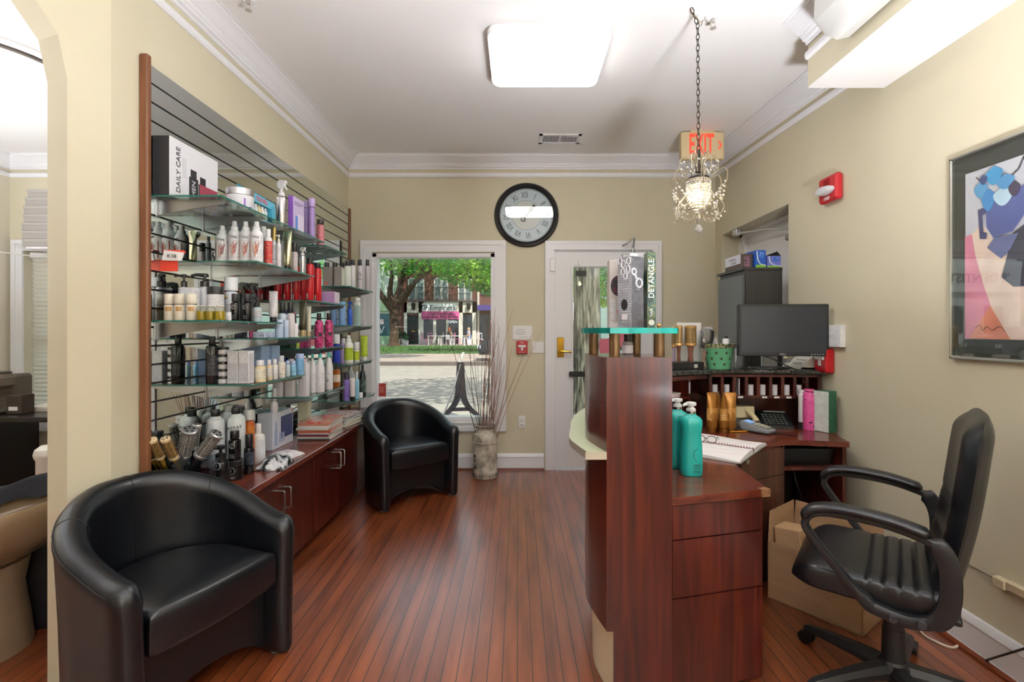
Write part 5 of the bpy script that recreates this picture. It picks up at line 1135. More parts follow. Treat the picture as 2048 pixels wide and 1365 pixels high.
# end panel and raised pillar
k = MB(); k.box((.336, 1.738, 0), (.538, 1.762, .2505)).box((.31, 1.738, .25), (.538, 1.762, 1.204)); k.build('end_panel', WOOD, DK, ang=0)
pil = [p for p in OUT if p[1] < 2.10]
k = MB(); poly = [(x, y) for x, y in pil]+[(.50, 2.06), (.536, 1.98), (.536, 1.762), (.36, 1.762)]
poly = [(x, max(y, 1.7605)) for x, y in poly]
k.prism(poly, 1.036, 1.203); k.build('pillar', WOOD, DK, ang=30)
k = MB(); k.box((.50, 1.763, .745), (.536, 2.02, 1.036)).box((.36, 2.0, .745), (.536, 2.02, 1.036)); k.build('pillar_side', WOOD, DK, ang=0)
# pale ledge round the outside
led_in = [p for p in OUT if p[1] < 2.75]
led_out = []
o_ = offset(led_in, .062)
for i, (p, q) in enumerate(zip(led_in, o_)): led_out.append((q[0], max(q[1], 1.742)))
led_out[0] = (.238, 1.742)
k = MB(); k.strip(led_out, led_in, .862, .874); k.build('ledge', pm('#c9d0ae', .3), DK, 'pale green curved ledge', ang=30)
k = MB(); oo = offset(led_in, .065); oo = [(x, max(y, 1.739)) for x, y in oo]; oo[0] = (.236, 1.739)
k.strip(oo, led_out, .848, .8745); k.box((.238, 1.738, .848), (.31, 1.741, .8745)); k.build('ledge_edging', pm('#c9c4b4', .35, .4), DK, ang=30)
# granite counter
GRN = noise_mat('dark_granite', [(0.38, '#15171a'), (0.55, '#3a3c3a'), (0.63, '#5c574c'), (0.7, '#23262a')], nscale=95, detail=4, r=.12, sp=.6)
gi = smooth([(.54, 2.50), (.72, 2.74), (.883, 2.857), (1.11, 2.974), (1.335, 3.03), (1.52, 3.015), (1.835, 2.965)], 5)
go = smooth([(.40, 2.55), (.52, 2.82), (.72, 3.06), (1.0, 3.24), (1.3, 3.33), (1.6, 3.35), (1.835, 3.35)], 5)
k = MB(); secs = []
n = len(gi)
for i in range(n):
    a, b_ = Vector(gi[i]), Vector(go[i]); d = (b_-a).normalized()
    e = lambda q, z: (a.x+d.x*q, a.y+d.y*q, z)
    f_ = lambda q, z: (b_.x+d.x*q, b_.y+d.y*q, z)
    secs.append([e(.012, 1.030), e(.002, 1.035), e(0, 1.045), e(.002, 1.055), e(.012, 1.060), f_(-.01, 1.060), f_(0, 1.045), f_(-.01, 1.030)])
k.loft(secs); k.build('granite_counter', GRN, DK, ang=40)
k = MB(); k.box((.40, 2.06, 1.036), (.50, 2.56, 1.06)); k.build('granite_return', GRN, DK, ang=0)
# hutch with pigeon holes under the granite
HZ0, HZ1 = .885, 1.03
ha, hb_ = Vector((1.16, 3.03, 0)), Vector((1.82, 3.0, 0)); hd = (hb_-ha).normalized(); hn = Vector((-hd.y, hd.x, 0))
def hbox(k, s0, s1, d0, d1, z0, z1):
    v = [ha+hd*a+hn*b_ for a, b_ in ((s0, d0), (s1, d0), (s1, d1), (s0, d1))]
    k.add([(p.x, p.y, z) for z in (z0, z1) for p in v], [(0,3,2,1),(4,5,6,7),(0,1,5,4),(1,2,6,5),(2,3,7,6),(3,0,4,7)])
HL = (hb_-ha).length
k = MB(); hbox(k, 0, HL, .0, .20, HZ0, HZ0+.018); hbox(k, 0, HL, .0, .20, HZ1-.016, HZ1); hbox(k, 0, HL, .19, .20, HZ0, HZ1)
NB = 9
for i in range(NB+1): s_ = i*(HL-.018)/NB; hbox(k, s_, s_+.018, .0, .2, HZ0, HZ1)
k.build('pigeon_holes', WOOD, DK, ang=0)
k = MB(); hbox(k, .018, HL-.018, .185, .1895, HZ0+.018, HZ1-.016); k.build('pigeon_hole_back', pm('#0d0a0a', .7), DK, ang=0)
k = MB()
for i in (2, 4, 5, 6, 7): s_ = i*(HL-.018)/NB; hbox(k, s_+.03, s_+.06, -.001, 0, HZ0+.002, HZ0+.013)
k.build('slot_label', pm('#dddddd', .5), DK, ang=0)
k = MB(); hbox(k, 0, HL, .20, .22, .716, HZ0+.02); k.build('hutch_back', WOOD, DK, ang=0)
# corner cubby, facing across the corner
ca_, cb = Vector((.80, 2.80, 0)), Vector((1.15, 3.03, 0)); cdv = (cb-ca_).normalized(); cn = Vector((-cdv.y, cdv.x, 0)); CL = (cb-ca_).length
def cbox(k, s0, s1, d0, d1, z0, z1):
    v = [ca_+cdv*a+cn*b_ for a, b_ in ((s0, d0), (s1, d0), (s1, d1), (s0, d1))]
    k.add([(p.x, p.y, z) for z in (z0, z1) for p in v], [(0,3,2,1),(4,5,6,7),(0,1,5,4),(1,2,6,5),(2,3,7,6),(3,0,4,7)])
k = MB(); cbox(k, 0, CL*.62, 0, .14, .80, .815); cbox(k, 0, CL*.62, 0, .14, .895, .91); cbox(k, 0, CL, 0, .14, 1.005, 1.029); cbox(k, CL*.58, CL*.62, 0, .14, .716, 1.005); cbox(k, 0, .02, 0, .14, .716, 1.005); cbox(k, 0, CL, .135, .145, .716, 1.005)
k.build('corner_cubby', WOOD, DK, ang=0)
k = MB(); cbox(k, CL*.585, CL*.615, -.002, 0, .925, .99); k.build('cubby_label', pm('#a9aab0', .3), DK, ang=0)
# worktop with the concave inner edge
wi = smooth([(.922, 1.838), (.935, 2.02), (.957, 2.216), (1.02, 2.36), (1.118, 2.468), (1.25, 2.57), (1.416, 2.647), (1.57, 2.635), (1.726, 2.60)], 4)
outer = [(1.80, 2.88), (1.80, 3.2), (1.3, 3.22), (.95, 3.12), (.66, 2.92), (.46, 2.64), (.40, 2.35), (.40, 1.764), (.538, 1.764), (.538, 1.737)]
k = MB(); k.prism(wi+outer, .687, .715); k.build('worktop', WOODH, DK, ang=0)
k = MB(); k.box((.018, -.003, .688), (.055, .022, .7155)); o = k.build('worn_corner', noise_mat('bare_chipboard', [(0.3, '#5c3a22'), (0.7, '#8c6640')], nscale=60, r=.8), DK, 'chipped corner with bare chipboard', ang=0)
ang_ = math.atan2(1.838-1.737, .922-.538); o.location = (.874, 1.8225, 0); o.rotation_euler = (0, 0, ang_)
# near pedestal with three drawers (front turned a little)
p0 = Vector((.540, 1.752, 0)); p1 = Vector((.905, 1.848, 0)); pd_ = (p1-p0).normalized(); pn = Vector((-pd_.y, pd_.x, 0)); PL = (p1-p0).length
def ped(k, s0, s1, d0, d1, z0, z1, c=0):
    v = [p0+pd_*a+pn*b_ for a, b_ in ((s0, d0), (s1, d0), (s1, d1), (s0, d1))]
    k.add([(p.x, p.y, z) for z in (z0, z1) for p in v], [(0,3,2,1),(4,5,6,7),(0,1,5,4),(1,2,6,5),(2,3,7,6),(3,0,4,7)])
k = MB(); ped(k, .006, PL, .02, .42, 0, .686); k.build('pedestal', WOOD, DK, ang=0)
for i, (z0, z1) in enumerate(((.562, .680), (.356, .557), (.02, .351))):
    k = MB(); ped(k, .004, PL, .0, .019, z0, z1); k.build('drawer', WOOD, DK, ang=0)
# far pedestal under the corner, front facing the chair
q0 = Vector((1.10, 2.46, 0)); q1 = Vector((1.40, 2.625, 0)); qd = (q1-q0).normalized(); qn = Vector((-qd.y, qd.x, 0)); QL = (q1-q0).length
def qed(k, s0, s1, d0, d1, z0, z1):
    v = [q0+qd*a+qn*b_ for a, b_ in ((s0, d0), (s1, d0), (s1, d1), (s0, d1))]
    k.add([(p.x, p.y, z) for z in (z0, z1) for p in v], [(0,3,2,1),(4,5,6,7),(0,1,5,4),(1,2,6,5),(2,3,7,6),(3,0,4,7)])
BRW = noise_mat('brown_laminate', [(0.30, '#3a1f17'), (0.5, '#523124'), (0.7, '#6a4230')], scale=(9, 9, .6), nscale=3.2, detail=5, r=.32, dist=.6)
k = MB(); qed(k, 0, QL, .02, .45, 0, .686); k.build('pedestal', WOOD, DK, ang=0)
for z0, z1 in ((.545, .68), (.30, .541), (.03, .296)):
    k = MB(); qed(k, .002, QL-.002, 0, .019, z0, z1); d_ = k.build('drawer', BRW, DK, 'brown drawer front', ang=0)
    if z1 > .6:
        a = q0+qd*.045; k = MB(); k.cyl((a.x-qn.x*.006, a.y-qn.y*.006, .645), (a.x, a.y, .645), .012, seg=16); k.build('lock', pm('#b9b2a0', .3, .8), d_)
# open bay beside it
k = MB(); k.box((1.405, 2.645, .555), (1.70, 3.1, .573)).box((1.70, 2.615, 0), (1.72, 3.1, .686)).box((1.405, 3.1, 0), (1.72, 3.12, .686)).box((1.404, 2.64, 0), (1.409, 3.1, .686)); k.build('open_bay', WOOD, DK, ang=0)
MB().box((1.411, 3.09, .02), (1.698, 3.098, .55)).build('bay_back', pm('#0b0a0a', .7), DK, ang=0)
# glass shelf on four posts on top of the pillar
GS = thing('glass_riser_shelf', 'turquoise-edged glass shelf on bronze posts above the desk pillar', 'shelf', (0, 0, 1.2035))
gp = smooth([(.325, 1.755), (.255, 1.90), (.262, 2.02), (.34, 2.12), (.46, 2.12), (.56, 2.04), (.575, 1.90), (.56, 1.755), (.44, 1.75), (.325, 1.755)], 5)[:-1]
k = MB(); k.prism(gp, .084, .103); k.build('glass_plate', GLASS, GS, ang=40)
k = MB(); gin = offset(gp+[gp[0]], .0015 if False else -.0015)
ring_o = gp+[gp[0]]; k.strip(ring_o, gin, .0835, .1035); k.build('glass_edge', pm('#12a79c', .15, 0, .6), GS, 'bright turquoise polished edge', ang=40)
BRZ = noise_mat('bronze_post', [(0.3, '#4a331d'), (0.7, '#765a38')], scale=(8, 8, .5), nscale=5, r=.35, m=.6)
for px, y in ((1229, 1.79), (1318, 1.79), (1187, 2.0), (1272, 2.02)):
    k = MB(); k.cyl(((px-CX)*y/1000, y, 0), ((px-CX)*y/1000, y, .084), .0195 if y < 1.9 else .0185, seg=24); k.build('post', BRZ, GS)
k = MB(); k.sph((.283*1.78, 1.78, .111), .009, 10); k.build('screw_cap', pm('#b08a5a', .3, .8), GS)
GZT = 1.3075
# boxes on the glass
def carton(name, label, x, y, z, w, d, h, rz, m_, extra=None, cat='box'):
    t = thing(name, label, cat, (x, y, z), rz); k = MB(); k.box((-w/2, -d/2, 0), (w/2, d/2, h), .001); k.build('carton', m_, t, ang=0)
    if extra: extra(t)
    return t
DG = noise_mat('grey_carton', [(0.42, '#4a4a4e'), (0.52, '#5a5a5e'), (0.6, '#47474b')], nscale=18, r=.35)
def greybox(t):
    w, d, h = .066, .066, .262; e = .0012
    MB().box((-w/2-e, -d/2, 0), (-w/2-.0002, d/2, h)).build('light_side', print_mat('#8a8a90', '#b4b4ba'), t, ang=0)
    LG = pm('#b9b9bd', .4)
    k = MB()
    for (u, z, rx, rz_) in ((-.02, .245, .009, .012), (.005, .235, .010, .014), (-.018, .215, .009, .014), (.008, .207, .009, .012), (-.005, .19, .008, .011), (.022, .25, .009, .013)):
        k.tube([(-w/2-.002, u+rx*math.cos(q), z+rz_*math.sin(q)) for q in [2*PI*j/14 for j in range(14)]], .0024, 5, True)
    k.build('printed_rings', LG, t)
    k = MB()
    for (u, z, r_) in ((-.022, .205, .011), (.006, .165, .016)): k.tube([(u+r_*math.cos(q), -d/2-.002, z+r_*math.sin(q)) for q in [2*PI*j/18 for j in range(18)]], .0036, 6, True)
    k.tube([(-.018, -d/2-.002, .197), (-.012, -d/2-.002, .185), (-.004, -d/2-.002, .178)], .005, 6); k.tube([(.012, -d/2-.001, .14), (-.008, -d/2-.001, .142)], .0008, 4)
    k.build('printed_rings', LG, t)
    k = MB(Matrix.Translation((-w/2-.0015, 0, .085)) @ Matrix.Rotation(PI/2, 4, 'Y')); k.lathe([(.021, -.0005), (.021, .0005)], 24, sy=.75); k.build('window_oval', pm('#1d1c22', .3), t)
    MB().box((-w/2-.002, -.014, .03), (-w/2-.001, .012, .05)).build('price_sticker', pm('#d8cfd4', .5), t, ang=0)
    txt('MINI', .014, LG, t, (-w/2-.002, 0, .02), (PI/2, 0, -PI/2), sx=.9)
gx = (1262-CX)*1.86/1000
carton('brush_box', 'dark grey brush box with looped ring print on the glass shelf', gx, 1.865, GZT, .066, .066, .262, .62, DG, greybox)
def white_box(cx_, holes):
    def f(t):
        w, d, h = t['_w'], .05, t['_h']
        k = MB(Matrix.Translation((cx_, -d/2-.0008, h*.62)) @ Matrix.Rotation(PI/2, 4, 'X')); k.lathe([(.030, -.0006), (.030, .0006)], 28, sy=1.35); k.build('window_oval', noise_mat('brush_bristles', [(0.4, '#1c2a30'), (0.6, '#5a2a3c')] if holes else [(0.4, '#173a38'), (0.6, '#2a6a60')], nscale=70, r=.5), t)
        MB().box((-w*.44, -d/2-.001, .03), (-w*.2, -d/2-.0004, h*.42)).box((w*.2, -d/2-.001, .03), (w*.44, -d/2-.0004, h*.42)).build('printed_text', PR, t, ang=0)
        k = MB(Matrix.Translation((-w*.05, -d/2-.001, h*.24)) @ Matrix.Rotation(PI/2, 4, 'X')); k.lathe([(.007, -.0004), (.007, .0004)], 14); k.build('pink_seal', pm('#d06a8c', .5), t)
    return f
for nm, px, Y_, w, h, cx_, hl, lab in (('brush_box', 1236, 2.0, .078, .268, -.004, True, 'white brush box with reddish oval window behind the dark grey box'), ('brush_box', 1274, 1.97, .066, .292, -.004, False, 'white brush box with green oval window beside the jungle-print box')):
    t = thing(nm, lab, 'box', ((px-CX)*Y_/1000, Y_, GZT)); t['_w'] = w; t['_h'] = h
    MB().box((-w/2, -.025, 0), (w/2, .025, h), .001).build('carton', pm('#c9c3bf' if hl else '#d3d2da', .45), t, ang=0); white_box(cx_, hl)(t)
    del t['_w']; del t['_h']
JUN = noise_mat('jungle_print', [(0.38, '#10231e'), (0.5, '#31574a'), (0.57, '#6c6a34'), (0.64, '#1d3a3c')], nscale=22, detail=3, r=.4, dist=2.0)
t = thing('brush_box', 'tall jungle-print box with white vertical lettering on the glass shelf', 'box', ((1299.5-CX)*1.90/1000, 1.90, GZT))
MB().box((-.0165, -.025, 0), (.0165, .025, .285), .001).build('carton', JUN, t, ang=0)
txt('DETANGLE', .030, pm('#dfe6dc', .5), t, (.0, -.0262, .185), (0, -PI/2, 0) if False else (PI/2, -PI/2, 0), sx=.98)
txt('HAIR', .014, pm('#cfd6cc', .5), t, (.0, -.0262, .058), (PI/2, -PI/2, 0))
k = MB(Matrix.Translation((0, -.026, .02)) @ Matrix.Rotation(PI/2, 4, 'X')); k.lathe([(.011, -.0004), (.011, .0004)], 18); k.build('printed_seal', pm('#cfd6cc', .5), t)
product('round', 'lotion_bottle', 'white-labelled bottle with black cap under the glass shelf', 'bottle', ((1252-CX)*2.02/1000, 1.99, 1.2035), .042, .078, pm('#8a7a80', .2), cap='#17171a', ch=.35, neck=.7, lab=pm('#d8d2d6', .5), lz=(.05, .45))
# teal bottles
TEAL = pm('#23a7a0', .2, 0, .55)
def teal(label, x, y, h, logo):
    t = thing('pump_bottle', label, 'bottle', (x, y, .7154), group='teal litre bottles')
    k = MB(); r = .044
    def sec(q, z): return [(r*q*math.copysign(abs(math.cos(a))**.8, math.cos(a)), r*q*.82*math.copysign(abs(math.sin(a))**.8, math.sin(a)), z) for a in [2*PI*i/28 for i in range(28)]]
    k.loft([sec(.93, 0), sec(.99, .004), sec(1.0, .03), sec(.99, .09), sec(.95, .125), sec(.89, .15), sec(.90, .172), sec(.97, .192), sec(1.0, .208), sec(.97, .222), sec(.80, .232), sec(.5, .240), sec(.40, .246), sec(.38, .25)]); k.build('body', TEAL, t, ang=60)
    k = MB(); k.lathe([(.0185, .248), (.0185, .257)], 20); k.build('collar', CHROME, t)
    k = MB(); k.lathe([(.018, .257), (.018, .266), (.012, .270), (.011, .277), (.019, .279), (.021, .284), (.020, .291), (.012, .293)], 20); k.tube([(0, 0, .285), (-.028, -.006, .284), (-.034, -.007, .278)], [.008, .006, .005], 8); k.build('pump_head', pm('#e8ecee', .35), t)
    if logo:
        k = MB(); k.tube([(.018+.020*math.cos(q), -r*.82*.98-.000+.010*math.cos(q)*0, .085+.026*math.sin(q)) for q in [PI*(.55+.9*j/12) for j in range(13)]], .0012, 5); k.build('printed_arc', pm('#12504e', .5), t)
        txt('repair', .012, pm('#12504e', .5), t, (.012, -.0375, .048), (PI/2, 0, .18)); k = MB()
        for i in range(5): k.box((-.002, -.0372, .040-i*.006), (.028-.003*(i % 2), -.0362, .0415-i*.006))
        k.build('printed_line', pm('#176360', .5), t, ang=0)
    return t
teal('teal pump bottle nearer the desk edge, with a printed circle', (1382-CX)*2.02/1000, 2.02, .29, True)
teal('teal pump bottle behind the other, partly hidden by the desk pillar', (1355-CX)*2.13/1000, 2.13, .29, False)
# appointment book, glasses
bc = Vector((.985, 2.46, .7154)); t = thing('appointment_book', 'open spiral-bound appointment book lying on the desk', 'book', bc, math.radians(-39.5))
k = MB(); k.box((-.17, -.235, 0), (.17, .235, .004)); k.build('cover', pm('#8d8a86', .6), t, ang=0)
def page(u, v, s_, top): 
    x = -.165+.33*u; q = v; y = s_*(.008+.222*q); zc = .004+(.022*(1-abs(q*1.6-.45)**1.5*.5) if top else 0); return (x, y, max(.0045, zc+.004*math.sin(5*u+s_)*q) if top else .0042)
PG = noise_mat('ruled_page', [(0.35, '#d8d4d4'), (0.55, '#eceaea'), (0.7, '#d9bfc2')], scale=(3, 60, 1), nscale=2.0, detail=1, r=.7)
for s_ in (-1, 1):
    k = MB(); k.grid(lambda u, v: page(u, v, s_, True), 12, 10); k.grid(lambda u, v: page(u, v, s_, False), 12, 10)
    E = [(0, v/10) for v in range(11)]
    for uu in (0, 1):
        a = [page(uu, v/10, s_, True) for v in range(11)]; b_ = [page(uu, v/10, s_, False) for v in range(11)]
        k.add(a+b_, [(i, i+1, 12+i, 11+i) for i in range(10)])
    a = [page(u/12, 1, s_, True) for u in range(13)]; b_ = [page(u/12, 1, s_, False) for u in range(13)]; k.add(a+b_, [(i, i+1, 14+i, 13+i) for i in range(12)])
    k.build('pages', PG, t, ang=40)
k = MB()
for i in range(26): k.tube([(-.16+i*.0128, .009*math.cos(q), .018+.012*math.sin(q)) for q in [2*PI*j/10 for j in range(10)]], .0012, 4, True)
k.build('spiral', pm('#a84450', .4), t)
g = W(1412, 880, 2.46); t = thing('eyeglasses', 'black rimmed eyeglasses lying on the appointment book', 'glasses', (g.x, 2.46, .742), .9, rot=(0, 0, -.5))
k = MB()
for s_ in (-1, 1): k.tube([(.022*math.cos(q)+s_*.026, 0, .02+.017*math.sin(q)) for q in [2*PI*j/18 for j in range(18)]], .0018, 5, True)
k.tube([(-.005, 0, .024), (.005, 0, .024)], .0018, 5); k.build('frame', pm('#17171a', .3), t)
for s_ in (-1, 1): k = MB(); k.tube([(s_*.048, 0, .028), (s_*.050, .03, .03), (s_*.046, .09, .012), (s_*.044, .11, .0)], .0016, 5); k.build('temple', pm('#17171a', .3), t)
k = MB()
for s_ in (-1, 1): k.add([(.021*math.cos(q)+s_*.026, 0, .02+.016*math.sin(q)) for q in [2*PI*j/18 for j in range(18)]], [tuple(range(18))])
k.build('lenses', GLASS, t, ang=0)
# pencil, gold tubes
a = W(1457, 864, 2.86); k = MB(); k.tube([(0, 0, 0), (.10, .02, 0), (.115, .023, 0)], [.004, .004, .0008], 6); o = k.build('pencil', pm('#c98a2c', .4)); o.location = (a.x, 2.84, .7195); tag(o, 'yellow pencil lying below the gold tubes', 'pencil')
GT = print_mat('#b57f34', '#dcb98a', .8)
for px, Y_, rz, wd_ in ((1424, 2.87, .2, 'closest to the teal bottles'), (1438, 2.915, 1.15, 'edge-on, second of the group'), (1447, 2.86, 1.3, 'edge-on, third of the group'), (1461, 2.87, -.1, 'nearest the telephone')):
    product('tube', 'hair_cream_tube', 'copper gold tube standing on the desk, '+wd_, 'tube', ((px-CX)*Y_/1000, Y_, .7154), .060, .225, pm('#a06d2e', .28, .5), cap='#8a5a22', capm=.5, ch=.1, rz=rz, group='copper gold tubes', lab=GT, lz=(.3, .6))
# monitor
MZ = 1.0604; my = 2.93; mc = W(1565.5, 660, my)
t = thing('computer_monitor', 'black flat computer monitor standing on the granite counter', 'monitor', (mc.x, my, MZ), -.06)
wz, hz_ = .2565, .1525
k = MB(); k.box((-wz, -.012, .085), (wz, .025, .085+2*hz_), .004); k.build('housing', pm('#232427', .4), t)
MB().box((-wz+.016, -.0128, .085+.022), (wz-.016, -.0118, .085+2*hz_-.018)).build('screen', pm('#2b2f37', .3, 0, .6), t, ang=0)
k = MB(); [k.box((wz-.10+i*.016, -.0130, .094), (wz-.094+i*.016, -.012, .098)) for i in range(5)]; k.build('buttons', pm('#cfd2d8', .4), t, ang=0)
txt('DELL', .016, pm('#b9bcc2', .4), t, (-.005, -.0132, .096), FY, sx=1.1)
k = MB(); k.box((-.045, .165, .008), (.045, .195, .20), .004).box((-.04, .02, .16), (.04, .18, .21), .004); k.build('stand_neck', pm('#8f9296', .35, .5), t); k = MB(); k.lathe([(.125, 0), (.12, .010), (.05, .014)], 32, (0, .175, 0), 1.0, .72); k.build('stand_base', pm('#1b1c1f', .35), t)
k = MB(); k.tube(smooth([(-.12, .0, .088), (-.06, -.005, .07), (.0, .01, .04), (.07, .03, .012), (.12, .045, -.01), (.14, .05, -.04), (.145, .055, -.08)], 5), .0035, 6); k.build('cable', pm('#1a1a1c', .5), t)
# brush stand on the granite
t = thing('brush_tray', 'flat black display tray holding brushes on the granite counter', 'tray', (1.015, 3.055, MZ), .3)
k = MB(); k.box((-.105, -.06, 0), (.105, .06, .045), .004); k.build('tray', pm('#1a1b1c', .35), t); MB().box((.03, -.0615, .01), (.055, -.0602, .032)).build('price_tag', pm('#b9bcb9', .5), t, ang=0)
def upright(label, px, y, r, z0, z1, mat, hcol, capc):
    b_ = Vector(((px-CX)*y/1000, y, z0)); round_brush(label, b_, b_+Vector((0, 0, z1-z0)), r, mat, capc, HB, hcol, z0-1.1)
upright('gold round brush with brown handle upright in the black tray', 1357.5, 3.05, .022, 1.20, 1.322, GOLB, '#6a3f2c', pm('#c9a064', .3, .6))
upright('wide gold round brush in clear sleeve upright in the black tray', 1381, 3.06, .034, 1.20, 1.322, GOLB, '#7a4a3a', pm('#c9a064', .3, .6))
upright('slim gold round brush with lilac handle behind in the black tray', 1348, 3.09, .014, 1.19, 1.316, GOLB, '#9a86b0', pm('#c9a064', .3, .6))
pb = (1407-CX)*3.07/1000; t = thing('paddle_brush', 'black paddle brush in crinkled clear sleeve on the black tray', 'hair brush', (pb, 3.07, 1.105), rot=(0, .16, 0))
k = MB(); k.loft([[(.036*q*math.cos(a), .012*q*math.sin(a), z) for a in [2*PI*i/16 for i in range(16)]] for q, z in ((.4, .075), (.9, .085), (1.05, .12), (1.05, .17), (.9, .195), (.4, .203))]); k.build('bristle_head', noise_mat('dense_bristles', [(0.4, '#121214'), (0.6, '#3a3a3e')], scale=(1, 1, .4), nscale=60, r=.5, bump=.6), t)
k = MB(); k.tube([(0, 0, .002), (0, 0, .08)], [.008, .011], 10); k.build('handle', pm('#8a6a5c', .4), t)
k = MB(); k.loft([[(.044*q*math.cos(a), .02*q*math.sin(a)+.003*math.sin(5*a+z*90), z) for a in [2*PI*i/16 for i in range(16)]] for q, z in ((.4, .06), (1.0, .08), (1.1, .13), (1.05, .19), (.8, .215))], cap=False); k.build('sleeve', glass_mat('crinkle_film', '#f4f4f4', 2.2, .12), t)
t = thing('sign_holder', 'white card in a clear stand behind the brushes', 'sign holder', ((1378-CX)*3.17/1000, 3.17, MZ), .05)
MB().box((-.078, -.003, 0), (.078, 0, .285)).build('card', pm('#e3e1de', .5), t, ang=0); MB().box((-.078, -.02, 0), (.078, .02, .004)).build('stand_foot', ac, t, ang=0)
# green star bucket
t = thing('metal_bucket', 'mint green metal bucket with cut-out stars on the granite counter', 'bucket', ((1437-CX)*3.08/1000, 3.08, MZ))
MINT = pm('#62b083', .35)
k = MB(); k.lathe([(.066, 0), (.068, .004), (.092, .135), (.094, .138), (.090, .138), (.064, .006)], 32); k.build('bucket', MINT, t)
k = MB(); k.lathe([(.0925, .128), (.0985, .152), (.099, .155), (.094, .155), (.090, .13)], 32); k.build('rim', noise_mat('mottled_rim', [(0.42, '#2d3a26'), (0.55, '#b7ad84'), (0.65, '#3a4a32')], nscale=70, r=.5), t)
k = MB()
for row, (z, n0, of) in enumerate(((.10, 9, 0), (.065, 9, .5), (.03, 8, .1))):
    for i in range(n0):
        a0 = 2*PI*(i+of)/n0; rr_ = .067+z*.178+.0008; pts = []
        for j in range(10):
            q = PI/2+2*PI*j/10; s_ = .0135 if j % 2 == 0 else .005; a = a0+s_*math.cos(q)/rr_; zz = z+s_*math.sin(q); R_ = .067+zz*.178+.0012; pts.append((R_*math.cos(a), R_*math.sin(a), zz))
        k.add(pts+[((rr_+.0006)*math.cos(a0), (rr_+.0006)*math.sin(a0), z)], [(j, (j+1) % 10, 10) for j in range(10)])
k.build('stars', pm('#3b2a1c', .6), t, ang=0, recalc=False)
t = thing('paper_packet', 'pale printed packet sticking up out of the mint green bucket', 'packet', ((1430-CX)*3.08/1000, 3.09, MZ+.10), rot=(0, -.35, 0)); MB().box((-.04, -.002, 0), (.04, .002, .155)).build('packet', print_mat('#c9cace', '#8a8c92', .6), t, ang=0)
t = product('round', 'lotion_bottle', 'small white bottle with black dot lying in the mint green bucket', 'bottle', ((1452-CX)*3.06/1000, 3.06, MZ+.135), .04, .065, WHT, cap='#1c1c1e', ch=.2, neck=.5)
# white telephone behind the monitor
t = thing('desk_telephone', 'white desk telephone with cream handset behind the monitor', 'telephone', (1.775, 3.14, MZ), -PI/2)
k = MB(); k.prism([(-.10, -.05), (.10, -.05), (.10, .05), (-.10, .05)], 0, .01); k.loft([[(-.10, -.06, .0), (.10, -.06, 0), (.10, .05, 0), (-.10, .05, 0)], [(-.10, -.045, .02), (.10, -.045, .02), (.10, .05, .10), (-.10, .05, .10)]]); k.build('base', pm('#e3e1da', .45), t, ang=20)
k = MB()
for i in range(4):
    for j in range(3): k.box((-.02+i*.026, -.036+j*.026, .026+j*.022), (-.006+i*.026, -.028+j*.026, .034+j*.022), .002)
k.build('keys', pm('#8d8d8d', .5), t, ang=0)
k = MB(); k.tube(smooth([(-.075, -.05, .055), (-.078, -.045, .075), (-.08, -.01, .095), (-.08, .03, .11), (-.08, .05, .095)], 4), [.018]+[.014]*15+[.018], 10); k.build('handset', pm('#d8cba8', .4), t)
# contents of the pigeon holes
for i in range(NB):
    s_ = i*(HL-.018)/NB+.018+(HL-.018)/NB*.5-.009; p = ha+hd*s_+hn*.03
    if i == 2: 
        k = MB(); k.box((-.003, -.01, 0), (.003, .10, .10)); o = k.build('envelope', pm('#cfc9cc', .6), ang=0); o.location = (p.x, p.y, HZ0+.0185); tag(o, 'white envelope upright in the third pigeon hole', 'envelope'); continue
    if i == 8: continue
    wd_ = ('nearest the corner cubby', 'second from the corner cubby', '', 'just past the upright envelope', 'second past the upright envelope', 'third past the upright envelope', 'fourth past the upright envelope', 'behind the white spray can')[i]
    k = MB(); k.lathe([(.006, 0), (.017, 0), (.017, .062), (.006, .062)], 18); o = k.build('paper_roll', pm('#d9dade', .6)); o.location = (p.x, p.y, HZ0+.0185); tag(o, 'white paper roll standing in the pigeon hole '+wd_, 'paper roll', 'paper rolls in the pigeon holes')
# papers in the corner cubby
rr = random.Random(2)
for lev, cols, wd in ((.91, ['#d9d6d0', '#c8a2b8', '#e2ded6', '#b0a898'], 'upper'), (.815, ['#3f5a9a', '#dad8d4', '#5a7ac0'], 'lower')):
    for i, c_ in enumerate(cols):
        p = ca_+cdv*(.10+rr.uniform(-.01, .01))+cn*.05; k = MB(); k.box((-.07, -.05, 0), (.07, .05, .006)); o = k.build('paper_stack', pm(c_, .6), ang=0); o.location = (p.x, p.y, lev+.0005+i*.0065); o.rotation_euler = (0, 0, math.atan2(cdv.y, cdv.x)+rr.uniform(-.2, .2))
        tag(o, ('white','mauve','pale','tan')[i]+' paper bundle in the upper corner cubby' if wd == 'upper' else ('dark blue','white','light blue')[i]+' paper bundle in the lower corner cubby', 'papers')
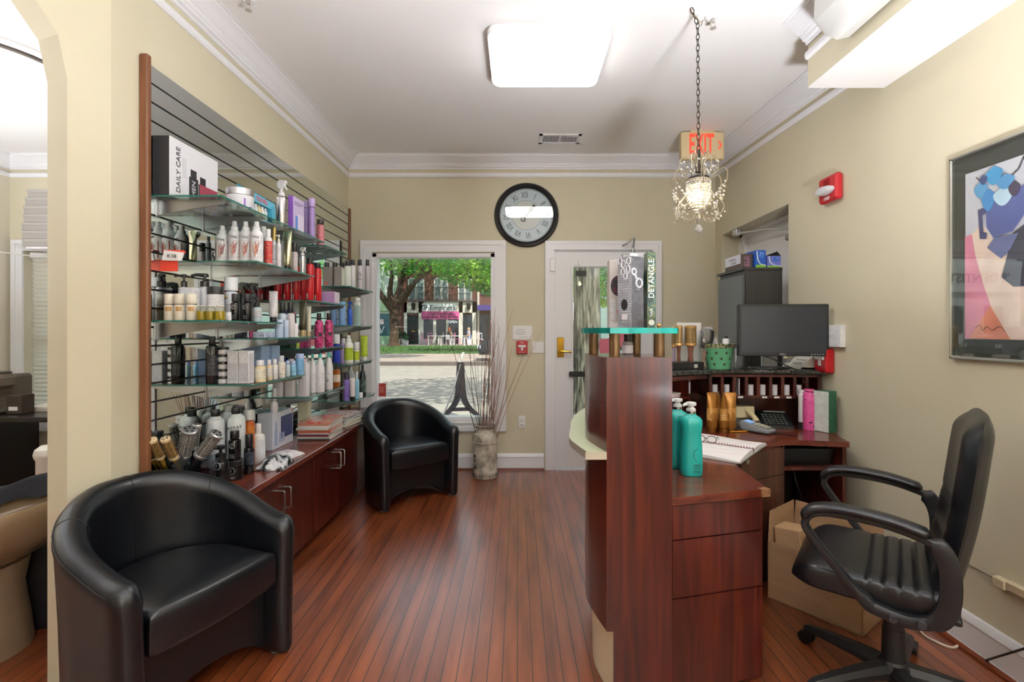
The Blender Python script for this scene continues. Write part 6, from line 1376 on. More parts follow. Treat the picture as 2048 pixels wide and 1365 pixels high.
# things at the back of the worktop
def phone(t):
    pass
p = W(1550, 838, 3.0); t = thing('desk_telephone', 'black office telephone with cream handset under the pigeon holes', 'telephone', (1.52, 3.06, .7154), -.25)
k = MB(); k.loft([[(-.11, -.10, 0), (.13, -.10, 0), (.13, .09, 0), (-.11, .09, 0)], [(-.11, -.10, .018), (.13, -.10, .018), (.13, .09, .075), (-.11, .09, .075)]]); k.build('base', pm('#1a1c1d', .4), t, ang=20)
k = MB()
for i in range(6):
    for j in range(5): k.box((-.02+i*.022, -.08+j*.028, .022+j*.0085), (-.006+i*.022, -.066+j*.028, .031+j*.0085), .001)
k.build('keys', pm('#3c4240', .5), t, ang=0); MB().box((-.0, .06, .072), (.12, .08, .078)).build('directory_card', pm('#8d9a94', .5), t, ang=0)
k = MB(); k.tube(smooth([(-.135, .06, .09), (-.13, .03, .098), (-.11, -.04, .088), (-.085, -.11, .060), (-.08, -.13, .04)], 5), [.022]+[.019]*3+[.015]*13+[.018]*3+[.020], 10); k.build('handset', pm('#cbb98f', .4), t, 'cream handset')
k = MB(); k.tube([(-.08+.012*math.cos(q*1.0)+.002*q/6, -.14-.012*math.sin(q)*.3-.001*q, .02+.012*math.sin(q)) for q in [j*.5 for j in range(90)]], .0018, 4); k.build('coiled_cord', pm('#2a2a2c', .5), t)
t = thing('desk_intercom', 'beige box-shaped intercom behind the gold tubes', 'intercom', (1.335, 3.07, .7154), .05)
k = MB(); k.loft([[(-.10, -.03, .05), (.11, -.03, .05), (.11, .06, .05), (-.10, .06, .05)], [(-.10, -.02, .115), (.11, -.02, .115), (.11, .06, .115), (-.10, .06, .115)]]); k.build('case', pm('#c3b690', .45), t, ang=20)
MB().box((-.09, -.02, 0), (.10, .06, .05)).build('stand', pm('#6a625a', .5), t, ang=0); k = MB(); k.sph((.085, -.026, .08), .006, 8); k.build('button', BLACK, t)
t = thing('card_terminal', 'grey card payment terminal with blue screen on the desk', 'card reader', (1.372, 2.86, .7154), .62)
k = MB(); k.loft([[(-.036*q, -.085, z*.55) for q, z in ()] or [(-.036, -.085, .006), (.036, -.085, .006), (.040, .075, .006), (-.040, .075, .006)], [(-.038, -.088, .018), (.038, -.088, .018), (.042, .085, .045), (-.042, .085, .045)], [(-.034, -.082, .026), (.034, -.082, .026), (.038, .08, .058), (-.038, .08, .058)]]); k.build('case', pm('#8b8f92', .4, .2), t, ang=30)
MB(Matrix.Translation((0, .0, .0))).box((-.042, -.09, 0), (.042, .08, .012), .004).build('base', pm('#26282a', .4), t)
sl_ = math.atan2(.032, .162); k = MB(Matrix.Translation((0, .045, .0525)) @ Matrix.Rotation(sl_, 4, 'X')); k.box((-.026, -.02, 0), (.026, .022, .0015)); k.build('screen', pm('#7fa8dc', .3, em=.35), t, ang=0)
k = MB()
for i in range(4):
    for j in range(4): k.T = Matrix.Translation((-.022+i*.0147, -.06+j*.019, .0315+(-.06+j*.019+.075)*.195)) @ Matrix.Rotation(sl_, 4, 'X'); k.box((-.005, -.006, 0), (.005, .006, .003), .001)
k.T = Matrix(); k.build('keys', pm('#b9b39a', .5), t, ang=0); k = MB(); k.tube(smooth([(.02, -.09, .006), (.05, -.13, .003), (.06, -.17, .003), (.062, -.19, .003)], 4), .002, 5); k.build('cable', BLACK, t)
k = MB(); rr = random.Random(8); k.tube(smooth([(rr.uniform(-.06, .06), rr.uniform(-.04, .04), rr.uniform(.004, .03)) for _ in range(16)], 4), .003, 5); o = k.build('tangled_cable', BLACK); o.location = (1.235, 2.93, .7154); tag(o, 'tangle of black cable between the gold tubes and the terminal', 'cable')
product('can', 'hair_spray_can', 'white spray can on black foot at the end of the desk', 'can', ((1598.5-CX)*3.0/1000, 2.965, .7154), .046, .228, '#dedad8', cap='#e3e0de', ch=.07, neck=.9, lab=pm('#1c1c1f', .35), lz=(.0, .17))
product('round', 'hair_spray_can', 'hot pink spotted can between white can and green carton', 'can', (1.706, 2.925, .7154), .064, .238, noise_mat('hot_pink_spots', [(0.4, '#dc4f96'), (0.62, '#e26aa6'), (0.68, '#5a1838')], nscale=42, detail=1, r=.3), cap='#d0508c', ch=.05, neck=.85, lab=print_mat('#dd5a9c', '#b03a74'), lz=(.3, .72))
t = thing('product_carton', 'dark green carton with white side at the end of the desk', 'carton', (1.768, 2.875, .7154), .45)
MB().box((-.034, -.045, 0), (.034, .045, .235), .001).build('carton', print_mat('#1d5a40', '#3f7d62', .8), t, ang=0); MB().box((-.0352, -.043, .002), (-.034, .044, .233)).build('white_side', print_mat('#ccd2cc', '#aab2ac', .9), t, ang=0)
# tray with a black cloth bag in the open bay
t = thing('storage_tray', 'black plastic tray on the open shelf under the desk', 'tray', (1.553, 2.79, .5732), 0)
k = MB(); k.loft([[(-.125, -.10, 0), (.125, -.10, 0), (.125, .12, 0), (-.125, .12, 0)], [(-.132, -.125, .085), (.132, -.125, .085), (.132, .14, .085), (-.132, .14, .085)], [(-.139, -.132, .085), (.139, -.132, .085), (.139, .145, .085), (-.139, .145, .085)], [(-.139, -.132, .092), (.139, -.132, .092), (.139, .145, .092), (-.139, .145, .092)], [(-.128, -.12, .092), (.128, -.12, .092), (.128, .135, .092), (-.128, .135, .092)], [(-.118, -.09, .01), (.118, -.09, .01), (.118, .11, .01), (-.118, .11, .01)]]); k.build('tray', pm('#16181a', .4), t, ang=20)
def cl_(u, v): e = (math.sin(PI*u)*math.sin(PI*v))**.4; return ((u-.5)*.22, (v-.5)*.18+.01, .012+(.075+.012*math.sin(9*u)*math.sin(7*v+1)+.008*math.sin(15*u+6*v))*e)
k = MB(); k.grid(cl_, 22, 18); o = k.build('black_cloth', noise_mat('black_cloth', [(0.3, '#0f1012'), (0.7, '#1c1d20')], nscale=40, r=.8, bump=.3), ang=70); o.location = (1.553, 2.80, .5732); tag(o, 'crumpled black cloth lying in the storage tray', 'cloth')
k = MB(); k.box((-.04, -.02, 0), (.04, .02, .003)); o = k.build('card_slip', pm('#c9b08a', .6), ang=0); o.location = (1.63, 2.745, .668); o.rotation_euler = (.2, .1, .2); tag(o, 'tan card slip on the black cloth in the tray', 'card')
k = MB(); k.tube(smooth([(1.47, 2.66, .545), (1.48, 2.66, .50), (1.50, 2.65, .42), (1.53, 2.66, .30), (1.56, 2.70, .15), (1.57, 2.75, .01)], 5), .003, 5); tag(k.build('hanging_cable', BLACK), 'black cable hanging down under the open shelf', 'cable')
# ---------------- cardboard box ----------------
CBD = noise_mat('cardboard', [(0.3, '#a58461'), (0.7, '#b4916c')], scale=(1, 1, 6), nscale=5, r=.75)
e0, ex_, ey_ = Vector((1.457, 2.11, 0)), Vector((-.242, .32, 0)), Vector((.208, .17, 0))
rz = math.atan2(ex_.y, ex_.x); t = thing('cardboard_box', 'open brown cardboard box on the floor beside the office chair', 'box', e0, rz)
bw, bd, bh = .40, .27, .275
k = MB(); k.box((0, -bd, 0), (bw, 0, .006)).box((0, -.004, 0), (bw, 0, bh)).box((0, -bd, 0), (bw, -bd+.004, bh)).box((0, -bd, 0), (.004, 0, bh)).box((bw-.004, -bd, 0), (bw, 0, bh)); k.build('box_body', CBD, t, ang=0)
def flap(pts, nm='flap'):
    k = MB(); a = [Vector(p) for p in pts]; n = (a[1]-a[0]).cross(a[2]-a[0]).normalized()*.003
    k.add([tuple(p) for p in a]+[tuple(p+n) for p in a], [(0,1,2,3),(4,5,6,7),(0,1,5,4),(1,2,6,5),(2,3,7,6),(3,0,4,7)]); k.build(nm, CBD, t, ang=0)
flap([(bw-.004, -bd, bh), (bw-.004, 0, bh), (bw-.002, -.02, bh+.14), (bw-.002, -bd, bh+.145)])
flap([(0, -bd, bh), (bw, -bd, bh), (bw-.01, -bd, bh+.145), (.01, -bd, bh+.14)])
flap([(.0, 0, bh), (bw, 0, bh), (bw-.02, .07, bh-.10), (.02, .07, bh-.10)] if False else [(.02, -.004, bh), (bw-.02, -.004, bh), (bw-.02, -.06, bh-.13), (.02, -.06, bh-.13)])
k = MB(); k.box((0, -.11, 0), (.12, 0, .19), .003); o = k.build('small_carton', noise_mat('tan_card', [(0.3, '#b8946c'), (0.7, '#c8a67e')], nscale=5, r=.75)); o.location = e0+Matrix.Rotation(rz, 3, 'Z') @ Vector((.255, -.045, .16)); o.rotation_euler = (0, .1, rz); tag(o, 'smaller tan carton sticking out of the open cardboard box', 'carton')
# ---------------- office chair ----------------
oc = thing('office_chair', 'black padded office swivel chair with looped armrests', 'office chair', (1.346, 1.79, 0), math.radians(143))
def rrect(w, d, r, z, x0=0, n=6):
    out = []
    for sx, sy, a0 in ((1, 1, 0), (-1, 1, PI/2), (-1, -1, PI), (1, -1, 1.5*PI)):
        for i in range(n): a = a0+PI/2*i/(n-1); out.append((x0+sx*(w-r)+r*math.cos(a), sy*(d-r)+r*math.sin(a), z))
    return out
# seat: cushion with cross channels; the front edge rolls down
secs = []; xs = [-.165, -.162, -.155, -.145]+[-.135+.355*i/64 for i in range(65)]+[.235, .255, .275, .288, .296]
for x in xs:
    zt, zb, hw = .493, .392, .245
    e0_ = max(0, (-.138-x)/.027); zt -= .045*e0_**2; zb += .03*e0_**2; hw -= .03*e0_**2
    e1_ = max(0, (x-.19)/.106); zt -= .062*e1_**2.6; zb += .016*e1_**2; hw -= .06*e1_**2.8
    if -.125 < x < .09: zt -= .008*math.exp(-((((x+.125) % .043)-.0215)/.005)**2)
    zc, hz2 = (zt+zb)/2, (zt-zb)/2; sec = []
    for q in range(36):
        a = 2*PI*q/36; ca, sa = math.cos(a), math.sin(a); sec.append((x, hw*math.copysign(abs(ca)**.36, ca), zc+hz2*math.copysign(abs(sa)**.36, sa)))
    secs.append(sec)
k = MB(); k.loft(secs); k.build('seat', LEATHER, oc, ang=50)
# backrest: S-curved padded shell with channels on the front face
def back_pt(u, v, front):
    y = (u-.5)*.45; h_ = .375+v*.65; w = abs(u-.5)*2
    cx_ = -.125-.125*v**1.3-.02*math.sin(PI*v*1.2)
    narrow = 1-.12*max(0, (v-.75)/.25)**2-.10*max(0, (.15-v)/.15)
    th = .05*(1-max(0, (w-.65)/.35)**2.2*.8)*(1-max(0, (v-.9)/.1)**2*.75)*(1-max(0, (.06-v)/.06)**2*.6)
    if front:
        g = 0
        if .1 < v < .6: g = .012*math.exp(-((((v) % .1)-.05)/.018)**2)*max(0, 1-w)
        x = cx_+th-g+.02*w*w
    else: x = cx_-th*.55+.02*w*w
    return (x, y*narrow, h_-.03*max(0, (v-.8)/.2)*w**3)
k = MB(); k.grid(lambda u, v: back_pt(u, v, True), 20, 50); k.grid(lambda u, v: back_pt(u, v, False), 20, 50)
R_ = [(i/20, 0) for i in range(20)]+[(1, j/50) for j in range(50)]+[(1-i/20, 1) for i in range(20)]+[(0, 1-j/50) for j in range(50)]
A = [back_pt(u, v, True) for u, v in R_]; B_ = [back_pt(u, v, False) for u, v in R_]; n = len(A)
M_ = [((a[0]+b_[0])/2, ((a[1]+b_[1])/2)*1.03, (a[2]+b_[2])/2+(.008 if q[1] > .97 else -.006 if q[1] < .03 else 0)) for a, b_, q in zip(A, B_, R_)]
k.add(A+M_+B_, [(i, (i+1) % n, n+(i+1) % n, n+i) for i in range(n)]+[(n+i, n+(i+1) % n, 2*n+(i+1) % n, 2*n+i) for i in range(n)])
k.build('backrest', LEATHER, oc, ang=60)
for s_ in (-1, 1):
    y = s_*.285
    # looped arm: up the front, along the top, down the back, under the seat
    lo = smooth([(.06, y*.90, .405), (.14, y*.97, .50), (.22, y, .60), (.24, y, .648), (.195, y, .688), (.05, y, .690), (-.05, y, .672), (-.11, y, .645), (-.135, y*.98, .58), (-.135, y*.94, .48), (-.11, y*.90, .415), (-.05, y*.88, .388), (.0, y*.88, .39), (.06, y*.90, .405)], 6)
    k = MB(); n = len(lo)-1; wid = []
    for i in range(n):
        q = lo[i]; b_ = .030 if q[2] < .44 else .018
        if q[0] < -.10: b_ = .042
        wid.append(b_)
    k.tube(lo[:-1], wid, 8, True, sx=.5 if False else 1.0, sy=.62, up=None) if False else None
    secs = []
    for i in range(n):
        p = Vector(lo[i]); tn = (Vector(lo[(i+1) % n])-Vector(lo[i-1])).normalized(); w_ = Vector((0, 1, 0)); nn = tn.cross(w_).normalized(); hh = wid[i]
        secs.append([tuple(p+w_*a*.019+nn*b_*hh*.62) for a, b_ in ((-.7, -1), (.7, -1), (1, -.6), (1, .6), (.7, 1), (-.7, 1), (-1, .6), (-1, -.6))])
    k.loft(secs, closed=True); ar = k.build('armrest', PLASTIC, oc, ang=50)
    pad = smooth([(.247, y, .655), (.22, y, .695), (.14, y, .712), (.03, y, .706), (-.045, y, .692), (-.09, y, .678)], 5); k = MB(); secs = []
    for i in range(len(pad)):
        p = Vector(pad[i]); tn = (Vector(pad[min(i+1, len(pad)-1)])-Vector(pad[max(i-1, 0)])).normalized(); w_ = Vector((0, 1, 0)); nn = tn.cross(w_).normalized(); nn = nn if nn.z > 0 or nn.x > .5 else -nn
        e = min(1, min(i, len(pad)-1-i)/3+.35)
        secs.append([tuple(p+w_*.034*e*math.cos(a)+nn*.016*e*math.sin(a)) for a in [2*PI*j/12 for j in range(12)]])
    k.loft(secs); k.build('arm_pad', LEATHER, ar, ang=60)
    for bx, bz in ((.0, .39), (-.07, .395), (-.125, .46), (-.13, .53)):
        yy = y*.90+s_*.018; k = MB(); k.cyl((bx, yy, bz), (bx, yy+s_*.006, bz), .014, .011, seg=14); k.build('bolt', pm('#2b2c30', .5), ar)
k = MB(); k.box((-.17, -.20, .385), (.15, .20, .405), .005).box((-.10, -.07, .35), (.10, .07, .39), .01); k.build('seat_plate', PLASTIC, oc)
k = MB(); k.cyl((0, 0, .26), (0, 0, .36), .026, seg=20); k.cyl((0, 0, .20), (0, 0, .275), .031, seg=20); k.cyl((0, 0, .08), (0, 0, .235), .0375, .034, seg=24); k.build('gas_column', PLASTIC, oc)
k = MB(); k.lathe([(.05, .06), (.055, .075), (.05, .105), (.035, .125)], 24); k.build('hub', PLASTIC, oc)
for i in range(5):
    a = math.radians(116+72*i)-math.radians(143); d = Vector((math.cos(a), math.sin(a), 0)); w_ = Vector((-d.y, d.x, 0)); secs = []
    for r_, zt, zb, hw in ((.03, .115, .07, .032), (.12, .108, .07, .028), (.24, .092, .062, .022), (.315, .078, .056, .017), (.33, .070, .058, .012)):
        secs.append([tuple(d*r_+w_*x+Vector((0, 0, z))) for x, z in ((-hw, zb), (hw, zb), (hw, (zt+zb)/2), (hw*.6, zt), (-hw*.6, zt), (-hw, (zt+zb)/2))])
    k = MB(); k.loft(secs); lg = k.build('base_leg', PLASTIC, oc, ang=30)
    c_ = d*.315; k = MB(); k.cyl(c_+Vector((0, 0, .03)), c_+Vector((0, 0, .07)), .008, seg=8)
    for s_ in (-1, 1): k.cyl(c_+w_*(s_*.008)+d*.008+Vector((0, 0, .027)), c_+w_*(s_*.026)+d*.008+Vector((0, 0, .027)), .027, .024, seg=18)
    k.build('caster', pm('#121214', .4), lg)
# cords on the floor and the wall fitting
k = MB(); k.tube(smooth([(1.52, 1.98, .006), (1.60, 2.0, .006), (1.68, 1.93, .004), (1.60, 1.86, .004), (1.52, 1.83, .004)], 5), .004, 6); k.box((1.60, 2.0, 0), (1.72, 2.06, .03), .006)
a1 = [W(1838, 1228, 2.20), W(1840, 1262, 2.12), W(1870, 1281, 2.09), W(1905, 1294, 2.05), W(1921, 1280, 2.08), W(1915, 1262, 2.13), W(1900, 1240, 2.22)]
def onfloor(px, py, z=.005): Y = (EYE-z)*1000/(py-CY); p = W(px, py, Y); return (p.x, p.y, z)
k = MB(); k.tube(smooth([onfloor(1838, 1232), onfloor(1842, 1264), onfloor(1872, 1284), onfloor(1905, 1296), onfloor(1921, 1284), onfloor(1914, 1262), onfloor(1896, 1240), onfloor(1880, 1238), onfloor(1890, 1255), onfloor(1900, 1248)], 5), .005, 6); tag(k.build('extension_cable', pm('#d6cbbd', .5)), 'white cord looped on the floor behind the office chair', 'cord')
k = MB(); k.tube(smooth([onfloor(1812, 1238), onfloor(1845, 1252), onfloor(1868, 1246), (1.805, 2.05, .006), onfloor(1930, 1285), onfloor(1985, 1318), (1.80, 1.92, .03), (1.812, 1.85, .10), (1.822, 1.78, .17)], 5), .004, 6); tag(k.build('power_cable', pm('#2a2422', .5)), 'dark cord running along the skirting behind the office chair', 'cord')
yw = 1.84/.975; zw = lambda py, y: EYE+(CY-py)*y/1000
t = thing('cord_cover', 'beige cable connector fixed low on the wall behind the office chair', 'cable fitting', (XR, 1.86, .345), rz=-PI/2)
k = MB(); k.box((-.05, -.03, -.018), (.0, 0, .018), .004).box((.0, -.026, -.012), (.22, -.002, .022), .004); k.build('connector', pm('#cfbf9e', .5), t); k = MB(); k.tube([(-.05, -.012, .0), (-.25, -.006, .0), (-.45, -.006, .0)], .0022, 5); k.build('wire', pm('#4a443c', .5), t)
# ---------------- tall black cabinet with boxes on top ----------------
BCM = noise_mat('black_ash', [(0.3, '#2a2928'), (0.7, '#363431')], scale=(6, 6, .5), nscale=6, r=.42)
t = thing('tall_cabinet', 'tall black cabinet standing beyond the granite counter', 'cabinet', (1.56, 3.45, 0))
ch_ = 1.712
MB().box((.012, 0, 0), (.268, .43, ch_), .002).build('body', BCM, t, ang=0)
MB().box((-.006, .004, .03), (.011, .426, ch_-.03), .002).build('door', pm('#515153', .3, .1), t, ang=0)
k = MB(); k.tube([(-.006, .05, 1.06), (-.03, .05, 1.065), (-.03, .05, 1.165), (-.006, .05, 1.17)], .006, 8); k.build('handle', pm('#c9c9cb', .3, .6), t)
MB().box((-.012, -.004, ch_), (.268, .434, ch_+.018), .002).build('top', BCM, t, ang=0)
TZ = ch_+.0185
def box_on(label, x, y, w, d, h, cols, fn=None, rz=0):
    t = thing('product_carton', label, 'carton', (x, y, TZ), rz); MB().box((-w/2, -d/2, 0), (w/2, d/2, h), .001).build('carton', cols, t, ang=0)
    if fn: fn(t, w, d, h)
def wfn(t, w, d, h):
    MB().box((-w/2-.001, -d/2+.002, h*.33), (-w/2, d/2-.002, h-.001)).build('white_side', pm('#d8d9e4', .45), t, ang=0)
    txt('PROFESSIONAL', .016, pm('#6a6c8a', .5), t, (-w/2-.0015, 0, h*.72), FXM); k = MB(); [k.box((-w/2-.0016, -.06+i*.022, h*.40), (-w/2-.001, -.052+i*.022, h*.55)) for i in range(4)]; k.build('printed_icons', pm('#3c3c44', .5), t, ang=0)
    MB().box((-.02, -d/2-.001, h*.1), (.02, -d/2, h*.8)).build('pink_print', print_mat('#4a3c40', '#c080a0'), t, ang=0)
box_on('brown and white flat carton on the tall black cabinet', 1.60, 3.62, .085, .26, .10, pm('#4a3d36', .5), wfn)
def sw_fn(t, w, d, h):
    k = MB(); k.box((-w/2, -d/2-.001, 0), (w/2, -d/2, h*.16)); k.build('green_base', pm('#7cb33c', .45), t, ang=0)
    k = MB(); pts = [(-w*.30+w*.8*math.sin(q)*.8, h*.10+h*(1-math.cos(q))*.0) for q in ()]; k.tube([(-w*.38, -d/2-.0012, h*.95), (-w*.30, -d/2-.0012, h*.45), (-w*.05, -d/2-.0012, h*.2), (w*.48, -d/2-.0012, h*.12)], .004, 6); k.build('white_swoosh', pm('#d8e4e4', .5), t)
    k = MB(); k.box((-.01, -d/2-.0014, h*.55), (w*.3, -d/2-.0008, h*.9)); k.build('printed_text', print_mat('#2f6ac4', '#d0e0f4', .8), t, ang=0)
box_on('tall blue and green carton on the tall black cabinet', 1.685, 3.50, .070, .075, .122, pm('#2056b4', .4), sw_fn)
box_on('blue carton standing behind the tall blue and green one', 1.68, 3.66, .075, .20, .122, pm('#2a55b8', .4), None)
def sw2(t, w, d, h):
    sw_fn(t, w, d, h); k = MB(); k.add([(-w/2, -d/2, h), (w/2, -d/2, h), (w/2, d/2, h), (-w/2, d/2, h), (-w*.3, -d*.1, h+.012), (w*.35, -d*.2, h+.034), (w*.35, d*.3, h+.03), (-w*.2, d*.3, h+.012)], [(0,1,5,4),(1,2,6,5),(2,3,7,6),(3,0,4,7),(4,5,6,7)]); k.build('black_pack', pm('#1c1c1c', .5), t, ang=0)
box_on('opened blue and green carton next to the wall on the tall black cabinet', 1.777, 3.50, .094, .075, .082, pm('#6f74c4', .4), sw2)
# ---------------- side room beyond the arch ----------------
for i in range(7):
    yb = 4.36; zz = EYE+(CY-495)*yb/1000+i*.072
    off = (0, .0, -.004, .010, .012, .026, .044)[i]
    t = thing('gift_carton', 'grey box in the stack above the side window, '+('lowest one', 'second from the bottom', 'third from the bottom', 'middle one, fourth from the bottom', 'third from the top', 'second from the top', 'topmost one')[i], 'box', (-4.13+off, 4.46, zz), group='stacked grey boxes above the side window')
    MB().box((-.17, -.12, 0), (.22, .12, .066), .002).build('box_base', pm('#9d9892', .6), t, ang=0)
    MB().box((-.173, -.123, .045), (.223, .123, .0705), .002).build('lid', pm('#a8a39d', .6), t, ang=0)
t = thing('wall_shelf', 'narrow white shelf above the side window carrying the grey boxes', 'shelf', (-3.95, 4.64, EYE+(CY-495)*4.36/1000-.0005))
MB().box((-.30, -.32, -.018), (.55, 0, 0), .002).build('shelf_board', TRIM, t, ang=0)
MB().box((-.2, -.2, -.12), (-.18, 0, -.018)).box((.4, -.2, -.12), (.42, 0, -.018)).build('bracket', TRIM, t, ang=0)
k = MB(); k.tube(smooth([(-4.715, 4.2, 2.03), (-4.55, 4.45, 1.985), (-4.35, 4.6, 1.98), (-4.15, 4.62, 2.03)], 6), .006, 6); tag(k.build('white_cable', pm('#e8e4da', .5)), 'white cable drooping along the side room wall to the window', 'cable')
# black table with coffee maker
t = thing('side_table', 'black table with chrome pull below the blinds in the side room', 'table', (-3.95, 4.15, 0))
MB().box((-.55, -.35, .595), (.55, .30, .635), .004).build('tabletop', pm('#211d1c', .25), t, ang=0)
BT = pm('#1a1717', .35)
MB().box((-.55, -.33, 0), (-.30, -.29, .595), .003).build('drawer_front', BT, t, ang=0)
k = MB(); k.tube([(-.50, -.33, .47), (-.50, -.36, .47), (-.36, -.36, .47), (-.36, -.33, .47)], .008, 8); k.build('pull', STEEL, t)
for x in (-.53, .53):
    MB().box((x-.02, .22, 0), (x+.02, .28, .595), .003).build('leg', BT, t, ang=0)
MB().box((.51, -.33, 0), (.55, -.29, .595), .003).build('leg', BT, t, ang=0)
MB().box((-.30, -.33, 0), (-.26, .25, .595)).build('side_panel', BT, t, ang=0)
TT = .6355
k = MB(); k.box((-.1, -.03, 0), (.25, .22, .03), .002); t = thing('paper_tray', 'flat pale tray with papers on the black side table', 'tray', (-3.95, 4.08, TT)); k.build('tray', pm('#cfc6ba', .5), t, ang=0); MB().box((-.08, -.02, .0305), (.22, .2, .036)).build('papers', pm('#e0dad0', .6), t, ang=0)
t = thing('coffee_maker', 'dark single-cup coffee maker on the black side table', 'coffee maker', (-4.21, 4.06, TT), .15)
k = MB(); k.box((-.13, -.02, 0), (.13, .17, .30), .02).box((-.13, -.17, 0), (.13, .0, .03), .01); k.build('body', pm('#5a5148', .35, .3), t, ang=30)
k = MB(); k.box((-.125, -.15, .19), (.125, .02, .31), .03); k.build('brew_head', pm('#6b6258', .3, .4), t, ang=30)
k = MB(); k.lathe([(.10, .31), (.10, .325), (.05, .33)], 20, (0, -.04, 0)); k.build('lid', pm('#3a342e', .35), t)
MB().box((-.09, -.14, .03), (.09, -.01, .036)).build('drip_tray', STEEL, t, ang=0)
t = thing('small_carton', 'small dark box with white label beside the coffee maker', 'box', (-3.95, 3.98, TT+.0)); MB().box((-.06, -.06, 0), (.06, .05, .15), .004).build('carton', pm('#33261f', .5), t, ang=0); MB().box((-.04, -.0612, .03), (.03, -.06, .06)).build('label', WHITE, t, ang=0)
# shampoo basin
t = thing('shampoo_basin', 'glossy tan shampoo basin on a pedestal in the side room', 'basin', (-2.16, 2.02, 0), .35)
TAN_ = pm('#8f7a60', .12, 0, .6, .5)
def rimp(a, q, z): return (.36*q*math.cos(a), .30*q*math.sin(a), z+.075*math.cos(a)*q)
secs = []
for q, z in ((.28, .33), (.55, .36), (.85, .44), (1.0, .53), (1.04, .56), (1.03, .575), (.98, .575), (.90, .55), (.75, .48), (.5, .42), (.2, .40)): secs.append([rimp(2*PI*i/40, q, z) for i in range(40)])
k = MB(); k.loft(secs); k.build('bowl', TAN_, t, ang=50)
k = MB(); k.box((.10, -.30, .50), (.13, -.285, .515)); k.build('maker_badge', pm('#3a3530', .3, .5), t, ang=0)
k = MB(); k.loft([[(x, y, z) for x, y, z in [(.20*s_*math.cos(2*PI*i/24)-.06, .19*s_*math.sin(2*PI*i/24), zz) for i in range(24)]] for s_, zz in ((1.05, 0), (1.0, .1), (.9, .25), (1.0, .36))]); k.build('pedestal', pm('#8d7760', .3), t, ang=50)
k = MB(); k.box((-.02, .10, 0), (.30, .34, .42), .01); k.build('chair_side', pm('#17161a', .4), t)
def tw(u, v):
    a = .75+1.5*u; q = .75+.35*v; p = rimp(a, q, .585+.02*math.sin(PI*v)); dz = -.16*max(0, (v-.75)/.25)-.05*max(0, (.25-v)/.25)
    return (p[0], p[1], p[2]+dz+.008*math.sin(14*u+3*v))
def tw2(u, v):
    p = tw(u, v); return (p[0]*1.02, p[1]*1.02, p[2]+.01)
k = MB(); k.grid(tw2, 28, 14); k.grid(tw, 28, 14); o = k.build('dark_towel', noise_mat('dark_towel', [(0.3, '#15151b'), (0.7, '#23232b')], nscale=180, detail=2, r=.95, bump=.5), ang=70); o.location = (-2.16, 2.02, 0); o.rotation_euler = (0, 0, .35); tag(o, 'dark towel draped over the tan shampoo basin', 'towel')
t = thing('dispenser', 'white cylindrical canister partly hidden by the arch edge', 'canister', (-3.005, 3.18, 0))
MB().lathe([(.055, 0), (.06, .01), (.055, .03), (.045, .05), (.045, .47), (.055, .49), (.058, .51), (.05, .54), (.02, .565)], 24).build('canister', pm('#e6e2da', .4), t)
# ---------------- outside: street, lawn, trees, shops ----------------
asph = noise_mat('pale_asphalt', [(0.35, '#8d857c'), (0.6, '#9a9187'), (0.75, '#817a71')], nscale=1.6, detail=9, r=.9)
conc = noise_mat('concrete_path', [(0.35, '#918980'), (0.65, '#a0988e')], nscale=2, detail=7, r=.9)
GZ = -.02
struct('street', MB().box((-70, 8.9, GZ-.12), (70, 18.6, GZ-.02)), asph)
struct('sidewalk_near', MB().box((-70, YB+T, GZ-.12), (70, 8.9, GZ+.01)), conc)
struct('curb', MB().box((-70, 18.6, GZ-.12), (70, 18.95, GZ+.12)), pm('#6a5f5a', .9))
struct('sidewalk_far', MB().box((-70, 18.95, GZ-.1), (70, 25.5, GZ+.10)), noise_mat('pink_paving', [(0.35, '#96867c'), (0.65, '#ab9a90')], nscale=1.2, detail=7, r=.9))
grs = noise_mat('lawn_grass', [(0.35, '#263f15'), (0.55, '#3c5b20'), (0.7, '#50722c')], nscale=2.5, detail=10, r=.9, bump=.4)
struct('lawn', MB().box((-70, 25.5, GZ-.1), (70, 37.5, GZ+.12)), grs)
struct('sidewalk_shops', MB().box((-70, 37.5, GZ-.1), (70, 43, GZ+.12)), conc)
# grass tufts as one stuff object
rg = random.Random(21); k = MB()
for i in range(1500):
    x, y = rg.uniform(-14, 6), rg.uniform(25.8, 37.2)
    if abs(x+9.1) < 1.2 and y > 35.6 or abs(x+.4) < .8 and abs(y-26.5) < .8 or abs(x-5.2) < .8 and y < 27: continue
    h_ = rg.uniform(.05, .14); a = rg.uniform(0, PI); dx, dy = .05*math.cos(a), .05*math.sin(a)
    k.add([(x-dx, y-dy, GZ+.12), (x+dx, y+dy, GZ+.12), (x+rg.uniform(-.05, .05), y+.02, GZ+.12+h_)], [(0, 1, 2)])
o = k.build('grass', pm('#40631f', .8), ang=0, recalc=False); o['kind'] = 'stuff'; tag(o, 'short blades of grass on the lawn across the street', 'grass')
